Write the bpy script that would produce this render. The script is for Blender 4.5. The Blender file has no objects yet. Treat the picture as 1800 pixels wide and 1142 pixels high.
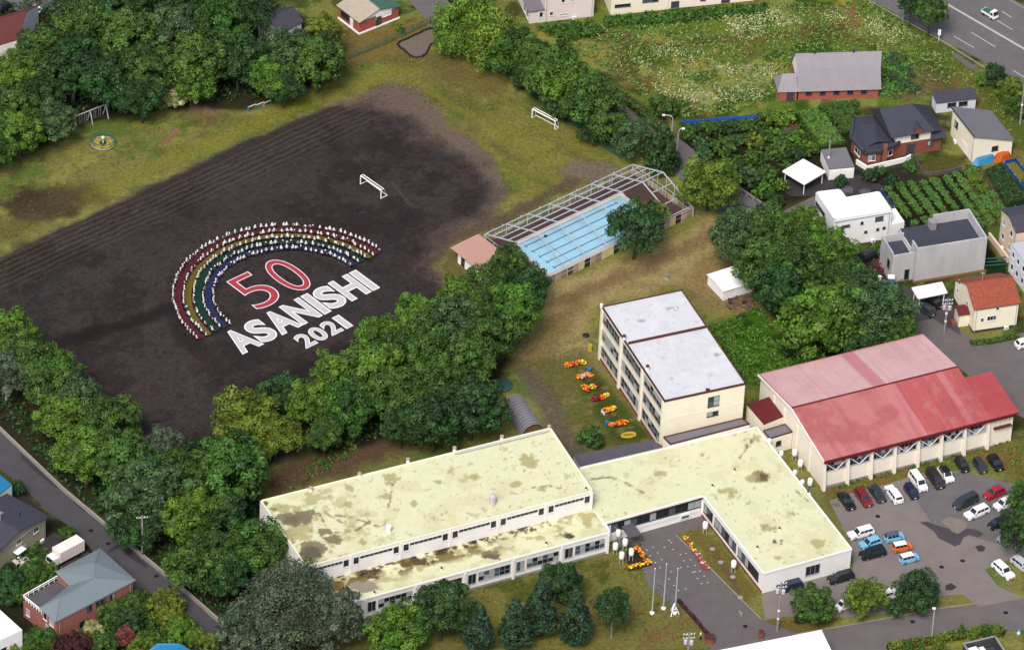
import bpy, bmesh, math, random
import numpy as np
from mathutils import Vector, Matrix

random.seed(7)
R = math.radians
PI = math.pi
scene = bpy.context.scene
col = scene.collection

# ------------------------------------------------------------------ camera
PITCH, ROLL, DIST, FPX = R(37.2), R(2.8), 1000.0, 10000.0
_f = Vector((0, math.cos(PITCH), -math.sin(PITCH)))
_u0 = Vector((0, math.sin(PITCH), math.cos(PITCH)))
_r0 = Vector((1, 0, 0))
_r = math.cos(ROLL) * _r0 + math.sin(ROLL) * _u0
_u = -math.sin(ROLL) * _r0 + math.cos(ROLL) * _u0
CAMLOC = -_f * DIST
cam = bpy.data.cameras.new("camera")
cam_o = bpy.data.objects.new("camera", cam)
col.objects.link(cam_o)
cam_o.matrix_world = Matrix((( _r.x, _u.x, -_f.x, CAMLOC.x), (_r.y, _u.y, -_f.y, CAMLOC.y),
                             (_r.z, _u.z, -_f.z, CAMLOC.z), (0, 0, 0, 1)))
cam.sensor_fit = 'HORIZONTAL'
cam.sensor_width = 36.0
cam.lens = 36.0 * FPX / 1800.0
cam.clip_start = 10.0
cam.clip_end = 6000.0
scene.camera = cam_o

# ------------------------------------------------------------------ light
SUN_EL, SUN_AZ = R(52), R(198)      # azimuth clockwise from +Y (away from the camera): light from behind the camera
world = bpy.data.worlds.new("World")
scene.world = world
world.use_nodes = True
wn, wl = world.node_tree.nodes, world.node_tree.links
sky = wn.new('ShaderNodeTexSky')
sky.sky_type = 'NISHITA'
sky.sun_disc = False
sky.sun_elevation = SUN_EL
sky.sun_rotation = SUN_AZ
sky.air_density = 1.0
sky.dust_density = 4.0
sky.ozone_density = 1.0
wl.new(sky.outputs[0], wn['Background'].inputs['Color'])
wn['Background'].inputs['Strength'].default_value = 0.085
sun = bpy.data.lights.new("sun", 'SUN')
sun.energy = 1.5
sun.angle = R(20)
sun.color = (1.0, 0.96, 0.91)
sun_o = bpy.data.objects.new("sun", sun)
col.objects.link(sun_o)
_sd = Vector((math.sin(SUN_AZ) * math.cos(SUN_EL), math.cos(SUN_AZ) * math.cos(SUN_EL), math.sin(SUN_EL)))
sun_o.rotation_euler = _sd.to_track_quat('Z', 'Y').to_euler()
vs = scene.view_settings
vs.view_transform = 'Standard'
vs.look = 'None'
vs.gamma = 1.0
vs.use_curve_mapping = False
vs.exposure = 1.05
scene.cycles.max_bounces = 6
scene.cycles.transparent_max_bounces = 12

# ------------------------------------------------------------------ helpers
def at(px, py, z=0.0):
    """World point at height z for a survey point read off the 1800 px wide photograph."""
    d = _f + _r * ((px - 900.0) / FPX) - _u * ((py - 571.0) / FPX)
    t = (z - CAMLOC.z) / d.z
    return CAMLOC + d * t

def xy(px, py, z=0.0):
    p = at(px, py, z)
    return (p.x, p.y)

def root_loc(o):
    while o.parent is not None:
        o = o.parent
    return o.location

def tag(o, label=None, cat=None, group=None, kind=None):
    if label: o['label'] = label
    if cat: o['category'] = cat
    if group: o['group'] = group
    if kind: o['kind'] = kind
    return o

def thing(name, label, cat, loc, group=None, kind=None):
    o = bpy.data.objects.new(name, None)
    col.objects.link(o)
    o.location = loc
    return tag(o, label, cat, group, kind)

class MB:
    def __init__(s):
        s.v, s.f, s.m = [], [], []
    def add(s, vs_, fs_, mi=0):
        b = len(s.v)
        s.v += [tuple(p) for p in vs_]
        for f in fs_:
            s.f.append(tuple(i + b for i in f)); s.m.append(mi)
    def hexa(s, p, mi=0):      # p: 4 bottom (ccw) + 4 top
        s.add(p, [(3, 2, 1, 0), (4, 5, 6, 7), (0, 1, 5, 4), (1, 2, 6, 5), (2, 3, 7, 6), (3, 0, 4, 7)], mi)
    def box(s, x0, x1, y0, y1, z0, z1, mi=0, F=None):
        p = [(x0, y0, z0), (x1, y0, z0), (x1, y1, z0), (x0, y1, z0), (x0, y0, z1), (x1, y0, z1), (x1, y1, z1), (x0, y1, z1)]
        if F is not None: p = [F(*q) for q in p]
        s.hexa(p, mi)
    def prism(s, poly, z0, z1, mi=0, mtop=None, F=None):
        n = len(poly)
        a = sum(poly[i][0] * poly[(i + 1) % n][1] - poly[(i + 1) % n][0] * poly[i][1] for i in range(n))
        if a < 0: poly = poly[::-1]
        p = [(q[0], q[1], z0) for q in poly] + [(q[0], q[1], z1) for q in poly]
        if F is not None: p = [F(*q) for q in p]
        b = len(s.v); s.v += [tuple(q) for q in p]
        for i in range(n):
            j = (i + 1) % n
            s.f.append((b + i, b + j, b + n + j, b + n + i)); s.m.append(mi)
        s.f.append(tuple(b + n + i for i in range(n))); s.m.append(mi if mtop is None else mtop)
        s.f.append(tuple(b + i for i in reversed(range(n)))); s.m.append(mi)
    def bar(s, a, b, w, h=None, mi=0, up=(0, 0, 1)):
        a, b = Vector(a), Vector(b)
        h = w if h is None else h
        d = (b - a)
        if d.length < 1e-6: return
        d.normalize()
        up = Vector(up)
        if abs(d.dot(up)) > .98: up = Vector((1, 0, 0))
        x = d.cross(up).normalized(); y = x.cross(d).normalized()
        q = []
        for c in (a, b):
            q += [c - x * w / 2 - y * h / 2, c + x * w / 2 - y * h / 2, c + x * w / 2 + y * h / 2, c - x * w / 2 + y * h / 2]
        s.hexa(q, mi)
    def tube(s, pts, rad, n=6, mi=0, cap=True):
        pts = [Vector(p) for p in pts]
        rs = rad if isinstance(rad, (list, tuple)) else [rad] * len(pts)
        rings = []
        b = len(s.v)
        ref = None
        for i, p in enumerate(pts):
            d = (pts[min(i + 1, len(pts) - 1)] - pts[max(i - 1, 0)]).normalized()
            if ref is None:
                ref = Vector((0, 0, 1)) if abs(d.z) < .9 else Vector((1, 0, 0))
            x = d.cross(ref).normalized(); y = d.cross(x).normalized()
            for k in range(n):
                a = 2 * PI * k / n
                s.v.append(tuple(p + (x * math.cos(a) + y * math.sin(a)) * rs[i]))
        for i in range(len(pts) - 1):
            for k in range(n):
                k2 = (k + 1) % n
                s.f.append((b + i * n + k, b + i * n + k2, b + (i + 1) * n + k2, b + (i + 1) * n + k)); s.m.append(mi)
        if cap:
            s.f.append(tuple(b + k for k in reversed(range(n)))); s.m.append(mi)
            s.f.append(tuple(b + (len(pts) - 1) * n + k for k in range(n))); s.m.append(mi)
    def lathe(s, prof, n=12, c=(0, 0, 0), mi=0):
        b = len(s.v)
        for (r_, z) in prof:
            for k in range(n):
                a = 2 * PI * k / n
                s.v.append((c[0] + r_ * math.cos(a), c[1] + r_ * math.sin(a), c[2] + z))
        for i in range(len(prof) - 1):
            for k in range(n):
                k2 = (k + 1) % n
                s.f.append((b + i * n + k, b + i * n + k2, b + (i + 1) * n + k2, b + (i + 1) * n + k)); s.m.append(mi)
        s.f.append(tuple(b + k for k in reversed(range(n)))); s.m.append(mi)
        s.f.append(tuple(b + (len(prof) - 1) * n + k for k in range(n))); s.m.append(mi)
    def poly(s, pts, mi=0):
        s.add(pts, [tuple(range(len(pts)))], mi)
    def slab(s, quad, t, mi=0):  # quad of world points (upper face), thickened downwards
        q = [Vector(p) for p in quad]
        nrm = (q[1] - q[0]).cross(q[2] - q[0]).normalized()
        if nrm.z < 0: q = q[::-1]; nrm = -nrm
        n = len(q)
        lo = [p - nrm * t for p in q]
        b = len(s.v); s.v += [tuple(p) for p in q] + [tuple(p) for p in lo]
        s.f.append(tuple(b + i for i in range(n))); s.m.append(mi)
        s.f.append(tuple(b + n + i for i in reversed(range(n)))); s.m.append(mi)
        for i in range(n):
            j = (i + 1) % n
            s.f.append((b + j, b + i, b + n + i, b + n + j)); s.m.append(mi)
    def mesh(s, name, mats, off=(0, 0, 0), smooth=False):
        me = bpy.data.meshes.new(name)
        ox, oy, oz = off
        me.from_pydata([(p[0] - ox, p[1] - oy, p[2] - oz) for p in s.v], [], s.f)
        if not isinstance(mats, (list, tuple)): mats = [mats]
        for m in mats: me.materials.append(m)
        if len(mats) > 1: me.polygons.foreach_set('material_index', s.m)
        if smooth: me.polygons.foreach_set('use_smooth', [True] * len(me.polygons))
        me.update()
        return me
    def build(s, name, mats, parent=None, smooth=False, label=None, kind=None):
        off = root_loc(parent) if parent is not None else (0, 0, 0)
        o = bpy.data.objects.new(name, s.mesh(name, mats, off, smooth))
        col.objects.link(o)
        o.parent = parent
        if label: o['label'] = label
        if kind: o['kind'] = kind
        return o
    def solo(s, name, mats, label=None, cat=None, group=None, kind=None, smooth=False, loc=None):
        loc = Vector(loc) if loc is not None else Vector((0, 0, 0))
        o = bpy.data.objects.new(name, s.mesh(name, mats, loc, smooth))
        o.location = loc
        col.objects.link(o)
        return tag(o, label, cat, group, kind)

def copy_tree(o, parent=None):
    c = o.copy(); col.objects.link(c)
    if parent is not None: c.parent = parent
    for ch in list(o.children): copy_tree(ch, c)
    return c

class Fr:
    """Local frame of a building: origin at the ground under the surveyed roof corner A, x towards B, y to the far side."""
    def __init__(s, A, B, z=0.0, C=None, zc=None):
        a, b = at(*A, z), at(*B, z)
        s.o = Vector((a.x, a.y, 0))
        d = Vector((b.x - a.x, b.y - a.y, 0))
        s.L = d.length
        s.x = d.normalized()
        s.y = Vector((-s.x.y, s.x.x, 0))
        s.D = None
        if C is not None:
            c = at(*C, z if zc is None else zc)
            s.D = (Vector((c.x, c.y, 0)) - s.o).dot(s.y)
    def __call__(s, x, y, z):
        return s.o + s.x * x + s.y * y + Vector((0, 0, z))
    def inv(s, p):
        d = Vector((p[0], p[1], 0)) - s.o
        return d.dot(s.x), d.dot(s.y)

# ------------------------------------------------------------------ materials
def lin(c):
    c = c / 255.0
    return c / 12.92 if c <= .04045 else ((c + .055) / 1.055) ** 2.4

def alb(r, g, b, gain=2.1):
    return tuple(min(.82, lin(v) / gain) for v in (r, g, b))

def new_mat(name):
    m = bpy.data.materials.new(name)
    m.use_nodes = True
    nt = m.node_tree
    return m, nt.nodes, nt.links, nt.nodes['Principled BSDF']

def mat(name, rgb, rough=.8, var=.1, scale=1.2, spec=.25, metal=0.0, bump=0.0, stretch=None, fine=14.0):
    m, n, l, p = new_mat(name)
    p.inputs['Roughness'].default_value = rough
    p.inputs['Metallic'].default_value = metal
    p.inputs['Specular IOR Level'].default_value = spec
    if var <= 0:
        p.inputs['Base Color'].default_value = (*rgb, 1)
        return m
    geo = n.new('ShaderNodeNewGeometry')
    src = geo.outputs['Position']
    if stretch:
        mp = n.new('ShaderNodeMapping'); mp.inputs['Scale'].default_value = stretch
        l.new(src, mp.inputs['Vector']); src = mp.outputs[0]
    n1 = n.new('ShaderNodeTexNoise'); n1.inputs['Scale'].default_value = scale; n1.inputs['Detail'].default_value = 6; n1.inputs['Roughness'].default_value = .65
    n2 = n.new('ShaderNodeTexNoise'); n2.inputs['Scale'].default_value = fine; n2.inputs['Detail'].default_value = 3
    l.new(src, n1.inputs['Vector']); l.new(src, n2.inputs['Vector'])
    ad = n.new('ShaderNodeMath'); ad.operation = 'ADD'
    l.new(n1.outputs['Fac'], ad.inputs[0]); l.new(n2.outputs['Fac'], ad.inputs[1])
    mr = n.new('ShaderNodeMapRange')
    mr.inputs['From Min'].default_value = .7; mr.inputs['From Max'].default_value = 1.3
    mr.inputs['To Min'].default_value = 1 - var; mr.inputs['To Max'].default_value = 1 + var
    l.new(ad.outputs[0], mr.inputs['Value'])
    mx = n.new('ShaderNodeVectorMath'); mx.operation = 'SCALE'
    mx.inputs[0].default_value = rgb
    l.new(mr.outputs[0], mx.inputs['Scale'])
    l.new(mx.outputs[0], p.inputs['Base Color'])
    if bump:
        b = n.new('ShaderNodeBump'); b.inputs['Strength'].default_value = bump; b.inputs['Distance'].default_value = .05
        l.new(n2.outputs['Fac'], b.inputs['Height']); l.new(b.outputs[0], p.inputs['Normal'])
    return m

def paint_mat(name, rough=.9, var=.2, scale=2.0, fine=9.0, spec=.2, bump=.3):
    """Surface whose colour map (paint, dirt, growth) is stored per vertex, with fine procedural grain on top."""
    m, n, l, p = new_mat(name)
    p.inputs['Roughness'].default_value = rough
    p.inputs['Specular IOR Level'].default_value = spec
    at_ = n.new('ShaderNodeAttribute'); at_.attribute_name = 'paint'
    geo = n.new('ShaderNodeNewGeometry')
    n1 = n.new('ShaderNodeTexNoise'); n1.inputs['Scale'].default_value = scale; n1.inputs['Detail'].default_value = 5; n1.inputs['Roughness'].default_value = .7
    n2 = n.new('ShaderNodeTexNoise'); n2.inputs['Scale'].default_value = fine; n2.inputs['Detail'].default_value = 4; n2.inputs['Roughness'].default_value = .7
    l.new(geo.outputs['Position'], n1.inputs['Vector']); l.new(geo.outputs['Position'], n2.inputs['Vector'])
    ad = n.new('ShaderNodeMath'); ad.operation = 'ADD'
    l.new(n1.outputs['Fac'], ad.inputs[0]); l.new(n2.outputs['Fac'], ad.inputs[1])
    mr = n.new('ShaderNodeMapRange')
    mr.inputs['From Min'].default_value = .78; mr.inputs['From Max'].default_value = 1.22
    mr.inputs['To Min'].default_value = 1 - var; mr.inputs['To Max'].default_value = 1 + var
    l.new(ad.outputs[0], mr.inputs['Value'])
    mx = n.new('ShaderNodeVectorMath'); mx.operation = 'SCALE'
    l.new(at_.outputs['Color'], mx.inputs[0]); l.new(mr.outputs[0], mx.inputs['Scale'])
    l.new(mx.outputs[0], p.inputs['Base Color'])
    if bump:
        b = n.new('ShaderNodeBump'); b.inputs['Strength'].default_value = bump; b.inputs['Distance'].default_value = .12
        l.new(n2.outputs['Fac'], b.inputs['Height']); l.new(b.outputs[0], p.inputs['Normal'])
    return m

def leaf_mat(name, rgb, hue=.012, val=.6, trans=.12):
    m, n, l, p = new_mat(name)
    p.inputs['Roughness'].default_value = .55
    p.inputs['Specular IOR Level'].default_value = .3
    oi = n.new('ShaderNodeObjectInfo')
    a = n.new('ShaderNodeAttribute'); a.attribute_name = 'leafvar'
    hs = n.new('ShaderNodeHueSaturation'); hs.inputs['Color'].default_value = (*rgb, 1)
    h = n.new('ShaderNodeMapRange'); h.inputs['To Min'].default_value = .5 - hue; h.inputs['To Max'].default_value = .5 + hue
    l.new(oi.outputs['Random'], h.inputs['Value']); l.new(h.outputs[0], hs.inputs['Hue'])
    v = n.new('ShaderNodeMapRange'); v.inputs['To Min'].default_value = 1 - val; v.inputs['To Max'].default_value = 1 + val
    l.new(a.outputs['Fac'], v.inputs['Value']); l.new(v.outputs[0], hs.inputs['Value'])
    l.new(hs.outputs[0], p.inputs['Base Color'])
    tr = n.new('ShaderNodeBsdfTranslucent'); l.new(hs.outputs[0], tr.inputs['Color'])
    mx = n.new('ShaderNodeMixShader'); mx.inputs[0].default_value = trans
    out = n['Material Output']
    l.new(p.outputs[0], mx.inputs[1]); l.new(tr.outputs[0], mx.inputs[2]); l.new(mx.outputs[0], out.inputs['Surface'])
    return m

M = {}
def mk(key, *a, **k):
    M[key] = mat(key, *a, **k)
    return M[key]
mk('asphalt', alb(134, 126, 125), .9, .16, .35, bump=.25)
mk('asphalt_old', alb(134, 129, 129), .9, .18, .3, bump=.25)
mk('asphalt_dark', alb(92, 88, 92), .9, .2, .3, bump=.25)
mk('asphalt_road', alb(98, 95, 100), .9, .18, .3, bump=.25)
mk('asphalt_pale', alb(158, 148, 143), .9, .14, .3, bump=.25)
mk('asphalt_darkest', alb(76, 72, 75), .75, .2, .6)
mk('concrete_patch', alb(160, 148, 138), .9, .15, .8)
mk('paving', alb(128, 121, 120), .9, .14, .5, bump=.2)
mk('road_paint', alb(225, 222, 218), .8, .15, 1.5)
mk('kerb', alb(178, 170, 160), .85, .15, 1.0)
mk('concrete', alb(185, 182, 182), .85, .14, .5, bump=.1)
mk('concrete_panel', (.40, .395, .40), .8, .2, .45, stretch=(1, 1, .25))
mk('cream', (.74, .68, .57), .8, .07, .5)
mk('cream_yellow', (.74, .69, .54), .8, .06, .5)
mk('offwhite', (.74, .725, .70), .8, .07, .5)
mk('white', (.78, .77, .75), .7, .05, .6)
mk('pink_white', (.66, .58, .54), .8, .06, .5)
mk('peach', (.62, .49, .38), .8, .07, .5)
mk('pale_blue_wall', (.58, .60, .66), .8, .06, .5)
mk('grey_wall', (.42, .42, .44), .8, .08, .6)
mk('pipe_grey', (.40, .41, .43), .5, .08, 1.0, metal=.3)
mk('white_paint', (.78, .77, .75), .5, .05, 1.0)
mk('roof_white', (.78, .77, .76), .6, .04, .4)
mk('roof_bluewhite', alb(226, 229, 238, 1.9), .5, .05, .4)
mk('roof_trim', alb(110, 62, 58), .7, .1, 1)
mk('roof_barn', alb(156, 151, 157, 1.5), .6, .1, .5)
mk('roof_slate', alb(92, 90, 104), .6, .12, .6)
mk('roof_charcoal', alb(80, 82, 96), .6, .15, .6)
mk('roof_greyblue', alb(150, 163, 168), .5, .06, .4)
mk('roof_greymetal', alb(150, 146, 152), .55, .08, .4)
mk('roof_pink', alb(240, 190, 172), .6, .05, .6)
mk('roof_orange', alb(182, 98, 76), .8, .25, 1.6)
mk('roof_red', alb(128, 46, 50), .55, .1, .6)
mk('roof_brown', alb(128, 70, 66), .8, .15, .8)
mk('roof_blue', alb(50, 150, 205), .5, .06, .6)
mk('roof_green', alb(100, 140, 122), .6, .1, .6)
mk('roof_rust_white', alb(225, 212, 188), .7, .12, .8)
mk('membrane', alb(84, 86, 100), .8, .12, .6)
mk('slab_grey', alb(112, 108, 116), .8, .12, .5)
mk('brick', alb(142, 84, 68, 1.4), .85, .18, 1.2)
mk('brick_red', alb(168, 92, 80, 1.25), .85, .16, 1.2)
mk('brick_salmon', alb(172, 110, 98, 1.5), .85, .14, 1.2)
mk('olive_wall', (.32, .29, .2), .8, .08, .6)
mk('glass_dark', (.012, .016, .02), .12, 0, spec=.6)
mk('glass_mid', (.06, .085, .10), .15, 0, spec=.6)
mk('curtain', (.30, .33, .34), .5, .1, 2.0)
mk('frame_dark', (.05, .05, .055), .5, 0)
mk('frame_white', (.62, .62, .61), .5, 0)
mk('frame_grey', (.3, .31, .32), .5, 0)
mk('steel', (.50, .51, .54), .45, .05, 2.0, metal=.3)
mk('tyre', (.012, .012, .013), .8, 0)
mk('rim', (.35, .35, .36), .35, 0, metal=.6)
mk('car_glass', (.015, .02, .025), .08, 0, spec=.8)
mk('lamp_glass', (.7, .7, .7), .2, 0)
mk('lamp_red', (.35, .02, .015), .3, 0)
mk('black_plastic', (.015, .015, .016), .5, 0)
mk('wood', alb(150, 110, 75), .85, .2, 2.0)
mk('wood_dark', alb(80, 55, 42), .85, .2, 2.0)
mk('bark', (.055, .045, .036), .9, .25, 3.0)
mk('bark_pale', (.22, .20, .18), .9, .25, 3.0)
mk('soil', alb(64, 50, 42), .95, .25, 1.5, bump=.3)
mk('tarp_blue', alb(70, 165, 215), .5, .12, 1.5)
mk('tarp_orange', alb(235, 110, 45), .6, .15, 1.5)
mk('pipe_blue', alb(30, 90, 175), .5, .08, 1.0)
mk('net_green', alb(60, 130, 110), .7, .15, 1.5)
mk('deck_red', alb(104, 76, 72), .8, .2, .9)
mk('stone', alb(110, 108, 112), .85, .2, 1.5)
mk('gold', alb(225, 205, 60), .7, .1, 2.0)
mk('skin', (.45, .28, .2), .6, 0)
mk('cap_white', (.80, .80, .80), .7, 0)
mk('shirt_white', (.74, .74, .76), .8, 0)
mk('navy', (.012, .014, .03), .8, 0)
mk('shoe', (.25, .25, .27), .7, 0)
for k_, c_ in dict(red=(104, 34, 40), yellow=(122, 106, 28), green=(12, 68, 42), blue=(42, 52, 100)).items():
    mk('cloth_' + k_, alb(*c_), .85, .15, 1.5)
mk('letter_red', alb(214, 72, 84), .8, .06, 1.5)
mk('letter_white', alb(240, 240, 238, 1.3), .8, .04, 1.5)
mk('letter_grey', alb(218, 215, 215, 1.62), .8, .05, 1.5)

def car_paint(name, rgb, rough=.28):
    m, n, l, p = new_mat(name)
    p.inputs['Base Color'].default_value = (*rgb, 1)
    p.inputs['Roughness'].default_value = rough
    p.inputs['Coat Weight'].default_value = .4
    p.inputs['Coat Roughness'].default_value = .06
    return m
CP = {k: car_paint('car_paint_' + k, c) for k, c in dict(
    black=(.008, .009, .012), dark=(.03, .033, .04), white=(.72, .72, .71), red=(.30, .012, .02), wine=(.16, .015, .02),
    skyblue=(.16, .42, .60), orange=(.62, .13, .02), grey=(.20, .215, .24), brown=(.028, .02, .02), navy=(.012, .016, .045),
    slate=(.07, .085, .12), beige=(.5, .43, .33), silver=(.42, .43, .45)).items()}

# foliage: kind -> material
L = dict(
    mid=leaf_mat('leaf_mid', (.046, .104, .014)),
    dark=leaf_mat('leaf_dark', (.023, .063, .014)),
    blue=leaf_mat('leaf_blue', (.048, .094, .030)),
    lush=leaf_mat('leaf_lush', (.068, .145, .013)),
    yellow=leaf_mat('leaf_yellow', (.120, .150, .014)),
    olive=leaf_mat('leaf_olive', (.098, .148, .014)),
    willow=leaf_mat('leaf_willow', (.105, .185, .018)),
    greyleaf=leaf_mat('leaf_grey', (.066, .093, .052)),
    conifer=leaf_mat('leaf_conifer', (.022, .055, .024)),
    cream=leaf_mat('leaf_cream', (.36, .37, .15)),
    maroon=leaf_mat('leaf_maroon', (.055, .012, .018)),
    redleaf=leaf_mat('leaf_red', (.16, .045, .04)),
    hedge=leaf_mat('leaf_hedge', (.050, .110, .015)),
    crop=leaf_mat('leaf_crop', (.085, .190, .035)),
    weed=leaf_mat('leaf_weed', (.20, .235, .055), hue=.04, val=.5),
    flower=leaf_mat('flower_cream', (.55, .56, .30), hue=.02),
    marigold=leaf_mat('flower_orange', (.75, .20, .015), hue=.02),
    yellowf=leaf_mat('flower_yellow', (.70, .50, .02), hue=.01),
    crimson=leaf_mat('flower_crimson', (.22, .012, .02), hue=.01),
    pinkf=leaf_mat('flower_pink', (.70, .35, .32), hue=.01),
)
# ------------------------------------------------------------------ ground painted from survey polygons
_rng = np.random.RandomState(3)
_lat = _rng.rand(257, 257)
def vnoise(x, y, s):
    x = x / s + 1000.0; y = y / s + 1000.0
    xi = np.floor(x).astype(int); yi = np.floor(y).astype(int)
    fx = x - xi; fy = y - yi
    fx = fx * fx * (3 - 2 * fx); fy = fy * fy * (3 - 2 * fy)
    a = _lat[xi % 256, yi % 256]; b = _lat[(xi + 1) % 256, yi % 256]
    c = _lat[xi % 256, (yi + 1) % 256]; d = _lat[(xi + 1) % 256, (yi + 1) % 256]
    return (a * (1 - fx) + b * fx) * (1 - fy) + (c * (1 - fx) + d * fx) * fy
def fbm(x, y, s, o=4):
    v = 0; a = .5; t = 0
    for i in range(o):
        v = v + a * vnoise(x + 37.1 * i, y - 19.7 * i, s); t += a; a *= .55; s *= .48
    return v / t
def sdf(poly, x, y):
    """signed distance, positive inside"""
    P = np.array(poly); n = len(P)
    d2 = np.full(x.shape, 1e18); ins = np.zeros(x.shape, bool)
    for i in range(n):
        ax, ay = P[i]; bx, by = P[(i + 1) % n]
        ex, ey = bx - ax, by - ay
        t = np.clip(((x - ax) * ex + (y - ay) * ey) / (ex * ex + ey * ey + 1e-9), 0, 1)
        d2 = np.minimum(d2, (x - ax - t * ex) ** 2 + (y - ay - t * ey) ** 2)
        c = ((ay > y) != (by > y)) & (x < (bx - ax) * (y - ay) / (by - ay + 1e-12) + ax)
        ins ^= c
    d = np.sqrt(d2)
    return np.where(ins, d, -d)
def pline(pts, x, y):
    d2 = np.full(x.shape, 1e18)
    for (ax, ay), (bx, by) in zip(pts[:-1], pts[1:]):
        ex, ey = bx - ax, by - ay
        t = np.clip(((x - ax) * ex + (y - ay) * ey) / (ex * ex + ey * ey + 1e-9), 0, 1)
        d2 = np.minimum(d2, (x - ax - t * ex) ** 2 + (y - ay - t * ey) ** 2)
    return np.sqrt(d2)
def step(v, lo, hi):
    t = np.clip((v - lo) / (hi - lo), 0, 1)
    return t * t * (3 - 2 * t)
def PX(pts, z=0.0): return [xy(a, b, z) for a, b in pts]

class Canvas:
    def __init__(s, x, y, base):
        s.x, s.y = x, y
        s.c = np.empty(x.shape + (3,)); s.c[:] = base
    def mix(s, m, rgb):
        s.c = s.c * (1 - m[..., None]) + np.array(rgb) * m[..., None]
    def poly(s, pts, rgb, soft=1.0, rag=2.0, ns=5.0, amt=1.0, z=0.0):
        d = sdf(PX(pts, z), s.x, s.y) + (fbm(s.x, s.y, ns) - .5) * 2 * rag
        s.mix(step(d, -soft, soft) * amt, rgb)
    def blob(s, px, py, rx, rgb, ry=None, soft=.5, rag=1.0, amt=1.0, ns=2.0, z=0.0):
        cx, cy = xy(px, py, z); ry = rx if ry is None else ry
        q = np.hypot((s.x - cx) / rx, (s.y - cy) / ry)
        d = (1 - q) * min(rx, ry) + (fbm(s.x, s.y, ns) - .5) * 2 * rag
        s.mix(step(d, -soft, soft) * amt, rgb)
    def line(s, pts, w, rgb, soft=.4, rag=.6, amt=1.0, ns=3.0, z=0.0):
        d = w - pline(PX(pts, z), s.x, s.y) + (fbm(s.x, s.y, ns) - .5) * 2 * rag
        s.mix(step(d, -soft, soft) * amt, rgb)
    def mottle(s, rgb, ns, lo, hi, amt, mask=None, off=0.0):
        m = step(fbm(s.x + off, s.y - off, ns, 5), lo, hi) * amt
        if mask is not None: m = m * mask
        s.mix(m, rgb)

def grid_object(name, xs, ys, colors, mats, z=None):
    nx, ny = len(xs), len(ys)
    X, Y = np.meshgrid(xs, ys)
    Z = np.zeros_like(X) if z is None else z
    V = np.stack([X.ravel(), Y.ravel(), Z.ravel()], 1)
    i = np.arange((ny - 1) * (nx - 1)); r_ = i // (nx - 1); c_ = i % (nx - 1)
    a = r_ * nx + c_
    Fc = np.stack([a, a + 1, a + 1 + nx, a + nx], 1)
    return raw_mesh(name, V, Fc, colors.reshape(-1, 3), mats)

def raw_mesh(name, V, Fc, colors, mats, attr='paint'):
    me = bpy.data.meshes.new(name)
    n, k = Fc.shape
    me.vertices.add(len(V)); me.vertices.foreach_set('co', V.astype(np.float32).ravel())
    me.loops.add(n * k); me.loops.foreach_set('vertex_index', Fc.astype(np.int32).ravel())
    me.polygons.add(n)
    me.polygons.foreach_set('loop_start', np.arange(0, n * k, k, dtype=np.int32))
    me.polygons.foreach_set('loop_total', np.full(n, k, np.int32))
    me.update(calc_edges=True)
    if colors is not None:
        ca = me.color_attributes.new(attr, 'FLOAT_COLOR', 'POINT')
        ca.data.foreach_set('color', np.concatenate([colors, np.ones((len(V), 1))], 1).astype(np.float32).ravel())
    for m in (mats if isinstance(mats, (list, tuple)) else [mats]): me.materials.append(m)
    o = bpy.data.objects.new(name, me)
    col.objects.link(o)
    return o

GRASS_OLIVE = alb(142, 142, 76); GRASS_GREEN = alb(100, 126, 52); GRASS_YEL = alb(166, 164, 82); TAN = alb(148, 122, 82)
SOIL = alb(69, 63, 61); SOIL_PALE = alb(130, 112, 98); BROWN = alb(92, 72, 54); LUSH = alb(72, 112, 30); DRYB = alb(128, 100, 62)

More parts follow.
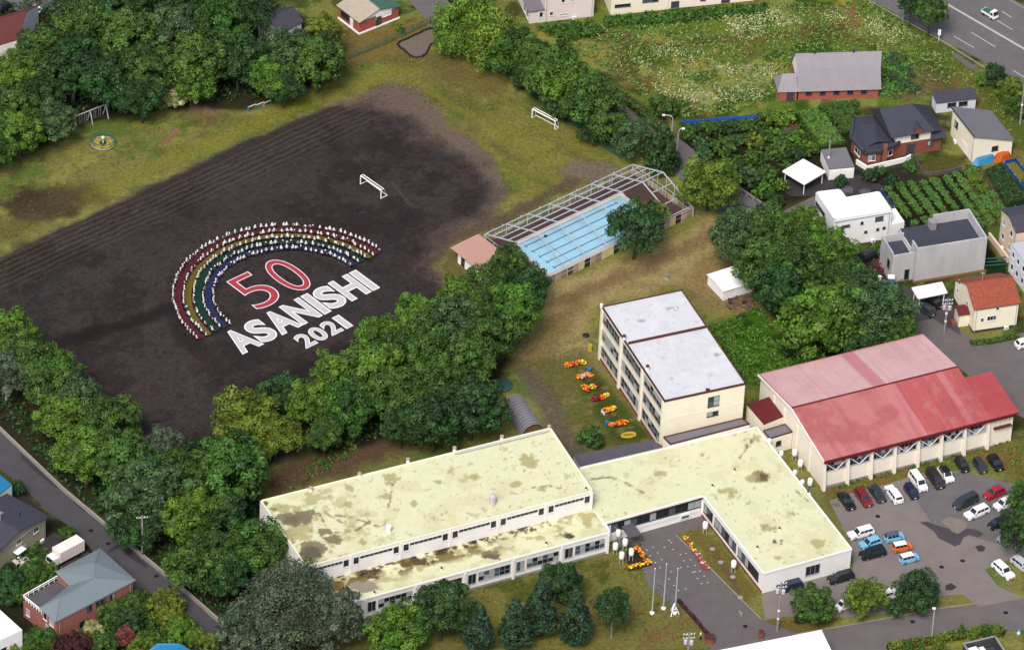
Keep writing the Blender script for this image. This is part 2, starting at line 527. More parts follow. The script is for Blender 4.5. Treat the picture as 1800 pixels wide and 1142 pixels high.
def ground_colors(x, y):
    C = Canvas(x, y, alb(84, 84, 46))
    C.mottle(alb(62, 72, 30), 9, .45, .6, .7)
    # school grounds, olive lawn
    C.poly([(0, 290), (180, 220), (420, 190), (620, 100), (770, 50), (1000, 150), (1250, 330), (1330, 520), (1500, 780), (1800, 760), (1800, 1140), (400, 1140), (0, 740)], GRASS_OLIVE, 1, 1)
    lawn = step(sdf(PX([(0, 290), (420, 190), (620, 90), (770, 60), (1080, 240), (1100, 300), (850, 420), (0, 500)]), x, y), -1, 1)
    C.mottle(GRASS_GREEN, 7, .46, .6, .75, off=11)
    C.mottle(GRASS_YEL, 4, .5, .62, .6, off=31)
    C.mottle(alb(112, 98, 56), 1.7, .56, .68, .45, lawn, 61)
    C.mottle(alb(92, 112, 46), 2.6, .54, .66, .6, lawn, 81)
    C.mottle(alb(140, 130, 70), 1.2, .6, .7, .6, lawn, 91)
    # mown swathes right of the field, running along the far hedge
    dvec = np.array(xy(1050, 250)) - np.array(xy(760, 90)); dvec /= np.linalg.norm(dvec)
    s_ = x * dvec[0] + y * dvec[1]; t_ = -x * dvec[1] + y * dvec[0]
    sw = fbm(s_ * .12, t_ * 1.0 + fbm(x, y, 12) * 3, 2.2, 4)
    m = step(sdf(PX([(680, 150), (770, 90), (1060, 260), (1090, 300), (900, 380), (880, 290), (760, 190)]), x, y), -2, 3)
    C.mix(step(sw, .42, .62) * .75 * m, alb(146, 138, 62))
    C.mix(step(sw, .52, .40) * .45 * m, alb(124, 104, 66))
    # yellowish verge along the far edge of the field
    C.line([(-20, 425), (100, 370), (300, 282), (500, 195), (640, 140), (720, 118)], 1.9, alb(146, 142, 58), 1.2, 1.0, .8)
    C.line([(560, 120), (640, 100), (760, 105), (860, 150)], 2.5, alb(126, 110, 62), 1.5, 1.6, .7)
    # bare patches
    C.blob(75, 355, 7, alb(66, 50, 42), 5, 1.5, 2.4, .9)
    C.blob(140, 345, 5, alb(104, 88, 50), 4, 1.5, 2.4, .6)
    C.poly([(0, 385), (60, 340), (150, 330), (120, 372), (0, 425)], alb(96, 84, 66), 2, 3, 4, .55)
    C.blob(368, 188, 2.6, alb(186, 160, 128), 2.8, .8, .8, .95)
    C.blob(350, 200, 4.5, alb(120, 98, 70), 3.5, 1.2, 1.2, .6)
    C.line([(293, 248), (312, 228)], .7, alb(160, 124, 92), .4, .3, .9)
    # the field
    C.poly([(-40, 470), (0, 455), (100, 408), (200, 362), (300, 314), (400, 266), (500, 221), (600, 180), (690, 148), (735, 150), (775, 205), (830, 245), (872, 285), (893, 330), (880, 365), (830, 405), (780, 440), (764, 470), (785, 500), (850, 540), (800, 640), (640, 760), (330, 860), (180, 800), (100, 700), (40, 600), (-40, 560)],
           SOIL_PALE, 1.2, 2.0, 4, 1.0)
    C.poly([(-40, 474), (0, 459), (100, 412), (200, 366), (300, 319), (400, 272), (500, 228), (600, 190), (650, 176), (690, 190), (735, 235), (800, 268), (842, 295), (868, 330), (850, 370), (805, 405), (770, 440), (752, 470), (775, 505), (850, 540), (800, 640), (640, 760), (330, 860), (180, 800), (100, 700), (40, 600), (-40, 560)],
           SOIL, 3.0, 4.2, 5, 1.0)
    C.poly([(-40, 468), (0, 453), (100, 406), (200, 360), (300, 312), (400, 264), (500, 219), (600, 182), (650, 240), (520, 400), (300, 700), (40, 600), (-40, 560)], SOIL, .7, .8, 3, 1.0)
    fm = step(sdf(PX([(-40, 470), (680, 160), (870, 320), (760, 470), (850, 540), (640, 760), (330, 860), (100, 700), (-40, 560)]), x, y), -1, 2)
    C.mottle(alb(84, 74, 70), 16, .45, .65, .55, fm, 5)
    C.mottle(alb(50, 42, 42), 9, .5, .66, .6, fm, 50)
    C.mottle(alb(92, 76, 70), 1.4, .56, .7, .45, fm, 90)
    C.mottle(alb(48, 42, 44), 1.1, .56, .7, .5, fm, 140)
    # rake lines along the far edge of the field
    a0 = np.array(xy(0, 459)); a1 = np.array(xy(640, 172)); dv = (a1 - a0) / np.linalg.norm(a1 - a0)
    tt = -(x - a0[0]) * dv[1] + (y - a0[1]) * dv[0] + (fbm(x, y, 20) - .5) * 1.2
    ss = (x - a0[0]) * dv[0] + (y - a0[1]) * dv[1]
    band = step(tt, -9, -6) * step(tt, 1.5, -.2) * step(ss, -30, 0) * step(ss, 90, 74)
    st = .5 + .5 * np.sin(tt * 2 * PI / 1.25 + fbm(x, y, 3) * 3)
    C.mix(band * step(st, .72, .95) * .45 * (.5 + fbm(x, y, 6)), alb(118, 102, 88))
    C.mix(band * step(st, .3, .05) * .4 * fbm(x, y, 4) * 1.6, alb(46, 40, 38))
    band2 = step(tt, -9, -7) * step(tt, 4, 2) * step(ss, 84, 92) * step(ss, 112, 100)
    C.mix(band2 * step(st, .4, .1) * .12, alb(62, 52, 50))
    C.line([(130, 590), (230, 570), (310, 535)], 1.4, alb(44, 36, 36), 1.2, 1.4, .8)
    C.line([(90, 610), (160, 590)], 1.6, alb(44, 36, 36), 1.4, 1.4, .7)
    C.line([(440, 690), (560, 640), (600, 615)], 2.2, alb(46, 38, 38), 2, 1.8, .7)
    C.line([(305, 545), (320, 590), (345, 615)], 1.6, alb(46, 40, 40), 1.2, 1.2, .7)
    C.line([(690, 320), (720, 360)], .18, alb(112, 100, 92), .15, .1, .6)
    # path from the field towards the pool
    C.line([(800, 420), (880, 388), (960, 345), (1010, 318)], 1.3, alb(112, 92, 76), .8, .9, .9)
    C.blob(1035, 300, 5, alb(138, 124, 112), 3.2, 1.2, 1.5, .8)
    C.poly([(775, 470), (800, 430), (850, 410), (870, 480), (800, 495)], alb(120, 112, 62), .6, .6, 3, .9)
    # lawn between the pool and the classrooms
    C.poly([(940, 510), (1090, 460), (1260, 380), (1300, 420), (1310, 540), (1180, 500), (1040, 545), (1030, 640), (880, 650)], alb(188, 166, 112), 2, 2, 6, .94)
    C.line([(985, 530), (1080, 490), (1160, 460), (1260, 410)], 1.6, alb(140, 110, 80), 1, 1.4, .75)
    C.line([(940, 640), (985, 560), (1010, 530)], 2.2, alb(126, 104, 62), 1.6, 1.6, .6)
    C.poly([(900, 640), (1030, 620), (1150, 780), (1010, 800), (950, 700)], alb(108, 110, 54), 2, 2.2, 5, .8)
    C.poly([(1000, 640), (1045, 650), (1150, 770), (1080, 780)], alb(62, 84, 26), 1.2, 1.2, 3, .8)
    C.line([(925, 655), (960, 700), (985, 760), (1010, 800)], 2.0, alb(116, 104, 94), 1.2, 1.2, .85)
    C.poly([(1240, 450), (1330, 440), (1330, 560), (1240, 540), (1180, 500)], alb(156, 132, 86), 2, 2, 5, .8)
    el = step(sdf(PX([(900, 640), (1040, 545), (1090, 460), (1260, 380), (1330, 430), (1330, 540), (1240, 575), (1150, 780), (1010, 800)]), x, y), -1, 1)
    C.mottle(alb(116, 98, 56), 1.8, .55, .68, .35, el, 33)
    C.mottle(alb(156, 134, 92), 1.4, .57, .7, .6, el, 63)
    # kitchen garden behind the classrooms
    C.poly([(1244, 575), (1330, 540), (1420, 640), (1330, 680), (1300, 668)], alb(72, 118, 26), .5, .5, 2, 1.0)
    C.mottle(alb(38, 66, 18), 2.0, .5, .64, .8, step(sdf(PX([(1244, 575), (1330, 540), (1420, 640), (1330, 680)]), x, y), -.5, .5), 70)
    # bare earth under the trees behind the main building
    C.poly([(470, 830), (560, 790), (640, 745), (740, 790), (560, 850), (470, 880)], alb(104, 78, 66), 2, 2, 4, .9)
    C.poly([(560, 800), (620, 760), (560, 730), (500, 790)], alb(84, 80, 40), 2, 2, 4, .6)
    # lawns at the front of the school
    C.poly([(600, 1090), (900, 1010), (1120, 950), (1230, 1080), (1240, 1142), (600, 1142)], alb(134, 128, 66), 1, 1, 4, .9)
    C.mottle(alb(142, 112, 72), 3.0, .5, .62, .8, step(sdf(PX([(1030, 1040), (1180, 1040), (1240, 1142), (1000, 1142)]), x, y), -1, 1), 20)
    C.mottle(alb(86, 96, 34), 3.0, .52, .62, .8, step(sdf(PX([(600, 1090), (1120, 950), (1200, 1060), (600, 1142)]), x, y), -1, 1), 22)
    C.poly([(1205, 935), (1235, 925), (1335, 1040), (1315, 1065), (1280, 1045)], alb(128, 118, 58), .6, .8, 3, 1)
    C.line([(1250, 960), (1270, 990), (1300, 1040)], .35, alb(120, 98, 76), .3, .3, .9)
    C.poly([(1320, 1090), (1420, 1085), (1480, 1085), (1440, 1110), (1400, 1115), (1310, 1130)], alb(130, 106, 60), .8, .8, 3, .9)
    # around the gym
    C.poly([(1440, 860), (1800, 755), (1800, 850), (1700, 800), (1460, 900)], alb(124, 120, 58), .8, .8, 3, 1)
    C.mottle(alb(138, 112, 64), 2.4, .5, .62, .8, step(sdf(PX([(1440, 860), (1800, 755), (1800, 850), (1700, 800), (1470, 900)]), x, y), -.5, .5), 25)
    # meadow
    mead = [(930, 60), (1060, 22), (1330, 0), (1530, -10), (1700, 130), (1660, 175), (1540, 190), (1370, 195), (1290, 205), (1190, 215), (1130, 180)]
    C.poly(mead, alb(150, 158, 80), 1.2, 1, 4, 1.0)
    mm = step(sdf(PX(mead), x, y), -1, 1)
    C.mottle(alb(172, 172, 112), 5, .46, .6, .9, mm * step(sdf(PX([(1120, 100), (1330, 60), (1370, 120), (1330, 190), (1180, 190)]), x, y), -4, 3), 7)
    C.mottle(alb(176, 160, 70), 6, .5, .6, .8, mm, 17)
    C.mottle(alb(84, 124, 36), 8, .48, .58, .7, mm, 57)
    C.mottle(alb(120, 96, 58), 7, .55, .66, .8, mm, 27)
    C.mottle(alb(52, 88, 24), 4.5, .53, .64, .8, mm, 47)
    C.line([(1070, 60), (1100, 75), (1090, 130)], 2.5, alb(110, 96, 62), 1.5, 1.5, .7)
    C.line([(1100, 85), (1250, 72), (1430, 60), (1560, 78)], 1.6, alb(112, 98, 52), 1.2, 1.2, .7)
    C.line([(1495, 15), (1505, 45)], 1.2, alb(166, 112, 86), .6, .8, .9)
    C.poly([(1500, -10), (1560, 0), (1800, 190), (1800, 270), (1690, 150)], alb(100, 116, 44), 1, 1, 4, .8)
    C.line([(1690, 140), (1720, 190), (1800, 300)], 2.2, alb(134, 120, 62), 1.4, 1.4, .7)
    C.poly([(1560, 110), (1660, 130), (1680, 170), (1590, 178)], alb(126, 108, 70), 1.5, 1.8, 3, .8)
    # gardens and orchard on the dark earth
    C.poly([(1190, 215), (1380, 200), (1500, 190), (1500, 330), (1440, 345), (1330, 370), (1200, 260)], alb(50, 50, 30), 1, 1, 3, 1)
    C.poly([(1400, 195), (1445, 190), (1485, 250), (1440, 258)], alb(70, 120, 44), .5, .4, 2, 1)
    C.poly([(1440, 300), (1560, 295), (1720, 270), (1560, 345), (1440, 345)], alb(58, 56, 50), 1, 1, 3, 1)
    C.poly([(1590, 300), (1660, 270), (1700, 285), (1640, 312)], alb(96, 96, 44), .6, .6, 2, 1)
    C.poly([(1552, 335), (1690, 300), (1755, 460), (1640, 470), (1600, 420)], alb(44, 42, 24), .6, .5, 2, 1)
    C.poly([(1700, 300), (1725, 292), (1790, 385), (1745, 400)], alb(104, 88, 66), .5, .5, 2, 1)
    C.poly([(1730, 300), (1760, 285), (1810, 350), (1790, 372), (1765, 362)], alb(22, 56, 28), .4, .3, 2, 1)
    C.poly([(1435, 445), (1560, 425), (1600, 470), (1480, 470)], alb(62, 78, 30), .6, .6, 2, 1)
    C.poly([(1500, 460), (1570, 440), (1580, 500), (1540, 500)], alb(96, 76, 66), .6, .8, 2, 1)
    C.poly([(1730, 460), (1770, 460), (1770, 505), (1735, 500)], alb(30, 56, 20), .4, .4, 2, 1)
    # yard behind the clubhouse
    C.poly([(560, 90), (600, 60), (770, 30), (770, 80), (620, 110)], alb(142, 122, 66), 1, 1.4, 4, .9)
    # leaf litter under the tree belts, with the shade painted into its tone
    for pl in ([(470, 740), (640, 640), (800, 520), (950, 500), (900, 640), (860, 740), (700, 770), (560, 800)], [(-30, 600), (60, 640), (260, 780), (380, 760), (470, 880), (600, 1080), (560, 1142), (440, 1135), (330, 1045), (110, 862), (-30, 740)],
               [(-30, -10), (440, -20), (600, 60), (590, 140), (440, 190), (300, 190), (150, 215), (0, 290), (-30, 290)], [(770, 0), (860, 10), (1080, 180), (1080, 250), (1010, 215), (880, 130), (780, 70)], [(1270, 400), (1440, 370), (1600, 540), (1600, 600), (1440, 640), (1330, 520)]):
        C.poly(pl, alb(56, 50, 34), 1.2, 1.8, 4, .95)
    # dark garden earth lower corner
    C.poly([(-20, 850), (30, 846), (90, 905), (178, 985), (100, 1000), (-20, 1000)], alb(70, 66, 60), .6, .6, 3, 1)
    C.poly([(-20, 960), (120, 900), (260, 1000), (400, 1142), (-20, 1142)], alb(50, 52, 30), 1, 1, 3, 1)
    return C.c

_gx = np.concatenate([[-1500, -600, -250], np.arange(-122, 122.1, .45), [250, 600, 1500]])
_gy = np.concatenate([[-1500, -600, -220], np.arange(-112, 134.1, .45), [250, 600, 1500]])
_X, _Y = np.meshgrid(_gx, _gy)
GROUND_MAT = paint_mat('ground_cover', .95, .38, 1.5, 4.5, .1, .6)
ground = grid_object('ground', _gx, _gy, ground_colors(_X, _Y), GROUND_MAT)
tag(ground, kind='structure')

# ------------------------------------------------------------------ roads and hard standings
_lev = [0]
def sheet(name, pts, m, lev=1, label=None, parent=None, kind='structure', px=True):
    z = .004 * lev
    mb = MB()
    P = PX(pts) if px else pts
    a = sum(P[i][0] * P[(i + 1) % len(P)][1] - P[(i + 1) % len(P)][0] * P[i][1] for i in range(len(P)))
    if a < 0: P = P[::-1]
    mb.poly([(p[0], p[1], z) for p in P])
    o = mb.build(name, m, parent)
    tag(o, label, kind=kind)
    return o

def road_line(name, a, b, w, lev=2, m='road_paint', parent=None):
    p, q = Vector((*xy(*a), 0)), Vector((*xy(*b), 0))
    d = (q - p).normalized(); s = Vector((-d.y, d.x, 0)) * w / 2
    z = Vector((0, 0, .004 * lev))
    mb = MB(); mb.poly([p - s + z, q - s + z, q + s + z, p + s + z])
    o = mb.build(name, M[m], parent)
    o['kind'] = 'structure'
    return o

def kerb(name, pts, w=.18, h=.13, m='kerb'):
    mb = MB()
    P = [Vector((*xy(*p), 0)) for p in pts]
    for a, b in zip(P[:-1], P[1:]):
        mb.bar(a + Vector((0, 0, h / 2)), b + Vector((0, 0, h / 2)), w, h)
    o = mb.build(name, M[m]); o['kind'] = 'structure'
    return o

sheet('road', [(-40, 730), (-2, 757), (110, 864), (214, 951), (334, 1051), (437, 1142), (520, 1215), (410, 1215), (335, 1142), (245, 1045), (178, 985), (128, 928), (92, 905), (35, 850), (-40, 795)], M['asphalt_road'], 1)
sheet('road', [(-30, 985), (20, 985), (45, 975), (30, 1000), (-30, 1030)], M['asphalt'], 1)
sheet('driveway', [(96, 935), (178, 984), (140, 1010), (40, 1000), (20, 985)], M['asphalt_darkest'], 2)
sheet('road', [(690, -30), (765, -30), (800, 20), (940, 95), (1130, 205), (1200, 248), (1320, 345), (1500, 455), (1640, 545), (1700, 588), (1800, 660), (1850, 700), (1850, 760), (1790, 730), (1690, 650), (1605, 585), (1450, 490), (1280, 385), (1180, 300), (1090, 235), (900, 120), (740, 25)], M['asphalt'], 1)
sheet('forecourt', [(1500, 508), (1560, 500), (1670, 520), (1690, 590), (1640, 560), (1590, 570), (1540, 545)], M['asphalt_dark'], 2)
sheet('forecourt', [(1700, 606), (1800, 584), (1850, 600), (1850, 720), (1790, 690), (1715, 640)], M['asphalt'], 2)
sheet('yard', [(1370, 375), (1440, 340), (1440, 375), (1400, 392)], M['asphalt'], 2)
sheet('yard', [(1440, 315), (1500, 305), (1560, 330), (1545, 345), (1440, 345)], M['asphalt_darkest'], 2)
sheet('yard', [(1370, 330), (1400, 300), (1450, 312), (1440, 345), (1390, 345)], M['asphalt_darkest'], 3)
mr = sheet('main_road', [(1490, -22), (1800, 147), (1990, 250), (1990, 100), (1760, -10), (1700, -60), (1490, -60)], M['asphalt_old'], 1)
road_line('centre_line', (1600, -30), (1850, 115), .55)
for a, b in [((1677, 64), (1712, 84)), ((1707, 57), (1750, 83)), ((1781, 124), (1802, 137)), ((1752, 36), (1780, 53)), ((1761, 20), (1778, 31)), ((1578, 7), (1591, 15)), ((1594, 18), (1608, 26)), ((1820, 75), (1840, 86))]:
    road_line('lane_dash', a, b, .22)
kerb('kerb', [(1490, -20), (1560, 20), (1650, 69), (1738, 124), (1830, 172)], .25, .13)
kerb('kerb', [(1740, -20), (1800, 15), (1860, 50)], .25, .13)
sheet('pavement', [(1672, 97), (1680, 93), (1718, 118), (1708, 123)], M['paving'], 2)
sheet('road', [(1235, 1215), (1240, 1142), (1330, 1122), (1400, 1112), (1450, 1104), (1520, 1092), (1600, 1077), (1720, 1062), (1850, 1046), (1850, 1100), (1730, 1112), (1600, 1130), (1540, 1150), (1500, 1215)], M['asphalt'], 1)
sheet('parking_lot', [(1458, 880), (1488, 868), (1560, 850), (1640, 825), (1690, 828), (1745, 845), (1850, 880), (1850, 960), (1770, 985), (1730, 1000), (1755, 1030), (1800, 1050), (1720, 1066), (1712, 1058), (1690, 1043), (1640, 1050), (1600, 1074), (1480, 1085), (1405, 1080), (1345, 1088), (1338, 1046), (1420, 1010), (1500, 1005), (1498, 960)], M['asphalt_pale'], 2)
sheet('resurfaced_strip', [(1600, 862), (1690, 826), (1780, 850), (1850, 880), (1850, 940), (1770, 960), (1700, 940), (1640, 922)], M['asphalt_old'], 3)
sheet('dark_patch', [(1616, 918), (1630, 916), (1645, 922), (1660, 926), (1674, 930), (1682, 938), (1690, 934), (1700, 928), (1715, 930), (1730, 938), (1720, 944), (1704, 940), (1694, 944), (1688, 956), (1678, 960), (1664, 952), (1650, 946), (1642, 934), (1628, 924)], M['asphalt_dark'], 4)
sheet('concrete_repair', [(1654, 916), (1668, 908), (1690, 912), (1702, 920), (1696, 930), (1684, 938), (1674, 934), (1664, 924)], M['concrete_patch'], 5)
sheet('dark_patch', [(1714, 960), (1724, 957), (1732, 961), (1730, 968), (1720, 969)], M['asphalt_darkest'], 4)
sheet('dark_patch', [(1662, 1028), (1672, 1024), (1682, 1031), (1674, 1037), (1662, 1036)], M['asphalt_darkest'], 4)
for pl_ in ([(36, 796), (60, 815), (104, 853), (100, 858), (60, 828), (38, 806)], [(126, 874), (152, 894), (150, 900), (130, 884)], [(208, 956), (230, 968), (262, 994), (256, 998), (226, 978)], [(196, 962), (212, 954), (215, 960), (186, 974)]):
    sheet('dark_patch', pl_, M['asphalt_darkest'], 2)  # darker strips laid on the asphalt beside the street wall
for a in [(1543, 907), (1692, 985), (1655, 996), (1768, 1076), (1604, 1092), (1310, 1100), (190, 955), (160, 932), (275, 1012), (300, 1030)]:
    mb = MB(); mb.lathe([(.42, 0), (.42, .012)], 12, (*xy(*a), .016)); mb.solo('manhole_cover', M['black_plastic'], kind='structure')
drive = sheet('driveway', [(1120, 952), (1135, 938), (1187, 938), (1240, 990), (1300, 1050), (1345, 1092), (1400, 1112), (1330, 1122), (1250, 1142), (1236, 1105), (1190, 1056), (1150, 1010)], M['paving'], 3)
sheet('pavement', [(1128, 1000), (1140, 985), (1150, 1005), (1196, 1062), (1180, 1064), (1140, 1030)], M['asphalt_old'], 4)
mb = MB(); mb.lathe([(.16, 0), (.16, .004)], 8)
dot_me = mb.mesh('painted_dot', M['road_paint'])
for (a, b) in [(1128, 953), (1148, 961), (1180, 953), (1137, 966), (1156, 971), (1176, 949), (1143, 976), (1196, 974), (1206, 972), (1163, 983), (1214, 983), (1152, 988), (1222, 993), (1160, 997), (1202, 985), (1209, 995), (1222, 1004), (1230, 1003), (1180, 1004), (1197, 997), (1176, 1017), (1226, 1016), (1238, 1012), (1244, 1023), (1205, 1034), (1190, 1015), (1218, 1005), (1233, 1025), (1183, 965), (1168, 961), (1185, 1028), (1193, 1037)]:
    o = bpy.data.objects.new('painted_dot', dot_me); col.objects.link(o); o.parent = drive
    o.location = Vector((*xy(a, b), .014)); o['kind'] = 'structure'
sheet('entrance_paving', [(1085, 962), (1072, 932), (1240, 888), (1252, 922), (1187, 938), (1135, 940), (1120, 953)], M['paving'], 2)
kerb('kerb', [(1188, 940), (1240, 990), (1300, 1050), (1338, 1088)], .2, .12)
kerb('kerb', [(1400, 1114), (1480, 1100), (1560, 1086), (1640, 1070), (1716, 1060)], .2, .1)
sheet('flower_bed', [(1100, 968), (1112, 958), (1136, 990), (1104, 1000)], M['soil'], 2)
# ------------------------------------------------------------------ building helpers
def v2(p): return Vector((p[0], p[1], 0))
GL = ['glass_dark', 'glass_dark', 'glass_mid', 'curtain']
_box_cache = {}
def wall_win(parent, P, Q, s0, s1, z0, z1, n=2, rows=1, fm='frame_white', glass=None, fw=.07, name='window', sill=True, proud=.05):
    """Window on the wall P->Q (building on the left of P->Q): frame with mullions, panes as its own pieces."""
    P, Q = v2(P), v2(Q)
    d = (Q - P).normalized(); nr = Vector((d.y, -d.x, 0))
    W = lambda s, t, z: P + d * s + nr * t + Vector((0, 0, z))
    mb = MB()
    mb.box(s0 - fw, s1 + fw, -.05, proud, z0 - fw, z0, F=lambda s, t, z: W(s, t, z))
    mb.box(s0 - fw, s1 + fw, -.05, proud, z1, z1 + fw, F=W)
    mb.box(s0 - fw, s0, -.05, proud, z0, z1, F=W)
    mb.box(s1, s1 + fw, -.05, proud, z0, z1, F=W)
    pw = (s1 - s0) / n; ph = (z1 - z0) / rows
    for i in range(1, n):
        mb.box(s0 + i * pw - fw * .4, s0 + i * pw + fw * .4, -.04, proud - .01, z0, z1, F=W)
    for j in range(1, rows):
        mb.box(s0, s1, -.045, proud - .014, z0 + j * ph - fw * .3, z0 + j * ph + fw * .3, F=W)
    if sill:
        mb.box(s0 - fw - .05, s1 + fw + .05, 0, proud + .08, z0 - fw - .06, z0 - fw - .002, F=W)
    w = mb.build(name, M[fm], parent)
    for i in range(n):
        for j in range(rows):
            g = MB()
            g.box(s0 + i * pw + fw * .4, s0 + (i + 1) * pw - fw * .4, -.03, .012, z0 + j * ph + fw * .3, z0 + (j + 1) * ph - fw * .3, F=W)
            g.build('pane', M[glass or random.choice(GL)], w)
    return w

def wall_box(parent, name, P, Q, s0, s1, z0, z1, t0, t1, m):
    P, Q = v2(P), v2(Q)
    d = (Q - P).normalized(); nr = Vector((d.y, -d.x, 0))
    mb = MB(); mb.box(s0, s1, t0, t1, z0, z1, F=lambda s, t, z: P + d * s + nr * t + Vector((0, 0, z)))
    return mb.build(name, M[m], parent)

def side(F, which, L=None, D=None):
    """P, Q of a wall of frame F, walking with the building on the left."""
    L = F.L if L is None else L; D = F.D if D is None else D
    c = dict(front=((0, 0), (L, 0)), right=((L, 0), (L, D)), back=((L, D), (0, D)), left=((0, D), (0, 0)))[which]
    return F(*c[0], 0), F(*c[1], 0)

def painted_quad(name, q, res, colour, m, parent):
    q = [Vector(p) for p in q]
    nu = max(2, int(((q[1] - q[0]).length) / res)); nv = max(2, int(((q[3] - q[0]).length) / res))
    u, v = np.meshgrid(np.linspace(0, 1, nu + 1), np.linspace(0, 1, nv + 1))
    Q = [np.array(p) for p in q]
    V = (Q[0] * ((1 - u) * (1 - v))[..., None] + Q[1] * (u * (1 - v))[..., None] + Q[2] * (u * v)[..., None] + Q[3] * ((1 - u) * v)[..., None])
    c = colour(V[..., 0], V[..., 1], u, v)
    rl = np.array(root_loc(parent)) if parent is not None else np.zeros(3)
    i = np.arange(nu * nv); r_ = i // nu; c_ = i % nu; a = r_ * (nu + 1) + c_
    Fc = np.stack([a, a + 1, a + nu + 2, a + nu + 1], 1)
    o = raw_mesh(name, V.reshape(-1, 3) - rl, Fc, c.reshape(-1, 3), m)
    o.parent = parent
    return o

def edge_ring(mb, pts, w, h, z, mi=0):
    n = len(pts)
    for i in range(n):
        a, b = v2(pts[i]), v2(pts[(i + 1) % n])
        d = (b - a).normalized(); nr = Vector((d.y, -d.x, 0))
        mb.hexa([a + Vector((0, 0, z)), b + Vector((0, 0, z)), b - nr * w + Vector((0, 0, z)), a - nr * w + Vector((0, 0, z)),
                 a + Vector((0, 0, z + h)), b + Vector((0, 0, z + h)), b - nr * w + Vector((0, 0, z + h)), a - nr * w + Vector((0, 0, z + h))], mi)

ROOF_PAINT = paint_mat('roof_paint', .75, .05, .6, 4.0, .25, .1)
METAL_PAINT = paint_mat('metal_roof_paint', .5, .07, .5, 5.0, .35, 0)
YEL = alb(241, 241, 197, 1.6)
MOSS = alb(200, 190, 132, 1.8); STAIN = alb(158, 146, 110); DIRT = alb(100, 82, 60)

# ------------------------------------------------------------------ main school building
sb = thing('school_building', 'long two-level school building with flaky pale yellow flat roofs and white walls', 'school', at(1043, 893, 0) * 1.0)
ZL, ZU = 4.3, 8.0
U = [at(538, 997, ZU), at(1043, 864, ZU), at(968, 752, ZU), at(457, 880, ZU)]        # front-left, front-right, back-right, back-left
LW = [at(600, 1063, ZL), at(1071.6, 935.6, ZL), at(1064, 919, ZL), at(1236, 871, ZL), at(1342, 1007.5, ZL), at(1497, 965, ZL), at(1330, 751, ZL), at(1019, 823, ZL)]
ub = [Vector((p.x, p.y, 0)) for p in U]
mb = MB(); mb.prism([(p.x, p.y) for p in ub], 0, ZU - .02); mb.build('upper_wall', M['offwhite'], sb)
inA = ub[1] * .55 + ub[2] * .45 - (ub[1] - ub[0]).normalized() * .5
inB = ub[0] + (ub[1] - ub[0]).normalized() * 2.5 + (ub[3] - ub[0]).normalized() * 2
lowpoly = [(p.x, p.y) for p in LW] + [(inA.x, inA.y), (inB.x, inB.y)]
mb = MB(); mb.prism(lowpoly, 0, ZL - .02); mb.build('lower_wall', M['offwhite'], sb)

def upper_col(x, y, u, v):
    C = Canvas(x, y, YEL)
    C.mottle(alb(228, 222, 172, 1.62), 3.0, .5, .66, .5)
    C.mottle(alb(208, 196, 138), 1.5, .66, .74, .6, off=9)
    left = step(u, .45, .1)
    C.mottle(MOSS, 2.4, .53, .62, .85, left, 44)
    for a in [(519, 913, 3.0, 1.6), (536, 906, 2.0, 1.4), (551, 964, 2.2, 2.4), (545, 975, 1.8, 1.8), (588, 948, 1.6, 1.0), (572, 934, 1.5, .7)]:
        C.blob(a[0], a[1], a[2], STAIN, a[3], .14, 1.1, .95, .9, ZU)
    C.blob(548, 970, 1.6, alb(112, 98, 82), 1.5, .5, .8, .7, .9, ZU)
    C.blob(516, 914, 1.6, alb(124, 110, 88), 1.0, .5, .7, .6, .9, ZU)
    for a in [(687, 840, 1.3, MOSS), (684, 848, .8, MOSS), (611, 857, .8, MOSS), (676, 872, .7, MOSS), (931, 811, 1.5, MOSS), (922, 800, .7, MOSS), (906, 850, .9, MOSS), (955, 858, .7, MOSS), (612, 886, .8, MOSS), (728, 884, .6, MOSS), (772, 846, .6, MOSS), (467, 884, .5, DIRT), (480, 894, .4, STAIN), (512, 950, .5, STAIN), (835, 838, .8, MOSS), (640, 952, .5, MOSS)]:
        C.blob(a[0], a[1], a[2], a[3], None, .14, .95, .9, .7, ZU)
    for pl in [[(590, 905), (621, 909), (645, 918), (668, 926)], [(560, 900), (576, 930), (592, 950)], [(690, 850), (686, 876), (682, 892)], [(575, 902), (600, 918)], [(930, 858), (965, 852), (985, 858)], [(590, 935), (630, 930), (650, 915)]]:
        C.line(pl, .12, STAIN, .1, .5, .85, .6, ZU)
    C.mottle(alb(170, 160, 116), .7, .70, .78, .6, off=71)
    return C.c
def low_col(x, y, u, v):
    C = Canvas(x, y, YEL)
    C.mottle(alb(224, 216, 168, 1.65), 2.0, .48, .62, .6)
    C.mottle(MOSS, 1.6, .54, .62, .85, step(v, .15, .5), 13)
    C.mottle(alb(150, 128, 66), 2.6, .47, .56, .95, step(u, .75, .5) * step(v, .35, .62), 23)
    C.mottle(DIRT, 1.3, .52, .6, .95, step(v, .62, .86) * step(u, .95, .8), 33)
    C.mottle(alb(58, 42, 30), 1.1, .54, .6, .9, step(v, .7, .9) * step(u, .8, .6), 63)
    for a in [(862, 972, 1.7, STAIN), (870, 978, 1.1, alb(128, 116, 100)), (995, 940, 1.1, STAIN), (1000, 942, .6, DIRT), (740, 988, 1.6, DIRT), (715, 992, 1.2, alb(120, 96, 50)), (640, 1030, 2.4, alb(178, 170, 148)), (612, 1046, 1.8, alb(170, 160, 140)), (936, 930, .6, DIRT), (800, 964, .7, DIRT), (655, 1012, 1.0, DIRT)]:
        C.blob(a[0], a[1], a[2], a[3], a[2] * .6, .14, 1.0, .95, .7, ZL)
    return C.c
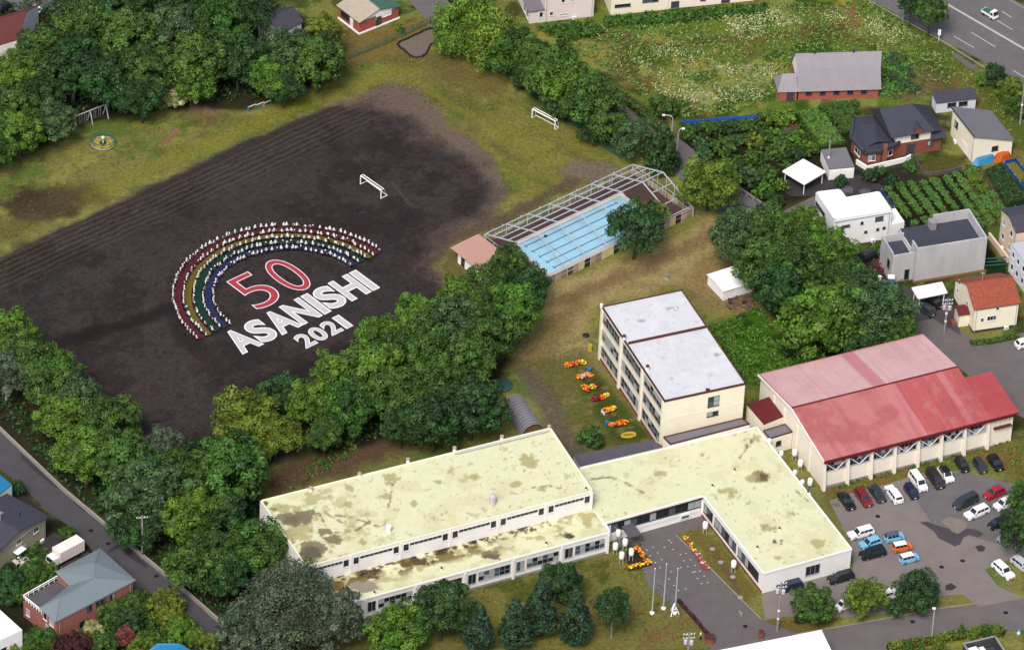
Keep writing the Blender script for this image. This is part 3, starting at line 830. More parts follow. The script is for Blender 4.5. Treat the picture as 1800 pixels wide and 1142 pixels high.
def wing_col(x, y, u, v):
    C = Canvas(x, y, YEL)
    C.mottle(alb(226, 222, 172, 1.62), 3.0, .5, .64, .5)
    C.mottle(MOSS, 1.8, .70, .78, .5, None, 53)
    for a in [(1335, 838, 1.6, STAIN), (1320, 840, 1.0, MOSS), (1344, 838, .7, alb(120, 100, 60)), (1283, 862, 1.0, MOSS), (1285, 872, .8, MOSS), (1264, 864, .6, MOSS), (1348, 926, 1.0, MOSS), (1358, 928, .6, MOSS), (1360, 952, .5, DIRT), (1372, 950, .4, DIRT), (1393, 904, .6, MOSS), (1437, 954, 1.2, MOSS), (1366, 980, .5, MOSS), (1234, 800, .4, DIRT), (1160, 832, .9, MOSS), (1330, 770, .6, MOSS)]:
        C.blob(a[0], a[1], a[2], a[3], None, .14, .95, .9, .7, ZL)
    for pl in [[(1035, 842), (1075, 838), (1100, 848), (1130, 866)], [(1300, 805), (1318, 780), (1325, 764)], [(1312, 782), (1330, 768)], [(1400, 862), (1420, 880)]]:
        C.line(pl, .12, STAIN, .1, .5, .9, .6, ZL)
    C.mottle(STAIN, .8, .71, .77, .6, off=81)
    return C.c
painted_quad('roof', [p.copy() for p in U], .2, upper_col, ROOF_PAINT, sb)
fb = [at(600, 1063, ZL), at(1071.6, 935.6, ZL), Vector((ub[1].x, ub[1].y, ZL)), Vector((ub[0].x, ub[0].y, ZL))]
painted_quad('roof', fb, .2, low_col, ROOF_PAINT, sb)
painted_quad('roof', [at(1064, 919, ZL), at(1236, 871, ZL), at(1330, 751, ZL), at(1019, 823, ZL)], .22, wing_col, ROOF_PAINT, sb)
painted_quad('roof', [at(1342, 1007.5, ZL), at(1497, 965, ZL), at(1330, 751, ZL), at(1236, 871, ZL)], .22, wing_col, ROOF_PAINT, sb)
painted_quad('roof', [at(1064, 919, ZL), at(1019, 823, ZL), Vector((inA.x, inA.y, ZL)), Vector((ub[1].x, ub[1].y, ZL))], .35, wing_col, ROOF_PAINT, sb)
mb = MB(); edge_ring(mb, ub, .22, .22, ZU - .04); mb.build('parapet', M['cream_yellow'], sb)
mb = MB()
for a, b in zip(LW[:-1], LW[1:]):
    d = v2(b) - v2(a); d.normalize(); nr = Vector((d.y, -d.x, 0))
    mb.hexa([v2(a) + nr * .12 + Vector((0, 0, ZL - .22)), v2(b) + nr * .12 + Vector((0, 0, ZL - .22)), v2(b) - nr * .12 + Vector((0, 0, ZL - .22)), v2(a) - nr * .12 + Vector((0, 0, ZL - .22)),
             v2(a) + nr * .12 + Vector((0, 0, ZL + .13)), v2(b) + nr * .12 + Vector((0, 0, ZL + .13)), v2(b) - nr * .12 + Vector((0, 0, ZL + .13)), v2(a) - nr * .12 + Vector((0, 0, ZL + .13))])
mb.build('parapet', M['offwhite'], sb)
# front windows, lower storey
P, Q = v2(LW[0]), v2(LW[1]); LL = (Q - P).length
fx = lambda px: (px - 600) / 471.6 * LL
edges = [553, 641.5, 729.6, 816.7, 902, 988, 1070]
for i, (a, b) in enumerate(zip(edges[:-1], edges[1:])):
    wall_box(sb, 'pilaster', P, Q, fx(b) - .35, fx(b) + .1, 0, ZL - .24, .0, .22, 'offwhite')
    if i == 0: wall_win(sb, P, Q, .6, fx(b) - .8, 1.5, 3.2, 4, 2, 'frame_grey')
    else:
        wall_win(sb, P, Q, fx(a) + .5, fx(a) + 1.9, 1.3, 3.3, 2, 1, 'frame_grey')
        wall_win(sb, P, Q, fx(a) + 2.4, fx(b) - .7, 1.5, 3.3, 6, 2, 'frame_grey')
wall_box(sb, 'plinth', P, Q, 0, LL, 0, .45, .0, .06, 'concrete')
# upper storey clerestory
P, Q = ub[0], ub[1]; LL2 = (Q - P).length
ux = lambda px: (px - 538) / 505 * LL2
be = [538, 616, 703, 789, 874, 959, 1041]
for a, b in zip(be[:-1], be[1:]):
    s0, s1 = ux(a) + .45, ux(b) - .4
    wall_win(sb, P, Q, s0, s0 + .95, ZU - 2.0, ZU - .6, 1, 1, 'frame_white', 'glass_dark', .05)
    wall_win(sb, P, Q, s1 - .95, s1, ZU - 2.0, ZU - .6, 1, 1, 'frame_white', 'glass_dark', .05)
    wall_win(sb, P, Q, s0 + 1.15, s1 - 1.15, ZU - 1.15, ZU - .6, 7, 1, 'frame_white', 'glass_dark', .05, sill=False)
    wall_box(sb, 'pilaster', P, Q, ux(b) - .18, ux(b) + .12, ZL + .02, ZU - .1, 0, .12, 'offwhite')
wall_win(sb, ub[3], ub[0], 9.5, 10.4, 4.8, 6.0, 1, 1, 'frame_grey')
wall_win(sb, ub[3], ub[0], 14.0, 15.2, 4.6, 6.2, 1, 1, 'frame_grey')
# link block: long dark window band, entrance
P, Q = v2(LW[2]), v2(LW[3]); LL3 = (Q - P).length
wall_win(sb, P, Q, 1.2, LL3 - .4, 2.1, 3.7, 14, 1, 'frame_dark', None, .06)
wall_box(sb, 'sill_band', P, Q, 2.4, LL3 - .5, 1.2, 1.9, 0, .12, 'offwhite')
wall_box(sb, 'roof_fascia', P, Q, 0, LL3, ZL - .45, ZL - .24, .0, .25, 'wood_dark')
w = wall_box(sb, 'entrance_sign', P, Q, LL3 - 4.2, LL3 - 2.4, .6, 1.7, .16, .24, 'white_paint')
wall_box(w, 'sign_panel', P, Q, LL3 - 4.0, LL3 - 2.6, .75, 1.25, .241, .25, 'net_green')
d0 = (Q - P).normalized(); n0 = Vector((d0.y, -d0.x, 0))
mb = MB(); mb.box(3.0, 5.2, .2, 3.4, 2.6, 2.8, F=lambda s, t, z: P + d0 * s + n0 * t + Vector((0, 0, z)))
for s_ in (3.15, 5.05): mb.box(s_ - .08, s_ + .08, 3.1, 3.26, 0, 2.6, F=lambda s, t, z: P + d0 * s + n0 * t + Vector((0, 0, z)))
mb.build('porch_canopy', M['slab_grey'], sb)
# wing windows
P, Q = v2(LW[3]), v2(LW[4]); LW_ = (Q - P).length
for a, b, n in [(.03, .17, 3), (.21, .56, 6), (.60, .93, 6)]:
    wall_win(sb, P, Q, a * LW_, b * LW_, 1.4, 3.2, n, 1, 'frame_dark')
wall_box(sb, 'plinth', P, Q, 0, LW_, 0, .5, 0, .06, 'brick')
P, Q = v2(LW[4]), v2(LW[5]); LW2 = (Q - P).length
wall_win(sb, P, Q, .49 * LW2, .645 * LW2, 1.2, 3.1, 3, 1, 'frame_grey')
# roof furniture
def vent(parent, px, py, z, h=.9, r=.22, cap='roof_trim', body='white_paint', name='roof_vent'):
    c = at(px, py, z)
    mb = MB(); mb.lathe([(r, -.02), (r, h * .7)], 8, c)
    o = mb.build(name, M[body], parent, smooth=False)
    mb = MB(); mb.lathe([(r * 1.15, h * .7), (r * 1.15, h), (r * .4, h * 1.1)], 8, c)
    mb.build('vent_cap', M[cap], o)
    return o
for p in [(546, 863), (632, 838), (717, 813), (799, 793), (882, 773), (965, 755)]:
    vent(sb, p[0], p[1], ZU, .95, .30, 'roof_pink')
for p in [(776, 1002), (960, 958), (658, 1044), (1252, 857), (1331, 965), (1420, 868), (1370, 932), (1030, 862), (1291, 829)]:
    vent(sb, p[0], p[1], ZU if p[1] < 864 and p[0] < 1040 else ZL, .7, .16, 'roof_trim')
o = vent(sb, 683, 934, ZU, 1.3, .42, 'white_paint')
c = at(866, 885, ZU)
mb = MB(); mb.lathe([(.55, -.02), (.55, 1.6), (.3, 2.0)], 10, c); mb.tube([c + Vector((0, 0, 1.9)), c + Vector((0, 0, 3.4))], .07); mb.box(c.x - .5, c.x + .5, c.y - .06, c.y + .06, c.z + 3.0, c.z + 3.35)
mb.build('siren_mast', M['grey_wall'], sb)
mb = MB(); a, b = at(800, 797, ZU + .35), at(966, 756, ZU + .35); mb.tube([a, b], .16, 8); mb.build('duct_pipe', M['steel'], sb)
for p in [(1373, 800), (1397, 833), (1410, 850), (1421, 872), (1352, 778)]:
    c = at(p[0], p[1], ZL - .9)
    mb = MB(); mb.lathe([(.3, 0), (.38, .15), (.38, .7), (.2, .9)], 8, c); mb.build('exhaust_hood', M['white_paint'], sb)

# low grey lean-to behind the link block
lf = thing('lean_to_store', 'low grey flat roofed store along the back of the yellow school roof', 'storage shed', at(1100, 800, 0))
q = [at(1008, 800, 2.6), at(1146, 772, 2.6), at(1166, 784, 2.6), at(1020, 818, 2.6)]
mb = MB(); mb.prism([(p.x, p.y) for p in q], 0, 2.45); mb.build('wall', M['grey_wall'], lf)
mb = MB(); mb.slab(q, .15); mb.build('roof', M['slab_grey'], lf)

# ------------------------------------------------------------------ three-storey classroom block
Z3 = 11.2
F3 = Fr((1168.5, 703.5), (1310, 673), Z3, (1050, 541))
cb = thing('classroom_block', 'cream three storey classroom block with pale flat metal roof and brown roof edge', 'school', F3(0, 0, 0))
L3, D3 = F3.L, F3.D
mb = MB(); mb.box(0, L3, 0, D3, 0, Z3 - .15, F=F3); mb.build('wall', M['cream_yellow'], cb)
def r3col(x, y, u, v):
    C = Canvas(x, y, alb(236, 236, 238, 1.6))
    C.mottle(alb(226, 228, 234, 1.62), 4, .45, .65, .5)
    C.mottle(alb(240, 240, 242, 1.55), 1.5, .5, .7, .5, off=7)
    for a in [(1188, 544, .5), (1165, 628, .35), (1180, 664, .3), (1126, 563, .5), (1258, 622, .7), (1205, 650, .3), (1180, 541, .6)]:
        C.blob(a[0], a[1], a[2], alb(150, 146, 150), a[2] * .5, .2, .4, .8, .6, Z3)
    C.mottle(alb(196, 198, 206), .8, .7, .76, .4, off=17)
    return C.c
painted_quad('roof', [F3(0, 0, Z3 - .1), F3(L3, 0, Z3 - .1), F3(L3, D3, Z3 - .1), F3(0, D3, Z3 - .1)], .4, r3col, METAL_PAINT, cb)
mb = MB(); edge_ring(mb, [F3(-.12, -.12, 0), F3(L3 + .12, -.12, 0), F3(L3 + .12, D3 + .12, 0), F3(-.12, D3 + .12, 0)], .2, .36, Z3 - .3); mb.build('roof_edge', M['roof_trim'], cb)
mb = MB(); mb.box(.2, L3 - .2, .6 * D3 - .2, .6 * D3 + .05, Z3 - .1, Z3 + .35, F=F3); mb.build('expansion_joint', M['roof_trim'], cb)
P, Q = side(F3, 'left')
bays = [(.012, .305), (.335, .645), (.675, .985)]
for a, b in bays:
    for fl in range(3):
        z0 = .95 + 3.55 * fl
        wall_win(cb, P, Q, a * D3 + .35, b * D3 - .35, z0 + .25, z0 + 2.25, 6, 2, 'frame_grey', None, .07)
for s in [0, .32 * D3 - .25, .66 * D3 - .25, D3 - .5]:
    wall_box(cb, 'pilaster', P, Q, s, s + .55, 0, Z3 - .32, 0, .35, 'cream_yellow')
for s in [.335 * D3, .675 * D3]:
    mb = MB(); d = (Q - P).normalized(); nr = Vector((d.y, -d.x, 0)); c = P + d * s + nr * .12
    mb.tube([c + Vector((0, 0, .2)), c + Vector((0, 0, Z3 - .4))], .08); mb.build('drainpipe', M['white_paint'], cb)
wall_box(cb, 'plinth', P, Q, 0, D3, 0, .5, 0, .12, 'brick')
P, Q = side(F3, 'front')
wall_win(cb, P, Q, 8.2, 10.2, 7.7, 9.7, 2, 2, 'frame_dark')
wall_win(cb, P, Q, 8.2, 10.2, 5.6, 6.4, 2, 1, 'frame_dark')
wall_box(cb, 'string_course', P, Q, 0, L3, 7.0, 7.08, 0, .04, 'cream')
mb = MB(); d = (Q - P).normalized(); c = P + d * 4.2 + Vector((d.y, -d.x, 0)) * .03 + Vector((0, 0, 9.0))
ring = [c + d * math.cos(t) * .5 + Vector((0, 0, math.sin(t) * .5)) for t in np.linspace(0, 2 * PI, 15)]
mb.tube(ring, .06, 5); mb.bar(c - d * .28, c + d * .28, .08); mb.bar(c - Vector((0, 0, .3)), c + Vector((0, 0, .3)), .08); mb.build('school_crest', M['offwhite'], cb)
vent(cb, 1097, 597, Z3, 1.0, .26, 'roof_trim'); vent(cb, 1138, 650, Z3, 1.0, .26, 'roof_trim'); vent(cb, 1057, 540, Z3, .7, .25, 'white_paint')
vent(cb, 1188, 543, Z3, .5, .2, 'grey_wall'); vent(cb, 1265, 613, Z3, .4, .16, 'roof_pink')
for p in [(1244, 686)]:
    c = at(p[0], p[1], Z3); mb = MB(); mb.box(c.x - .35, c.x + .35, c.y - .2, c.y + .2, c.z, c.z + .35); mb.build('roof_drain_box', M['roof_trim'], cb)

# grey flat link roof in front of the classroom block
lk = thing('link_corridor', 'narrow grey roofed corridor joining the classroom block to the yellow roof', 'corridor', at(1240, 775, 0))
q = [at(1178, 781, 5.0), at(1318, 745, 5.0), at(1304, 735, 5.0), at(1166, 768, 5.0)]
mb = MB(); mb.prism([(p.x, p.y) for p in q], 0, 4.8); mb.build('wall', M['cream'], lk)
mb = MB(); mb.slab(q, .2); mb.build('roof', M['roof_greymetal'], lk)
mb = MB(); edge_ring(mb, q, .12, .22, 4.95); mb.build('roof_edge', M['roof_trim'], lk)

# ------------------------------------------------------------------ gymnasium
ZE, ZR = 6.4, 8.4
FG = Fr((1447.5, 808), (1741, 734), ZE, (1336.5, 658.5))
gm = thing('gymnasium', 'large gymnasium with faded red and pink metal gable roof and buttressed cream walls', 'gymnasium', FG(0, 0, 0))
LG, DG = FG.L, FG.D
mb = MB(); mb.box(.3, LG - .3, .05, DG - .3, 0, ZE - .3, F=FG)
w_ = mb.build('wall', M['cream'], gm)
def gable_end(x0, x1, y0, y1, yr, ze, zr, F, mm, parent, name='gable_wall'):
    mb = MB()
    p = [(x0, y0, ze), (x0, y1, ze), (x0, yr, zr), (x1, y0, ze), (x1, y1, ze), (x1, yr, zr)]
    mb.add([F(*q) for q in p], [(0, 2, 1), (3, 4, 5), (0, 1, 4, 3), (1, 2, 5, 4), (2, 0, 3, 5)])
    return mb.build(name, mm, parent)
YR = DG * .5
gable_end(.3, LG - .3, .05, DG - .3, YR, ZE - .3, ZR - .3, FG, M['cream'], gm)
def roof_slope(F, pts, t, m, parent, colour=None, res=.3, name='roof'):
    """pts: four local (x,y,z) eave-left, eave-right, ridge-right, ridge-left."""
    W = [F(*p) for p in pts]
    nrm = (W[1] - W[0]).cross(W[3] - W[0]).normalized()
    if nrm.z < 0: nrm = -nrm
    mb = MB(); mb.slab([p - nrm * .006 for p in W] if colour else W, t)
    o = mb.build(name, m, parent)
    if colour:
        painted_quad('roof_sheeting', W, res, colour, METAL_PAINT, o)
    return o
RED1 = alb(206, 128, 124, 1.55); RED2 = alb(198, 98, 96, 1.6); PINK = alb(222, 182, 180, 1.42); PINK2 = alb(216, 140, 142, 1.6)
def gfront(x, y, u, v):
    C = Canvas(x, y, RED1)
    C.mottle(alb(212, 136, 132, 1.55), 3, .45, .65, .4)
    C.mix(step(u, .617, .62), RED2)
    for a, b, k in [(.44, .455, .6), (.48, .495, .4), (.535, .56, .5), (.575, .617, .8), (.865, .90, .8)]:
        C.mix(step(u, a - .003, a) * step(u, b + .003, b) * k, PINK2)
    C.mix(step(fbm(u * 300, v * 2, 4, 3), .52, .7) * .3, PINK2)
    C.mottle(alb(186, 90, 90, 1.9), 5, .5, .7, .5, off=15)
    C.mottle(alb(214, 150, 148, 1.8), 1.2, .58, .74, .4, off=35)
    C.mix(step(fbm(u * 40, v * 1.5, 1.3, 3), .55, .75) * .35, alb(178, 92, 90, 1.9))
    return C.c
def gback(x, y, u, v):
    C = Canvas(x, y, PINK)  # back slope: faded paint, plus sky sheen put into the pale colour
    C.mottle(alb(214, 164, 164, 1.45), 4, .45, .65, .35)
    C.mix(step(u, .49, .493) * step(u, .575, .572), PINK2)
    C.mix(step(v, .04, .0) * .8, RED2); C.mix(step(u, .02, .0) * .8, RED2)
    C.mix(step(fbm(u * 300, v * 2, 4, 3), .5, .7) * .35, alb(224, 182, 184))
    return C.c
XR = LG * 1.0
roof_slope(FG, [(0, -.35, ZE), (LG, -.35, ZE), (LG, YR, ZR), (0, YR, ZR)], .18, M['roof_red'], gm, gfront)
roof_slope(FG, [(LG, DG + .3, ZE), (0, DG + .3, ZE), (0, YR, ZR), (LG, YR, ZR)], .18, M['roof_red'], gm, lambda x, y, u, v: gback(x, y, 1 - u, v))
mb = MB()
for i in range(1, int(LG / .45)):
    x = i * .45
    sl = (ZR - ZE) / (YR + .35)
    mb.hexa([FG(x - .02, -.3, ZE + .005), FG(x + .02, -.3, ZE + .005), FG(x + .02, YR - .1, ZR - .01), FG(x - .02, YR - .1, ZR - .01),
             FG(x - .02, -.3, ZE + .022), FG(x + .02, -.3, ZE + .022), FG(x + .02, YR - .1, ZR + .012), FG(x - .02, YR - .1, ZR + .012)])
o = mb.build('roof_seams', mat('roof_seam_red', alb(206, 112, 115, 1.75), .45, .08, .6, .4), gm); o['kind'] = 'stuff'
mb = MB()
for i in range(1, int(LG / .45)):
    x = i * .45
    mb.hexa([FG(x - .02, YR + .1, ZR - .01), FG(x + .02, YR + .1, ZR - .01), FG(x + .02, DG + .25, ZE + .005), FG(x - .02, DG + .25, ZE + .005),
             FG(x - .02, YR + .1, ZR + .012), FG(x + .02, YR + .1, ZR + .012), FG(x + .02, DG + .25, ZE + .022), FG(x - .02, DG + .25, ZE + .022)])
o = mb.build('roof_seams', mat('roof_seam_pink', alb(222, 172, 176, 1.5), .45, .06, .6, .4), gm); o['kind'] = 'stuff'
mb = MB(); mb.box(0, LG, YR - .15, YR + .15, ZR - .02, ZR + .09, F=FG); mb.build('ridge_cap', M['roof_red'], gm)
mb = MB(); mb.box(-.05, LG + 4.9, -.62, -.36, ZE - .5, ZE - .05, F=FG); mb.build('gutter', M['roof_red'], gm)
mb = MB(); mb.hexa([FG(-.12, -.35, ZE - .35), FG(0, -.35, ZE - .35), FG(0, YR, ZR - .35), FG(-.12, YR, ZR - .35), FG(-.12, -.35, ZE + .02), FG(0, -.35, ZE + .02), FG(0, YR, ZR + .02), FG(-.12, YR, ZR + .02)])
mb.hexa([FG(-.12, YR, ZR - .35), FG(0, YR, ZR - .35), FG(0, DG + .3, ZE - .35), FG(-.12, DG + .3, ZE - .35), FG(-.12, YR, ZR + .02), FG(0, YR, ZR + .02), FG(0, DG + .3, ZE + .02), FG(-.12, DG + .3, ZE + .02)])
mb.build('barge_board', M['white_paint'], gm)
nb = 7; P, Q = FG(.0, .05, 0), FG(LG, .05, 0)
step_ = (LG - .6) / nb
for i in range(nb + 1):
    x = .3 + i * step_
    mb = MB()
    mb.hexa([FG(x - .25, -.75, 0), FG(x + .25, -.75, 0), FG(x + .25, .1, 0), FG(x - .25, .1, 0), FG(x - .2, -.25, ZE - .6), FG(x + .2, -.25, ZE - .6), FG(x + .2, .1, ZE - .6), FG(x - .2, .1, ZE - .6)])
    mb.build('buttress', M['cream'], gm)
    if i < nb:
        wall_win(gm, P, Q, x + .35, x + step_ - .35, ZE - 2.7, ZE - .75, 5, 2, 'frame_grey', None, .06)
        mb = MB(); mid = x + step_ / 2
        for s in (-1, 1):
            mb.bar(FG(mid, -.12, ZE - 2.8), FG(mid + s * (step_ / 2 - .25), -.12, ZE - .9), .11, .11)
        mb.build('brace', M['white_paint'], gm)
wall_box(gm, 'plinth', P, Q, .3, LG - .3, 0, .5, 0, .08, 'concrete')
P, Q = FG(.3, DG, 0), FG(.3, .05, 0)
for s in (5.5, 9.5, 14.5, 19.5):
    wall_box(gm, 'pilaster', P, Q, s, s + .4, 0, ZE - .35, 0, .2, 'cream')
# annexe at the right gable
mb = MB(); mb.box(LG - .3, LG + 4.6, .06, YR - 2.6, 0, ZE - .5, F=FG); mb.build('annexe_wall', M['cream'], gm)
def annex(x, y, u, v):
    C = Canvas(x, y, alb(208, 92, 94)); C.mottle(alb(214, 112, 112), 2.5, .5, .7, .5); return C.c
zs = lambda y: ZE + (ZR - ZE) * (y + .35) / (YR + .35)
roof_slope(FG, [(LG + .02, -.35, ZE - .02), (LG + 5.4, -.35, ZE - .02), (LG + 5.4, YR - 2.4, zs(YR - 2.4) - .35), (LG + .02, YR - 2.4, zs(YR - 2.4) - .35)], .18, M['roof_red'], gm, annex)
P, Q = FG(LG, .1, 0), FG(LG + 4.6, .1, 0)
wall_box(gm, 'canopy', P, Q, .8, 4.2, ZE - 2.6, ZE - 2.4, 0, .6, 'roof_red')
wall_win(gm, P, Q, 1.2, 3.9, ZE - 2.2, ZE - .9, 3, 1, 'frame_grey', 'glass_dark')

# small red-roofed lobby and flat lobby between classrooms and gym
lb = thing('lobby_annexe', 'small lobby with dark red roof tucked against the gymnasium end wall', 'lobby', at(1345, 745, 0))
q = [at(1343, 745, 4.6), at(1377, 731, 4.6), at(1352, 697, 4.6), at(1313, 710, 4.6)]
mb = MB(); mb.prism([(p.x, p.y) for p in q], 0, 4.4); mb.build('wall', M['cream'], lb)
mb = MB(); mb.slab(q, .22); mb.build('roof', M['roof_red'], lb)
lb2 = thing('lobby_annexe', 'low lobby with grey flat roof and red trim beside the gymnasium wall', 'lobby', at(1370, 775, 0))
q = [at(1353, 771, 3.6), at(1393, 759, 3.6), at(1380, 745, 3.6), at(1341, 757, 3.6)]
mb = MB(); mb.prism([(p.x, p.y) for p in q], 0, 3.45); mb.build('wall', M['cream'], lb2)
mb = MB(); mb.slab(q, .15); mb.build('roof', M['roof_greymetal'], lb2)
mb = MB(); edge_ring(mb, q, .12, .2, 3.55); mb.build('roof_edge', M['roof_trim'], lb2)
wall_win(lb2, q[0], q[1], 1.4, 2.3, 1.6, 2.5, 1, 1, 'frame_dark', 'glass_dark')
# ------------------------------------------------------------------ houses around the school
def house(name, label, cat, F, group=None):
    return thing(name, label, cat, F(0, 0, 0), group)

def box_walls(F, parent, m, x0, x1, y0, y1, z1, z0=0.0, name='wall'):
    mb = MB(); mb.box(x0, x1, y0, y1, z0, z1, F=F); return mb.build(name, M[m], parent)

def gable_roof(F, parent, x0, x1, y0, y1, yr, ze, zr, m, along='x', over=.4, ze2=None, zb=None, names=('roof', 'roof'), ms=None, t=.16, wallm=None, seams=None):
    """Ridge along x at y=yr (or along y at x=yr when along='y')."""
    ze2 = ze if ze2 is None else ze2
    ms = ms or (m, m)
    if along == 'x':
        a = [(x0 - over, y0 - over, ze), (x1 + over, y0 - over, ze), (x1 + over, yr, zr), (x0 - over, yr, zr)]
        b = [(x1 + over, y1 + over, ze2), (x0 - over, y1 + over, ze2), (x0 - over, yr, zr), (x1 + over, yr, zr)]
        w = [(x0, y0, ze - .3), (x0, y1, ze2 - .3), (x0, yr, zr - .25), (x1, y0, ze - .3), (x1, y1, ze2 - .3), (x1, yr, zr - .25)]
    else:
        a = [(x0 - over, y1 + over, ze), (x0 - over, y0 - over, ze), (yr, y0 - over, zr), (yr, y1 + over, zr)]
        b = [(x1 + over, y0 - over, ze2), (x1 + over, y1 + over, ze2), (yr, y1 + over, zr), (yr, y0 - over, zr)]
        w = [(x0, y0, ze - .3), (x1, y0, ze2 - .3), (yr, y0, zr - .25), (x0, y1, ze - .3), (x1, y1, ze2 - .3), (yr, y1, zr - .25)]
    for pts, mm, nm in ((a, ms[0], names[0]), (b, ms[1], names[1])):
        mb = MB(); mb.slab([F(*p) for p in pts], t)
        o = mb.build(nm, M[mm], parent)
        if seams:
            W = [Vector(F(*p)) for p in pts]
            mb = MB(); n = int((W[1] - W[0]).length / seams)
            nr = (W[1] - W[0]).cross(W[3] - W[0]).normalized()
            if nr.z < 0: nr = -nr
            for i in range(1, n):
                k = i / n
                mb.bar(W[0].lerp(W[1], k) + nr * .02, W[3].lerp(W[2], k) + nr * .02, .04, .06, up=nr)
            s_ = mb.build('roof_seams', M[mm], o); s_['kind'] = 'stuff'
    if wallm:
        mb = MB(); mb.add([F(*p) for p in w], [(0, 2, 1), (3, 4, 5), (0, 1, 4, 3), (1, 2, 5, 4), (2, 0, 3, 5)])
        mb.build('gable_wall', M[wallm], parent)
    mb = MB()
    if along == 'x': mb.box(x0 - over, x1 + over, yr - .12, yr + .12, zr - .03, zr + .07, F=F)
    else: mb.box(yr - .12, yr + .12, y0 - over, y1 + over, zr - .03, zr + .07, F=F)
    mb.build('ridge_cap', M[ms[0]], parent)

def flat_roof(parent, pts, z, t, m, trim=None, h=.2, w=.2, base=0.0, wall=None):
    """pts: world points (any order ccw) of the outline."""
    P = [(p[0], p[1]) for p in pts]
    a = sum(P[i][0] * P[(i + 1) % len(P)][1] - P[(i + 1) % len(P)][0] * P[i][1] for i in range(len(P)))
    if a < 0: P = P[::-1]
    if wall:
        mb = MB(); mb.prism(P, base, z - t); mb.build('wall', M[wall], parent)
    mb = MB(); mb.prism(P, z - t, z); mb.build('roof', M[m], parent)
    if trim:
        mb = MB(); edge_ring(mb, [Vector((p[0], p[1], 0)) for p in P], w, h, z - .01)
        mb.build('parapet', M[trim], parent)

def loc_win(parent, F, which, items, L=None, D=None, x0=0, y0=0):
    """items: (s0, s1, z0, z1, n[, rows[, frame]])"""
    P, Q = side(F, which, L, D)
    for it in items:
        wall_win(parent, P, Q, *it[:5], *(it[5:] or (1,)))

def door(parent, P, Q, s0, s1, h, m='wood_dark', z0=0.1):
    o = wall_box(parent, 'door', P, Q, s0, s1, z0, z0 + h, 0, .06, m)
    p, q = v2(P), v2(Q); d = (q - p).normalized(); nr = Vector((d.y, -d.x, 0))
    mb = MB(); c = p + d * (s1 - .15) + nr * .09 + Vector((0, 0, z0 + 1.0)); mb.box(c.x - .05, c.x + .05, c.y - .05, c.y + .05, c.z - .08, c.z + .08)
    mb.build('handle', M['steel'], o)
    return o

FIT = []
# slate gabled house at the lower street
F = Fr((-20, 985), (86, 907), 4.6, (31, 858))
h = house('house', 'olive house with dark slate gable roof beside the street', 'house', F)
box_walls(F, h, 'olive_wall', .4, F.L - .4, .4, F.D, 4.3)
gable_roof(F, h, .4, F.L - .4, .4, F.D, F.L / 2, 4.6, 6.3, 'roof_slate', 'y', .5, wallm='olive_wall', seams=.45)
P, Q = F(.4, .4, 0), F(F.L - .4, .4, 0)
for s, z in [(7.0, 3.0), (8.0, .9), (11.3, 2.8)]: wall_win(h, P, Q, s, s + 1.1, z, z + 1.0, 2)
mb = MB(); mb.box(6.5, 8.6, -.7, .4, 2.0, 2.15, F=F); mb.build('porch_canopy', M['white'], h)
mb = MB(); mb.bar(F(F.L * .72, 3.0, 6.05), F(F.L * .78, 3.6, 6.0), .12, .5); mb.build('skylight', M['glass_mid'], h)
FIT.append((h, F(.4, .4, 0), F(F.L - .4, .4, 0), 4.2, (.5, .9), F(F.L * .5, 4, 6.2)))

# salmon brick house with pale hipped roof
z, zr = 5.2, 6.6
pts = dict(F=at(97, 1093, z), R=at(239, 1019, z), T=at(176, 963, z), N=at(97, 1004, z), I=at(121, 1029, z), W=at(69, 1068, z), r1=at(104, 1050, zr), r2=at(166, 1014, zr), r3=at(166, 989, zr))
h = thing('house', 'salmon brick house with pale blue grey hipped metal roof', 'house', v2(pts['F']))
dk = [at(41, 1053, 3.6), at(104, 1017, 3.6)]
pc = Vector((0, 0, 0))
for k in 'FRTNIW': pc += v2(pts[k])
pc /= 6
sh = lambda p: v2(p) + (pc - v2(p)).normalized() * .5
outl = [sh(pts[k]) for k in 'FRTNIW']
mb = MB(); mb.prism([(p.x, p.y) for p in outl], 0, z - .12); mb.build('wall', M['brick_salmon'], h)
for q in (['F', 'R', 'r2', 'r1'], ['R', 'T', 'r3', 'r2'], ['T', 'N', 'r3'], ['N', 'I', 'r2', 'r3'], ['I', 'W', 'r1', 'r2'], ['W', 'F', 'r1']):
    mb = MB(); mb.slab([pts[k] for k in q], .14); o = mb.build('roof', M['roof_greyblue'], h)
mb = MB()
for a, b in (('r1', 'r2'), ('r2', 'r3'), ('F', 'r1'), ('W', 'r1'), ('R', 'r2'), ('T', 'r3'), ('N', 'r3')):
    mb.bar(pts[a] + Vector((0, 0, .03)), pts[b] + Vector((0, 0, .03)), .2, .1)
mb.build('ridge_cap', M['roof_greyblue'], h)
tq = [v2(dk[0]), v2(dk[1]), sh(pts['I']), sh(pts['W'])]
mb = MB(); mb.prism([(p.x, p.y) for p in tq], 0, 3.5); mb.build('terrace', M['brick_salmon'], h)
mb = MB(); mb.prism([(p.x, p.y) for p in tq], 3.5, 3.6); mb.build('terrace_floor', M['slab_grey'], h)
mb = MB()
for a, b in ((tq[0], tq[1]), (tq[0], tq[3])):
    mb.bar(a + Vector((0, 0, 4.5)), b + Vector((0, 0, 4.5)), .16, .12); mb.bar(a + Vector((0, 0, 4.1)), b + Vector((0, 0, 4.1)), .08)
    n = 7
    for i in range(n + 1): p = a.lerp(b, i / n); mb.bar(p + Vector((0, 0, 3.6)), p + Vector((0, 0, 4.5)), .1)
mb.build('railing', M['white_paint'], h)
P, Q = sh(pts['F']), sh(pts['R']); LN = (v2(Q) - v2(P)).length
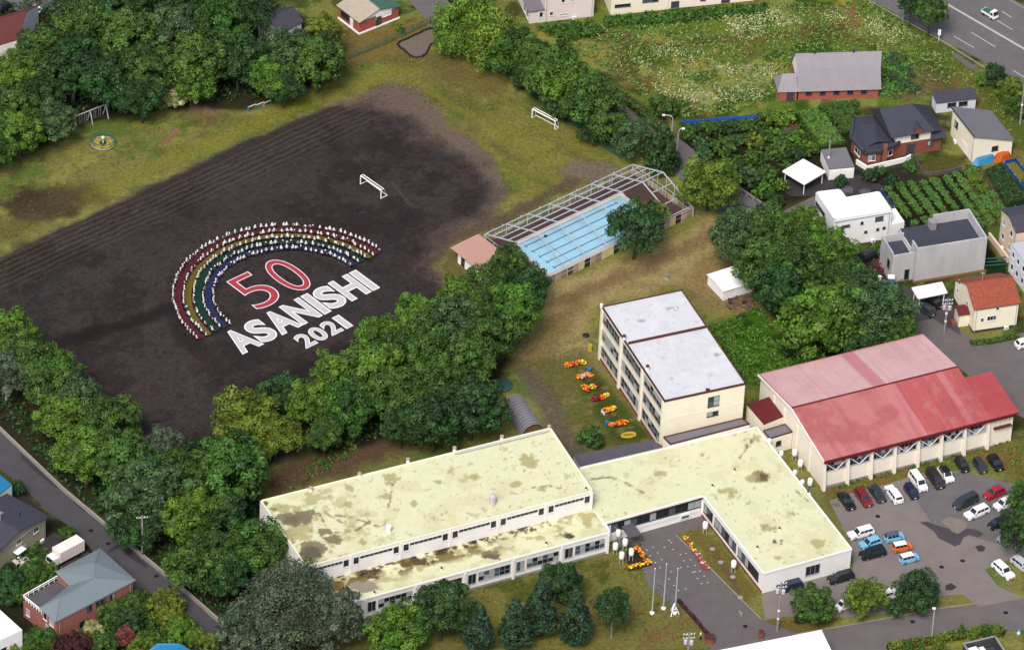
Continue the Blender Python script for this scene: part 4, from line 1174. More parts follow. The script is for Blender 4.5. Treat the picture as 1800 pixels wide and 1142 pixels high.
FIT.append((h, P, Q, 5.0, (.2, .85), None))
for s in (LN * .40, LN * .52, LN * .58, LN * .70): wall_win(h, P, Q, s, s + .9, 3.5, 4.6, 2, 1, 'frame_dark')
for s in (LN * .3, LN * .6): wall_win(h, P, Q, s, s + 1.6, .9, 2.1, 3, 1, 'frame_dark')
P, Q = sh(pts['W']), sh(pts['F'])
wall_win(h, P, Q, .6, 1.5, 3.2, 4.6, 1, 1, 'frame_white'); wall_win(h, P, Q, 2.4, 3.4, 3.2, 4.6, 1, 1, 'frame_white')
wall_win(h, P, Q, 1.2, 2.6, .8, 2.4, 2, 1, 'frame_white')
P, Q = tq[0], tq[3]
wall_win(h, P, Q, .8, 1.6, 1.0, 2.2, 1, 1, 'frame_white')

# white flat roof corner of the picture
F = Fr((-12, 1130), (39, 1106), 5.5, (-30, 1040))
h = house('house', 'white house with plain flat roof beside the salmon brick house', 'house', F)
flat_roof(h, [F(-4, 0, 0), F(F.L, 0, 0), F(F.L, F.D, 0), F(-4, F.D, 0)], 5.5, .2, 'roof_white', None, wall='white')
P, Q = side(F, 'front'); wall_win(h, P, Q, 1.5, 2.6, 2.5, 3.6, 1)
# bright blue roofs
h = thing('house', 'house with bright blue metal roof behind the slate gable house', 'house', at(-10, 880, 0))
q = [at(-30, 830, 4.2), at(0, 834, 4.2), at(21, 851, 4.2), at(-8, 874, 4.2), at(-50, 872, 4.2)]
flat_roof(h, q, 4.2, .2, 'roof_blue', None, wall='offwhite')
h = thing('garden_house', 'little bright blue pyramid roof rising from the shrubs by the street', 'house', at(300, 1165, 0))
zz = 3.0
c = [at(250, 1152, zz), at(300, 1180, zz), at(352, 1152, zz), at(310, 1132, zz)]; ap = [at(277, 1130, 4.4), at(316, 1130, 4.4)]
mb = MB(); mb.prism([(p.x, p.y) for p in c], 0, zz - .05); mb.build('wall', M['offwhite'], h)
mb = MB(); mb.slab([c[0], c[1], ap[1], ap[0]], .1); mb.slab([c[1], c[2], ap[1]], .1); mb.slab([c[2], c[3], ap[0], ap[1]], .1); mb.slab([c[3], c[0], ap[0]], .1); mb.build('roof', M['roof_blue'], h)

# red-brown roof in the far corner
h = thing('house', 'house with red brown gable roof half hidden by the wood', 'house', at(0, 90, 0))
rz, ez = 7.2, 4.6
r0, r1_ = at(-70, 56, rz), at(48, 19, rz)
e0, e1 = at(-90, 108, ez), at(29, 71, ez)
bk0, bk1 = r0 + (r0 - e0), r1_ + (r1_ - e1)
bk0.z = bk1.z = ez
mb = MB(); mb.slab([e0, e1, r1_, r0], .16); mb.build('roof', M['roof_brown'], h)
mb = MB(); mb.slab([bk1, bk0, r0, r1_], .16); mb.build('roof', M['roof_brown'], h)
mb = MB(); mb.prism([(p.x, p.y) for p in (e0, e1, bk1, bk0)], 0, ez - .2)
mb.add([v2(e1) + Vector((0, 0, ez - .2)), v2(bk1) + Vector((0, 0, ez - .2)), v2(r1_) + Vector((0, 0, rz - .2)), v2(e0) + Vector((0, 0, ez - .2)), v2(bk0) + Vector((0, 0, ez - .2)), v2(r0) + Vector((0, 0, rz - .2))], [(0, 1, 2), (3, 5, 4)])
mb.build('wall', M['offwhite'], h)
sheet('road', [(-40, -30), (95, -30), (96, 17), (60, 22), (-40, 10)], M['asphalt'], 1)

# small blue-roofed house by the wood
h = thing('house', 'small pale house with steel blue gable roof among trees', 'house', at(490, 80, 0))
F = Fr((490, 60), (534, 38), 3.4)
L_ = F.L; D_ = 6.0
box_walls(F, h, 'pale_blue_wall', .3, L_ - .3, .3, D_, 3.2)
gable_roof(F, h, .3, L_ - .3, .3, D_, 3.0, 3.4, 5.4, 'roof_slate', 'x', .3, wallm='pale_blue_wall', seams=.4)
P, Q = F(.3, D_, 0), F(.3, .3, 0); wall_win(h, P, Q, 2.0, 3.2, 1.2, 2.4, 2)

# brick clubhouse
F = Fr((631, 62), (703, 33), 0, (593, 33))
h = house('clubhouse', 'red brick clubhouse with one rusty white and one green roof slope', 'clubhouse', F)
box_walls(F, h, 'brick_red', .2, F.L - .2, .2, F.D, 2.7, .25)
mb = MB(); mb.box(0, F.L, 0, F.D, 0, .3, F=F); mb.build('plinth', M['white'], h)
gable_roof(F, h, .2, F.L - .2, .2, F.D, F.L * .47, 2.9, 4.2, 'roof_green', 'y', .35, wallm='white', ms=('roof_rust_white', 'roof_green'), seams=.5)
P, Q = F(.2, .2, 0), F(F.L - .2, .2, 0)
wall_box(h, 'wall_panel', P, Q, F.L * .40, F.L * .78, 1.7, 3.0, 0, .05, 'white')
o = wall_box(h, 'door', P, Q, F.L * .40, F.L * .53, .3, 2.3, .055, .1, 'frame_dark'); wall_box(o, 'handle', P, Q, F.L * .51, F.L * .515, 1.1, 1.3, .1, .14, 'steel')
wall_win(h, P, Q, F.L * .60, F.L * .68, 1.8, 2.5, 2, 1, proud=.1); wall_win(h, P, Q, F.L * .70, F.L * .75, 1.8, 2.5, 1, 1, glass='glass_dark', proud=.1)
P, Q = F(.2, F.D, 0), F(.2, .2, 0)
wall_win(h, P, Q, .8, 3.2, 1.0, 2.3, 4, 1, 'frame_dark', 'glass_dark'); door(h, P, Q, 3.7, 4.6, 2.0, 'offwhite', .3)

# pinkish white house and long cream block at the top
F = Fr((930, 42), (1043, 29), 0); F.D = 11
h = house('house', 'pinkish white two storey house with low grey side roof beyond the willow', 'house', F)
box_walls(F, h, 'pink_white', 2.9, F.L, 0, F.D, 6.3)
box_walls(F, h, 'pink_white', 0, 2.88, 0, 9, 2.9)
mb = MB(); mb.slab([F(-.3, -.3, 2.95), F(2.86, -.3, 3.1), F(2.86, 9.2, 3.1), F(-.3, 9.2, 2.95)], .14); mb.build('roof', M['roof_greymetal'], h)
flat_roof(h, [F(2.8, -.2, 0), F(F.L + .2, -.2, 0), F(F.L + .2, F.D, 0), F(2.8, F.D, 0)], 6.45, .15, 'roof_greymetal', None)
loc_win(h, F, 'front', [(2.0, 2.6, 1.2, 2.3, 1), (4.0, 4.6, 1.3, 2.1, 1), (6.0, 7.5, 1.0, 1.4, 2), (6.2, 6.8, 4.0, 5.2, 1), (8.0, 8.6, 4.0, 5.2, 1)])
P, Q = F(0, 9, 0), F(0, 0, 0)
for s in (5.2, 7.0): wall_win(h, P, Q, s, s + 1.2, .6, 2.4, 2)
FIT.append((h, F(2.9, 0, 0), F(F.L, 0, 0), 6.2, (.6,), None))
F = Fr((1073, 27), (1174, 17), 0); F.D = 12
h = house('commercial_block', 'long pale cream low building with dark strip windows along the meadow', 'building', F)
box_walls(F, h, 'cream_yellow', 0, F.L, 0, F.D, 6.4)
box_walls(F, h, 'cream', F.L + .02, F.L + 17, .15, F.D, 5.8)
mb = MB(); mb.box(-.2, F.L + .2, -.2, F.D, 6.4, 6.6, F=F); mb.build('roof', M['roof_greymetal'], h)
mb = MB(); mb.box(F.L + .25, F.L + 17.2, -.1, F.D, 5.8, 6.0, F=F); mb.build('roof', M['roof_greymetal'], h)
loc_win(h, F, 'front', [(.8, 3.8, 1.7, 2.2, 3, 1, 'frame_dark'), (6.2, 9.2, 2.2, 2.8, 3, 1, 'frame_dark')])
P, Q = F(F.L, .15, 0), F(F.L + 17, .15, 0)
wall_box(h, 'shutter_door', P, Q, .6, 2.2, .1, 1.6, 0, .05, 'frame_dark'); wall_box(h, 'shutter_door', P, Q, 10.5, 12.2, .1, 2.4, 0, .05, 'frame_dark')
wall_win(h, P, Q, 6.4, 7.3, 1.2, 2.1, 1, 1, 'frame_dark', 'glass_dark')
P, Q = F(0, 9, 0), F(0, 0, 0); wall_win(h, P, Q, 5.5, 6.5, 3.0, 4.2, 1)

# barn
F = Fr((1403, 176), (1543, 172), 0)
h = house('barn', 'old barn with tall grey gambrel roof and red brick walls', 'barn', F)
DB = 9.0
box_walls(F, h, 'brick_red', 0, F.L, 0, DB, 2.3)
zk, zt = 5.6, 7.4
prof = [(-.5, 2.2), (1.9, zk), (DB / 2, zt), (DB - 1.9, zk), (DB + .5, 2.2)]
for i in range(4):
    (ya, za), (yb, zb) = prof[i], prof[i + 1]
    ov = .9 if i in (1, 2) else .4
    mb = MB(); mb.slab([F(-.3, ya, za), F(F.L + .4, ya, za), F(F.L + ov, yb, zb), F(-.3, yb, zb)] if i < 2 else [F(-.3, ya, za), F(F.L + ov, ya, za), F(F.L + .4, yb, zb), F(-.3, yb, zb)], .14)
    o = mb.build('roof', M['roof_barn'], h)
    mb = MB(); n = 36
    for k in range(1, n):
        x = -.3 + (F.L + .6) * k / n
        mb.bar(F(x, ya, za + .02), F(x, yb, zb + .02), .04, .06)
    s_ = mb.build('roof_seams', M['roof_barn'], o); s_['kind'] = 'stuff'
mb = MB()
for x in (0.02, F.L - .02):
    mb.add([F(x, *p) for p in ((0, 2.2), (1.9, zk - .2), (DB / 2, zt - .2), (DB - 1.9, zk - .2), (DB, 2.2))], [(0, 1, 2, 3, 4)])
mb.build('gable_wall', M['white'], h)
P, Q = side(F, 'front', None, DB)
for k in range(5): wall_win(h, P, Q, 1.4 + k * 2.6, 2.4 + k * 2.6, 1.1, 1.8, 2, 1, 'frame_dark', 'glass_dark')
for x in (3.2, 10.6):
    c = F(x, DB / 2, zt); mb = MB(); mb.lathe([(.22, -.1), (.22, .5), (.35, .55), (.1, .75)], 8, c); mb.build('roof_vent', M['roof_charcoal'], h)
mb = MB(); mb.box(-3.8, -.35, -.2, 4.5, 0, 2.2, F=F); mb.build('annexe_wall', M['brick_red'], h)
e = [F(-4.1, -.5, 2.2), F(-.3, -.5, 2.2), F(-.3, 4.7, 2.2), F(-4.1, 4.7, 2.2)]; a_, b_ = F(-3.0, 2.1, 4.6), F(-.3, 2.1, 4.6)
for q in ([e[0], e[1], b_, a_], [e[2], e[3], a_, b_], [e[3], e[0], a_]):
    mb = MB(); mb.slab(q, .12); mb.build('annexe_roof', M['roof_barn'], h)
P, Q = F(-3.8, -.2, 0), F(-.35, -.2, 0)
o = wall_box(h, 'door', P, Q, 1.5, 3.0, .05, 1.9, 0, .06, 'frame_dark'); wall_box(o, 'handle', P, Q, 2.7, 2.78, .9, 1.1, .06, .1, 'steel')

# charcoal-roofed brick house
F = Fr((1575, 240), (1660, 226), 5.0); F.D = 9.0
h = house('house', 'brick and cream house with steep charcoal roof and low bay wing', 'house', F)
box_walls(F, h, 'brick', .3, F.L - .2, .4, F.D, 2.9)
box_walls(F, h, 'cream', .35, F.L - 2.4, .45, F.D - .1, 4.8, 2.9, 'upper_wall')
ra, rb = F(-1.6, 4.6, 8.4), F(4.6, 4.6, 8.4)
e = [F(-1.0, -.3, 5.0), F(F.L - 2.0, -.3, 5.0), F(F.L + .6, 1.2, 3.6), F(F.L + .6, 9.6, 3.6), F(-1.4, 9.6, 5.0)]
for q in ([e[0], e[1], rb, ra], [e[1], e[2], rb], [e[2], e[3], rb], [e[3], e[4], ra, rb]):
    mb = MB(); mb.slab(q, .16); mb.build('roof', M['roof_charcoal'], h)
mb = MB(); mb.slab([F(-.9, -.2, 4.9), ra - Vector((0, 0, .1)), F(-1.3, 9.5, 4.9)], .1); mb.build('gable_end', M['frame_dark'], h)
mb = MB(); mb.slab([F(F.L - 2.5, -.4, 3.2), F(F.L + .5, -.4, 3.2), F(F.L + .6, 1.3, 3.9), F(F.L - 2.3, 1.0, 4.0)], .14); mb.build('porch_roof', M['roof_charcoal'], h)
d_ = [F(3.2, -.35, 5.1), F(5.6, -.35, 5.1), F(4.4, -.35, 6.4), F(4.4, 2.6, 6.6)]
mb = MB(); mb.add([d_[0], d_[1], d_[2]], [(0, 1, 2)]); mb.build('dormer_wall', M['brick'], h)
mb = MB(); mb.slab([d_[0] + Vector((0, 0, .08)), d_[2] + Vector((0, 0, .08)), d_[3] + Vector((0, 0, .08))], .1); mb.slab([d_[1] + Vector((0, 0, .08)), d_[2] + Vector((0, 0, .08)), d_[3] + Vector((0, 0, .08))], .1); mb.build('dormer_roof', M['roof_charcoal'], h)
P, Q = F(.3, .4, 0), F(F.L - .2, .4, 0)
wall_win(h, P, Q, 3.0, 4.4, 3.6, 4.5, 2, 1, 'frame_dark')
wall_win(h, P, Q, 6.4, 7.4, 1.4, 2.4, 2, 1, 'frame_dark'); o = wall_box(h, 'door', P, Q, 2.2, 4.0, .05, 2.4, 0, .05, 'frame_dark'); wall_box(o, 'handle', P, Q, 3.8, 3.86, 1, 1.2, .05, .1, 'steel')
wing = [at(1498, 207, 3.2), at(1542, 204, 3.2), at(1583, 252, 3.2), at(1550, 267, 3.2), at(1518, 270, 3.2), at(1493, 241, 3.2)]
cw = sum((v2(p) for p in wing), Vector((0, 0, 0))) / 6
wi = [v2(p) + (cw - v2(p)).normalized() * .5 for p in wing]
mb = MB(); mb.prism([(p.x, p.y) for p in wi], 0, 2.9); mb.build('wing_wall', M['brick'], h)
mb = MB(); mb.prism([(p.x, p.y) for p in wing], 2.9, 3.2); mb.build('wing_roof', M['roof_charcoal'], h)
mb = MB(); pz = [v2(p) for p in wing][::-1]; edge_ring(mb, pz, .45, .35, 3.19); mb.build('wing_parapet', M['frame_dark'], h)
mb = MB(); r0 = cw + (v2(wing[1]) - cw) * .5; r1_ = cw + (v2(wing[3]) - cw) * .55
mb.slab([r0 + Vector((0, 0, 3.9)), r1_ + Vector((0, 0, 3.9)), v2(wing[2]) * .8 + cw * .2 + Vector((0, 0, 3.25))], .1)
mb.slab([r0 + Vector((0, 0, 3.9)), r1_ + Vector((0, 0, 3.9)), v2(wing[4]) * .6 + cw * .4 + Vector((0, 0, 3.25)), v2(wing[0]) * .6 + cw * .4 + Vector((0, 0, 3.25))], .1); mb.build('wing_ridge_roof', M['roof_charcoal'], h)
c = at(1556, 262, 3.4); mb = MB(); mb.box(c.x - .4, c.x + .4, c.y - .4, c.y + .4, 0, 4.3); mb.build('chimney', M['brick'], h)
for a, b in ((3, 2), (4, 3), (5, 4)):
    P, Q = wi[a], wi[b]
    P, Q = (wi[4], wi[3]) if a == 4 else ((wi[3], wi[2]) if a == 3 else (wi[5], wi[4]))
    ln = (Q - P).length; wall_win(h, P, Q, ln * .3, ln * .7, 1.1, 2.2, 2, 1, 'frame_white')
tw = [at(1505, 288, 0), at(1524, 300, 0), at(1592, 284, 0), at(1600, 279, 0)]
mb = MB()
for a, b in zip(tw[:-1], tw[1:]): mb.bar(a + Vector((0, 0, .5)), b + Vector((0, 0, .5)), .3, 1.0)
mb.build('terrace_wall', M['white'], h)
# curved concrete garden wall
mb = MB(); cv = [at(1607, 270, 0), at(1612, 290, 0), at(1622, 305, 0), at(1640, 308, 0), at(1660, 305, 0), at(1690, 298, 0)]
for a, b in zip(cv[:-1], cv[1:]): mb.bar(a + Vector((0, 0, .35)), b + Vector((0, 0, .35)), .2, .7)
mb.solo('garden_wall', M['stone'], 'curved dark retaining wall round the brick house lawn', 'wall')

# cream shed-roofed house
F = Fr((1709, 287), (1777, 273), 0, (1669, 237))
h = house('house', 'cream house with a single grey roof sloping towards the main road', 'house', F)
zl, zr_ = 6.0, 3.4
mb = MB(); mb.hexa([F(0, 0, 0), F(F.L, 0, 0), F(F.L, F.D, 0), F(0, F.D, 0), F(0, 0, zl), F(F.L, 0, zr_), F(F.L, F.D, zr_), F(0, F.D, zl)]); mb.build('wall', M['cream_yellow'], h)
mb = MB(); mb.slab([F(-.25, -.3, zl + .2), F(F.L + .3, -.3, zr_ + .1), F(F.L + .3, F.D + .3, zr_ + .1), F(-.25, F.D + .3, zl + .2)], .16); o = mb.build('roof', M['roof_greymetal'], h)
mb = MB(); mb.bar(F(-.27, -.3, zl + .1), F(-.27, F.D + .3, zl + .1), .1, .3); mb.build('barge_board', M['frame_dark'], h)
loc_win(h, F, 'front', [(3.8, 5.0, 1.9, 2.8, 2, 1, 'frame_dark')])
FIT.append((h, F(0, F.D, 0), F(0, 0, 0), 6.0, (.3,), None))
loc_win(h, F, 'left', [(1.4, 2.6, 3.0, 4.3, 2, 1, 'frame_dark')])
P, Q = side(F, 'left'); wall_box(h, 'shutter_door', P, Q, 4.6, 7.0, .1, 2.2, 0, .05, 'offwhite')
# long pale blue shed
F = Fr((1647, 179), (1716, 171), 2.6); F.D = 2.6
h = house('shed', 'long pale blue shed with grey lean roof next to the cream house', 'shed', F)
mb = MB(); mb.box(0, F.L, 0, F.D, 0, 2.4, F=F); mb.build('wall', M['pale_blue_wall'], h)
mb = MB(); mb.slab([F(-.2, -.25, 2.45), F(F.L + .2, -.25, 2.45), F(F.L + .2, F.D + .2, 2.9), F(-.2, F.D + .2, 2.9)], .1); mb.build('roof', M['roof_slate'], h)
loc_win(h, F, 'front', [(2.2, 3.8, 1.1, 1.9, 2, 1, 'frame_dark', 'glass_dark'), (4.4, 6.0, 1.1, 1.9, 2, 1, 'frame_dark', 'glass_dark')])
# grey garage
F = Fr((1458, 297), (1502, 293), 2.5, (1442, 263))
h = house('garage', 'double garage with grey flat roof beside the white carport', 'garage', F)
flat_roof(h, [F(0, 0, 0), F(F.L, 0, 0), F(F.L, F.D, 0), F(0, F.D, 0)], 2.5, .2, 'roof_greymetal', None, wall='offwhite')
P, Q = side(F, 'front')
for s in (.2, 2.4): wall_box(h, 'garage_door', P, Q, s, s + 1.9, .05, 2.05, 0, .05, 'white')

def carport(label, q, z, m='roof_white', posts=(0, 1, 2, 3)):
    c = sum((v2(p) for p in q), Vector((0, 0, 0))) / 4
    h = thing('carport', label, 'carport', c)
    mb = MB(); mb.slab(q, .14); mb.build('roof', M[m], h)
    mb = MB()
    for i in range(4):
        mb.bar(q[i] - Vector((0, 0, .2)), q[(i + 1) % 4] - Vector((0, 0, .2)), .14, .22)
    mb.build('roof_beam', M['white_paint'], h)
    for i in posts:
        p = v2(q[i]) + (c - v2(q[i])).normalized() * .5
        mb = MB(); mb.bar(p, p + Vector((0, 0, z - .2)), .14); mb.build('post', M['white_paint'], h)
    return h
carport('square white carport with diagonal corner towards the orchard', [at(1412, 279, 2.7), at(1451, 301, 2.7), at(1414, 323, 2.7), at(1376, 300, 2.7)], 2.7)
carport('white flat carport beside the orange roofed house', [at(1603, 505, 2.8), at(1656, 495, 2.8), at(1665, 513, 2.8), at(1614, 523.5, 2.8)], 2.8)

# white modern house
z = 6.2
pl = [at(1466.7, 387, z), at(1568, 370, z), at(1545.5, 337, z), at(1488, 347.5, z), at(1476, 333, z), at(1434, 338, z)]
h = thing('house', 'white modern cube house with flat white roof and small windows', 'house', v2(pl[0]))
flat_roof(h, pl, z, .25, 'roof_white', 'white_paint', .15, .25, wall='white')
p2 = [at(1564, 395, 3.0), at(1590, 389.5, 3.0), at(1574, 366, 3.0), at(1550, 371, 3.0)]
flat_roof(h, p2, 3.0, .2, 'roof_white', None, wall='white')
P, Q = v2(pl[0]), v2(pl[1])
FIT.append((h, P, Q, 5.9, (.15, .7), None))
for (s, w_, z0, hh, n) in [(1.5, 1.6, 4.2, .45, 2), (5.2, .5, 4.3, .45, 1), (8.0, 1.5, 4.4, .9, 2), (6.1, .5, 2.2, .4, 1), (8.4, .5, 2.3, .4, 1), (9.6, .5, 2.4, .4, 1)]:
    wall_win(h, P, Q, s, s + w_, z0, z0 + hh, n, 1, 'frame_dark', 'glass_mid' if n == 2 else 'glass_dark', .04)
P, Q = v2(pl[5]), v2(pl[0])
wall_win(h, P, Q, .4, 4.6, 4.0, 4.6, 3, 1, 'frame_dark', 'glass_dark'); wall_win(h, P, Q, 5.0, 5.7, 2.2, 3.0, 1, 1, 'frame_dark', 'glass_dark'); wall_win(h, P, Q, 2.0, 3.2, .6, 2.0, 1, 1, 'frame_dark', 'glass_dark')

# concrete house under construction
F = Fr((1612.5, 437), (1736, 417), 7.4, (1702, 367))
h = house('concrete_house', 'bare grey concrete house shell with tall parapets', 'house', F)
box_walls(F, h, 'concrete_panel', 0, F.L, 0, F.D, 5.3)
mb = MB(); mb.box(.3, F.L - .3, .3, F.D - .05, 5.3, 5.42, F=F); mb.build('roof', M['membrane'], h)
mb = MB(); mb.box(0, F.L, 0, .28, 5.302, 7.4, F=F); mb.box(F.L - .28, F.L, .282, F.D, 5.302, 7.4, F=F); mb.box(F.L * .48, F.L - .282, F.D - .28, F.D, 5.302, 7.4, F=F); mb.box(0, .28, .282, 2.6, 5.302, 7.4, F=F)
mb.build('parapet', M['concrete_panel'], h)
mb = MB(); mb.box(F.L * .40, F.L * .48, F.D - 2.0, F.D - .4, 5.422, 7.0, F=F); mb.build('roof_hatch', M['concrete'], h)
mb = MB(); mb.box(-4.2, -.02, .8, 6.5, 0, 4.8, F=F); mb.build('annexe_wall', M['concrete_panel'], h)
mb = MB(); mb.box(-3.95, -.27, 1.05, 6.25, 4.8, 4.9, F=F); mb.build('annexe_roof', M['membrane'], h)
mb = MB(); mb.box(-4.2, -.022, .8, 1.04, 4.802, 6.0, F=F); mb.box(-4.2, -3.96, 1.042, 6.5, 4.802, 6.4, F=F); mb.box(-3.958, -.022, 6.26, 6.5, 4.802, 6.4, F=F); mb.build('annexe_parapet', M['concrete_panel'], h)
P, Q = side(F, 'front')
for k in range(1, 14): wall_box(h, 'formwork_panel', P, Q, (k - 1) * .93 + .02, k * .93 - .02, .2, 7.3, 0, .012 + .008 * (k % 2), 'concrete_panel')
mb = MB(); mb.box(-.3, F.L + .3, -.5, 0, .02, .25, F=F); mb.build('footing_board', M['wood'], h)
P, Q = F(-4.2, 6.5, 0), F(-4.2, .8, 0); wall_win(h, P, Q, 3.6, 4.6, 2.4, 4.0, 1, 1, 'frame_dark', 'glass_dark')
P, Q = F(-4.2, .8, 0), F(0, .8, 0); wall_win(h, P, Q, 2.6, 3.4, .4, 2.4, 1, 1, 'frame_dark', 'glass_dark')

# cream house with orange tiled roof
F = Fr((1713, 545), (1797, 533), 5.4); F.D = 11.0
h = house('house', 'cream house with orange red shingle roof and small red porch', 'house', F)
mb = MB(); mb.hexa([F(.3, .4, .5), F(F.L - .5, .4, .5), F(F.L - .5, F.D - .4, .5), F(.3, F.D - .4, .5), F(.3, .4, 5.1), F(F.L - .5, .4, 5.1), F(F.L - .5, F.D - .4, 4.0), F(.3, F.D - .4, 4.0)]); mb.build('wall', M['cream_yellow'], h)
mb = MB(); mb.box(.3, F.L - .5, .37, F.D - .4, 0, .5, F=F); mb.build('plinth', M['roof_charcoal'], h)
gable_roof(F, h, .3, F.L - .5,   .4, F.D - .4, 5.0, 5.4, 7.7, 'roof_orange', 'x', .35, ze2=4.2, wallm='cream_yellow')
# shingle courses with proud shingles
FIT.append((h, F(.3, .4, 0), F(F.L - .5, .4, 0), 5.2, (.75,), F(3.0, 5.0, 7.6)))
mb = MB(); W = [F(-.05, .05, 5.41), F(F.L - .15, .05, 5.41), F(F.L - .15, 5.0, 7.71), F(-.05, 5.0, 7.71)]
nr = (W[1] - W[0]).cross(W[3] - W[0]).normalized()
rr = random.Random(4)
for j in range(16):
    for i in range(22):
        if rr.random() < .45:
            a = W[0].lerp(W[1], (i + .5 * (j % 2)) / 22.6).lerp(W[3].lerp(W[2], (i + .5 * (j % 2)) / 22.6), j / 16)
            b = W[0].lerp(W[1], (i + .9 + .5 * (j % 2)) / 22.6).lerp(W[3].lerp(W[2], (i + .9 + .5 * (j % 2)) / 22.6), j / 16)
            up = (W[3] - W[0]) / 16
            lift = .02 + rr.random() * .05
            mb.hexa([a, b, b + up, a + up, a + nr * lift, b + nr * lift, b + up + nr * .01, a + up + nr * .01])
o = mb.build('shingles', mat('shingle_orange', alb(206, 104, 78), .8, .3, 3.0), h); o['kind'] = 'stuff'
P, Q = F(.3, .4, 0), F(F.L - .5, .4, 0)
wall_win(h, P, Q, 1.3, 1.8, 2.2, 3.0, 1); wall_win(h, P, Q, 2.5, 4.1, 2.3, 3.2, 3); wall_win(h, P, Q, 4.0, 4.5, 4.4, 4.9, 1)
P, Q = F(.3, F.D - .4, 0), F(.3, .4, 0)
wall_win(h, P, Q, 1.6, 2.2, 4.6, 5.4, 1); wall_win(h, P, Q, 1.2, 1.8, 2.6, 3.3, 1); wall_win(h, P, Q, 6.0, 6.6, 3.2, 4.2, 1); wall_win(h, P, Q, 7.0, 7.5, .9, 1.6, 1)
mb = MB(); mb.box(-1.6, .28, 2.6, 5.0, 0, 2.7, F=F); mb.build('porch_wall', M['cream_yellow'], h)
mb = MB(); mb.slab([F(-1.9, 2.3, 2.75), F(.28, 2.3, 2.75), F(.28, 3.8, 3.5), F(-1.9, 3.8, 3.5)], .1); mb.slab([F(-1.9, 5.3, 2.75), F(.28, 5.3, 2.75), F(.28, 3.8, 3.5), F(-1.9, 3.8, 3.5)], .1); mb.build('porch_roof', M['roof_red'], h)
mb = MB(); mb.box(-2.6, -1.62, 3.0, 4.6, 0, .5, F=F); mb.build('porch_step', M['brick'], h)
# peach house and pale blue house at the edge
F = Fr((1787, 408), (1850, 398), 7.0, (1760, 368))
h = house('house', 'peach rendered house with slate roof behind the orange roofed house', 'house', F)
box_walls(F, h, 'peach', 0, F.L, 0, F.D, 6.8)
gable_roof(F, h, 0, F.L, 0, F.D, F.D / 2, 7.0, 8.0, 'roof_slate', 'x', .2, wallm='peach')
loc_win(h, F, 'left', [(1.2, 2.1, 4.6, 5.8, 1), (4.6, 5.5, 4.6, 5.8, 1), (1.2, 2.1, 1.6, 2.8, 1), (4.4, 5.3, 1.4, 2.6, 1)])
FIT.append((h, F(0, F.D, 0), F(0, 0, 0), 6.6, (.4,), F(3, F.D / 2, 7.9)))
mb = MB(); a, b = at(1738, 418, 0), at(1772, 462, 0); mb.bar(a + Vector((0, 0, .6)), b + Vector((0, 0, .6)), .4, 1.2); mb.build('yard_wall', M['peach'], h)
F = Fr((1815, 478), (1880, 465), 6.0, (1780, 428))
h = house('house', 'pale blue white house with rows of small windows beside the peach house', 'house', F)
flat_roof(h, [F(-.1, -.1, 0), F(F.L, -.1, 0), F(F.L, F.D, 0), F(-.1, F.D, 0)], 6.0, .2, 'roof_bluewhite', None, wall='pale_blue_wall')
P, Q = F(-.1, F.D, 0), F(-.1, 0, 0)
for s in (.9, 3.0, 5.2): wall_win(h, P, Q, s, s + .8, 3.9, 5.0, 1); wall_win(h, P, Q, s, s + .8, 1.2, 2.4, 1)

# white storage shed near the pool
F = Fr((1271.7, 511.7), (1325, 495), 2.2, (1240, 483))
h = house('storage_shed', 'white steel storage shed on the dry lawn near the classrooms', 'shed', F)
box_walls(F, h, 'white', .1, F.L - .1, .1, F.D - .1, 2.0)
mb = MB(); mb.slab([F(-.1, -.1, 2.15), F(F.L + .1, -.1, 2.15), F(F.L + .1, F.D / 2, 2.45), F(-.1, F.D / 2, 2.45)], .1); mb.slab([F(-.1, F.D + .1, 2.15), F(F.L + .1, F.D + .1, 2.15), F(F.L + .1, F.D / 2, 2.45), F(-.1, F.D / 2, 2.45)], .1); mb.build('roof', M['roof_white'], h)
P, Q = F(.1, .1, 0), F(F.L - .1, .1, 0)
wall_box(h, 'sliding_door', P, Q, 2.6, 4.6, .05, 1.9, 0, .05, 'offwhite')
# pink-roofed changing block
q = [at(791.5, 435, 3.0), at(841, 411, 3.0), at(908, 462, 3.0), at(858, 487, 3.0)]
h = thing('changing_block', 'low pool changing block with pale pink sheet roof', 'pool building', v2(q[0]))
c = sum((v2(p) for p in q), Vector((0, 0, 0))) / 4
qq = [v2(p) + (c - v2(p)).normalized() * (1.5 if i in (0, 3) else .5) for i, p in enumerate(q)]
mb = MB(); mb.prism([(p.x, p.y) for p in qq], 0, 2.85); mb.build('wall', M['offwhite'], h)
mb = MB(); mb.slab(q, .12); o = mb.build('roof', M['roof_pink'], h)
mb = MB()
for k in range(1, 22): mb.bar(q[0].lerp(q[3], k / 22) + Vector((0, 0, .02)), q[1].lerp(q[2], k / 22) + Vector((0, 0, .02)), .04, .05)
s_ = mb.build('roof_seams', M['roof_pink'], o); s_['kind'] = 'stuff'
ln = (qq[3] - qq[0]).length
for k in (.12, .5): o = wall_box(h, 'door', qq[0], qq[3], ln * k, ln * k + 1.0, .1, 2.1, 0, .05, 'wood_dark'); wall_box(o, 'handle', qq[0], qq[3], ln * k + .8, ln * k + .86, 1, 1.2, .05, .1, 'steel')
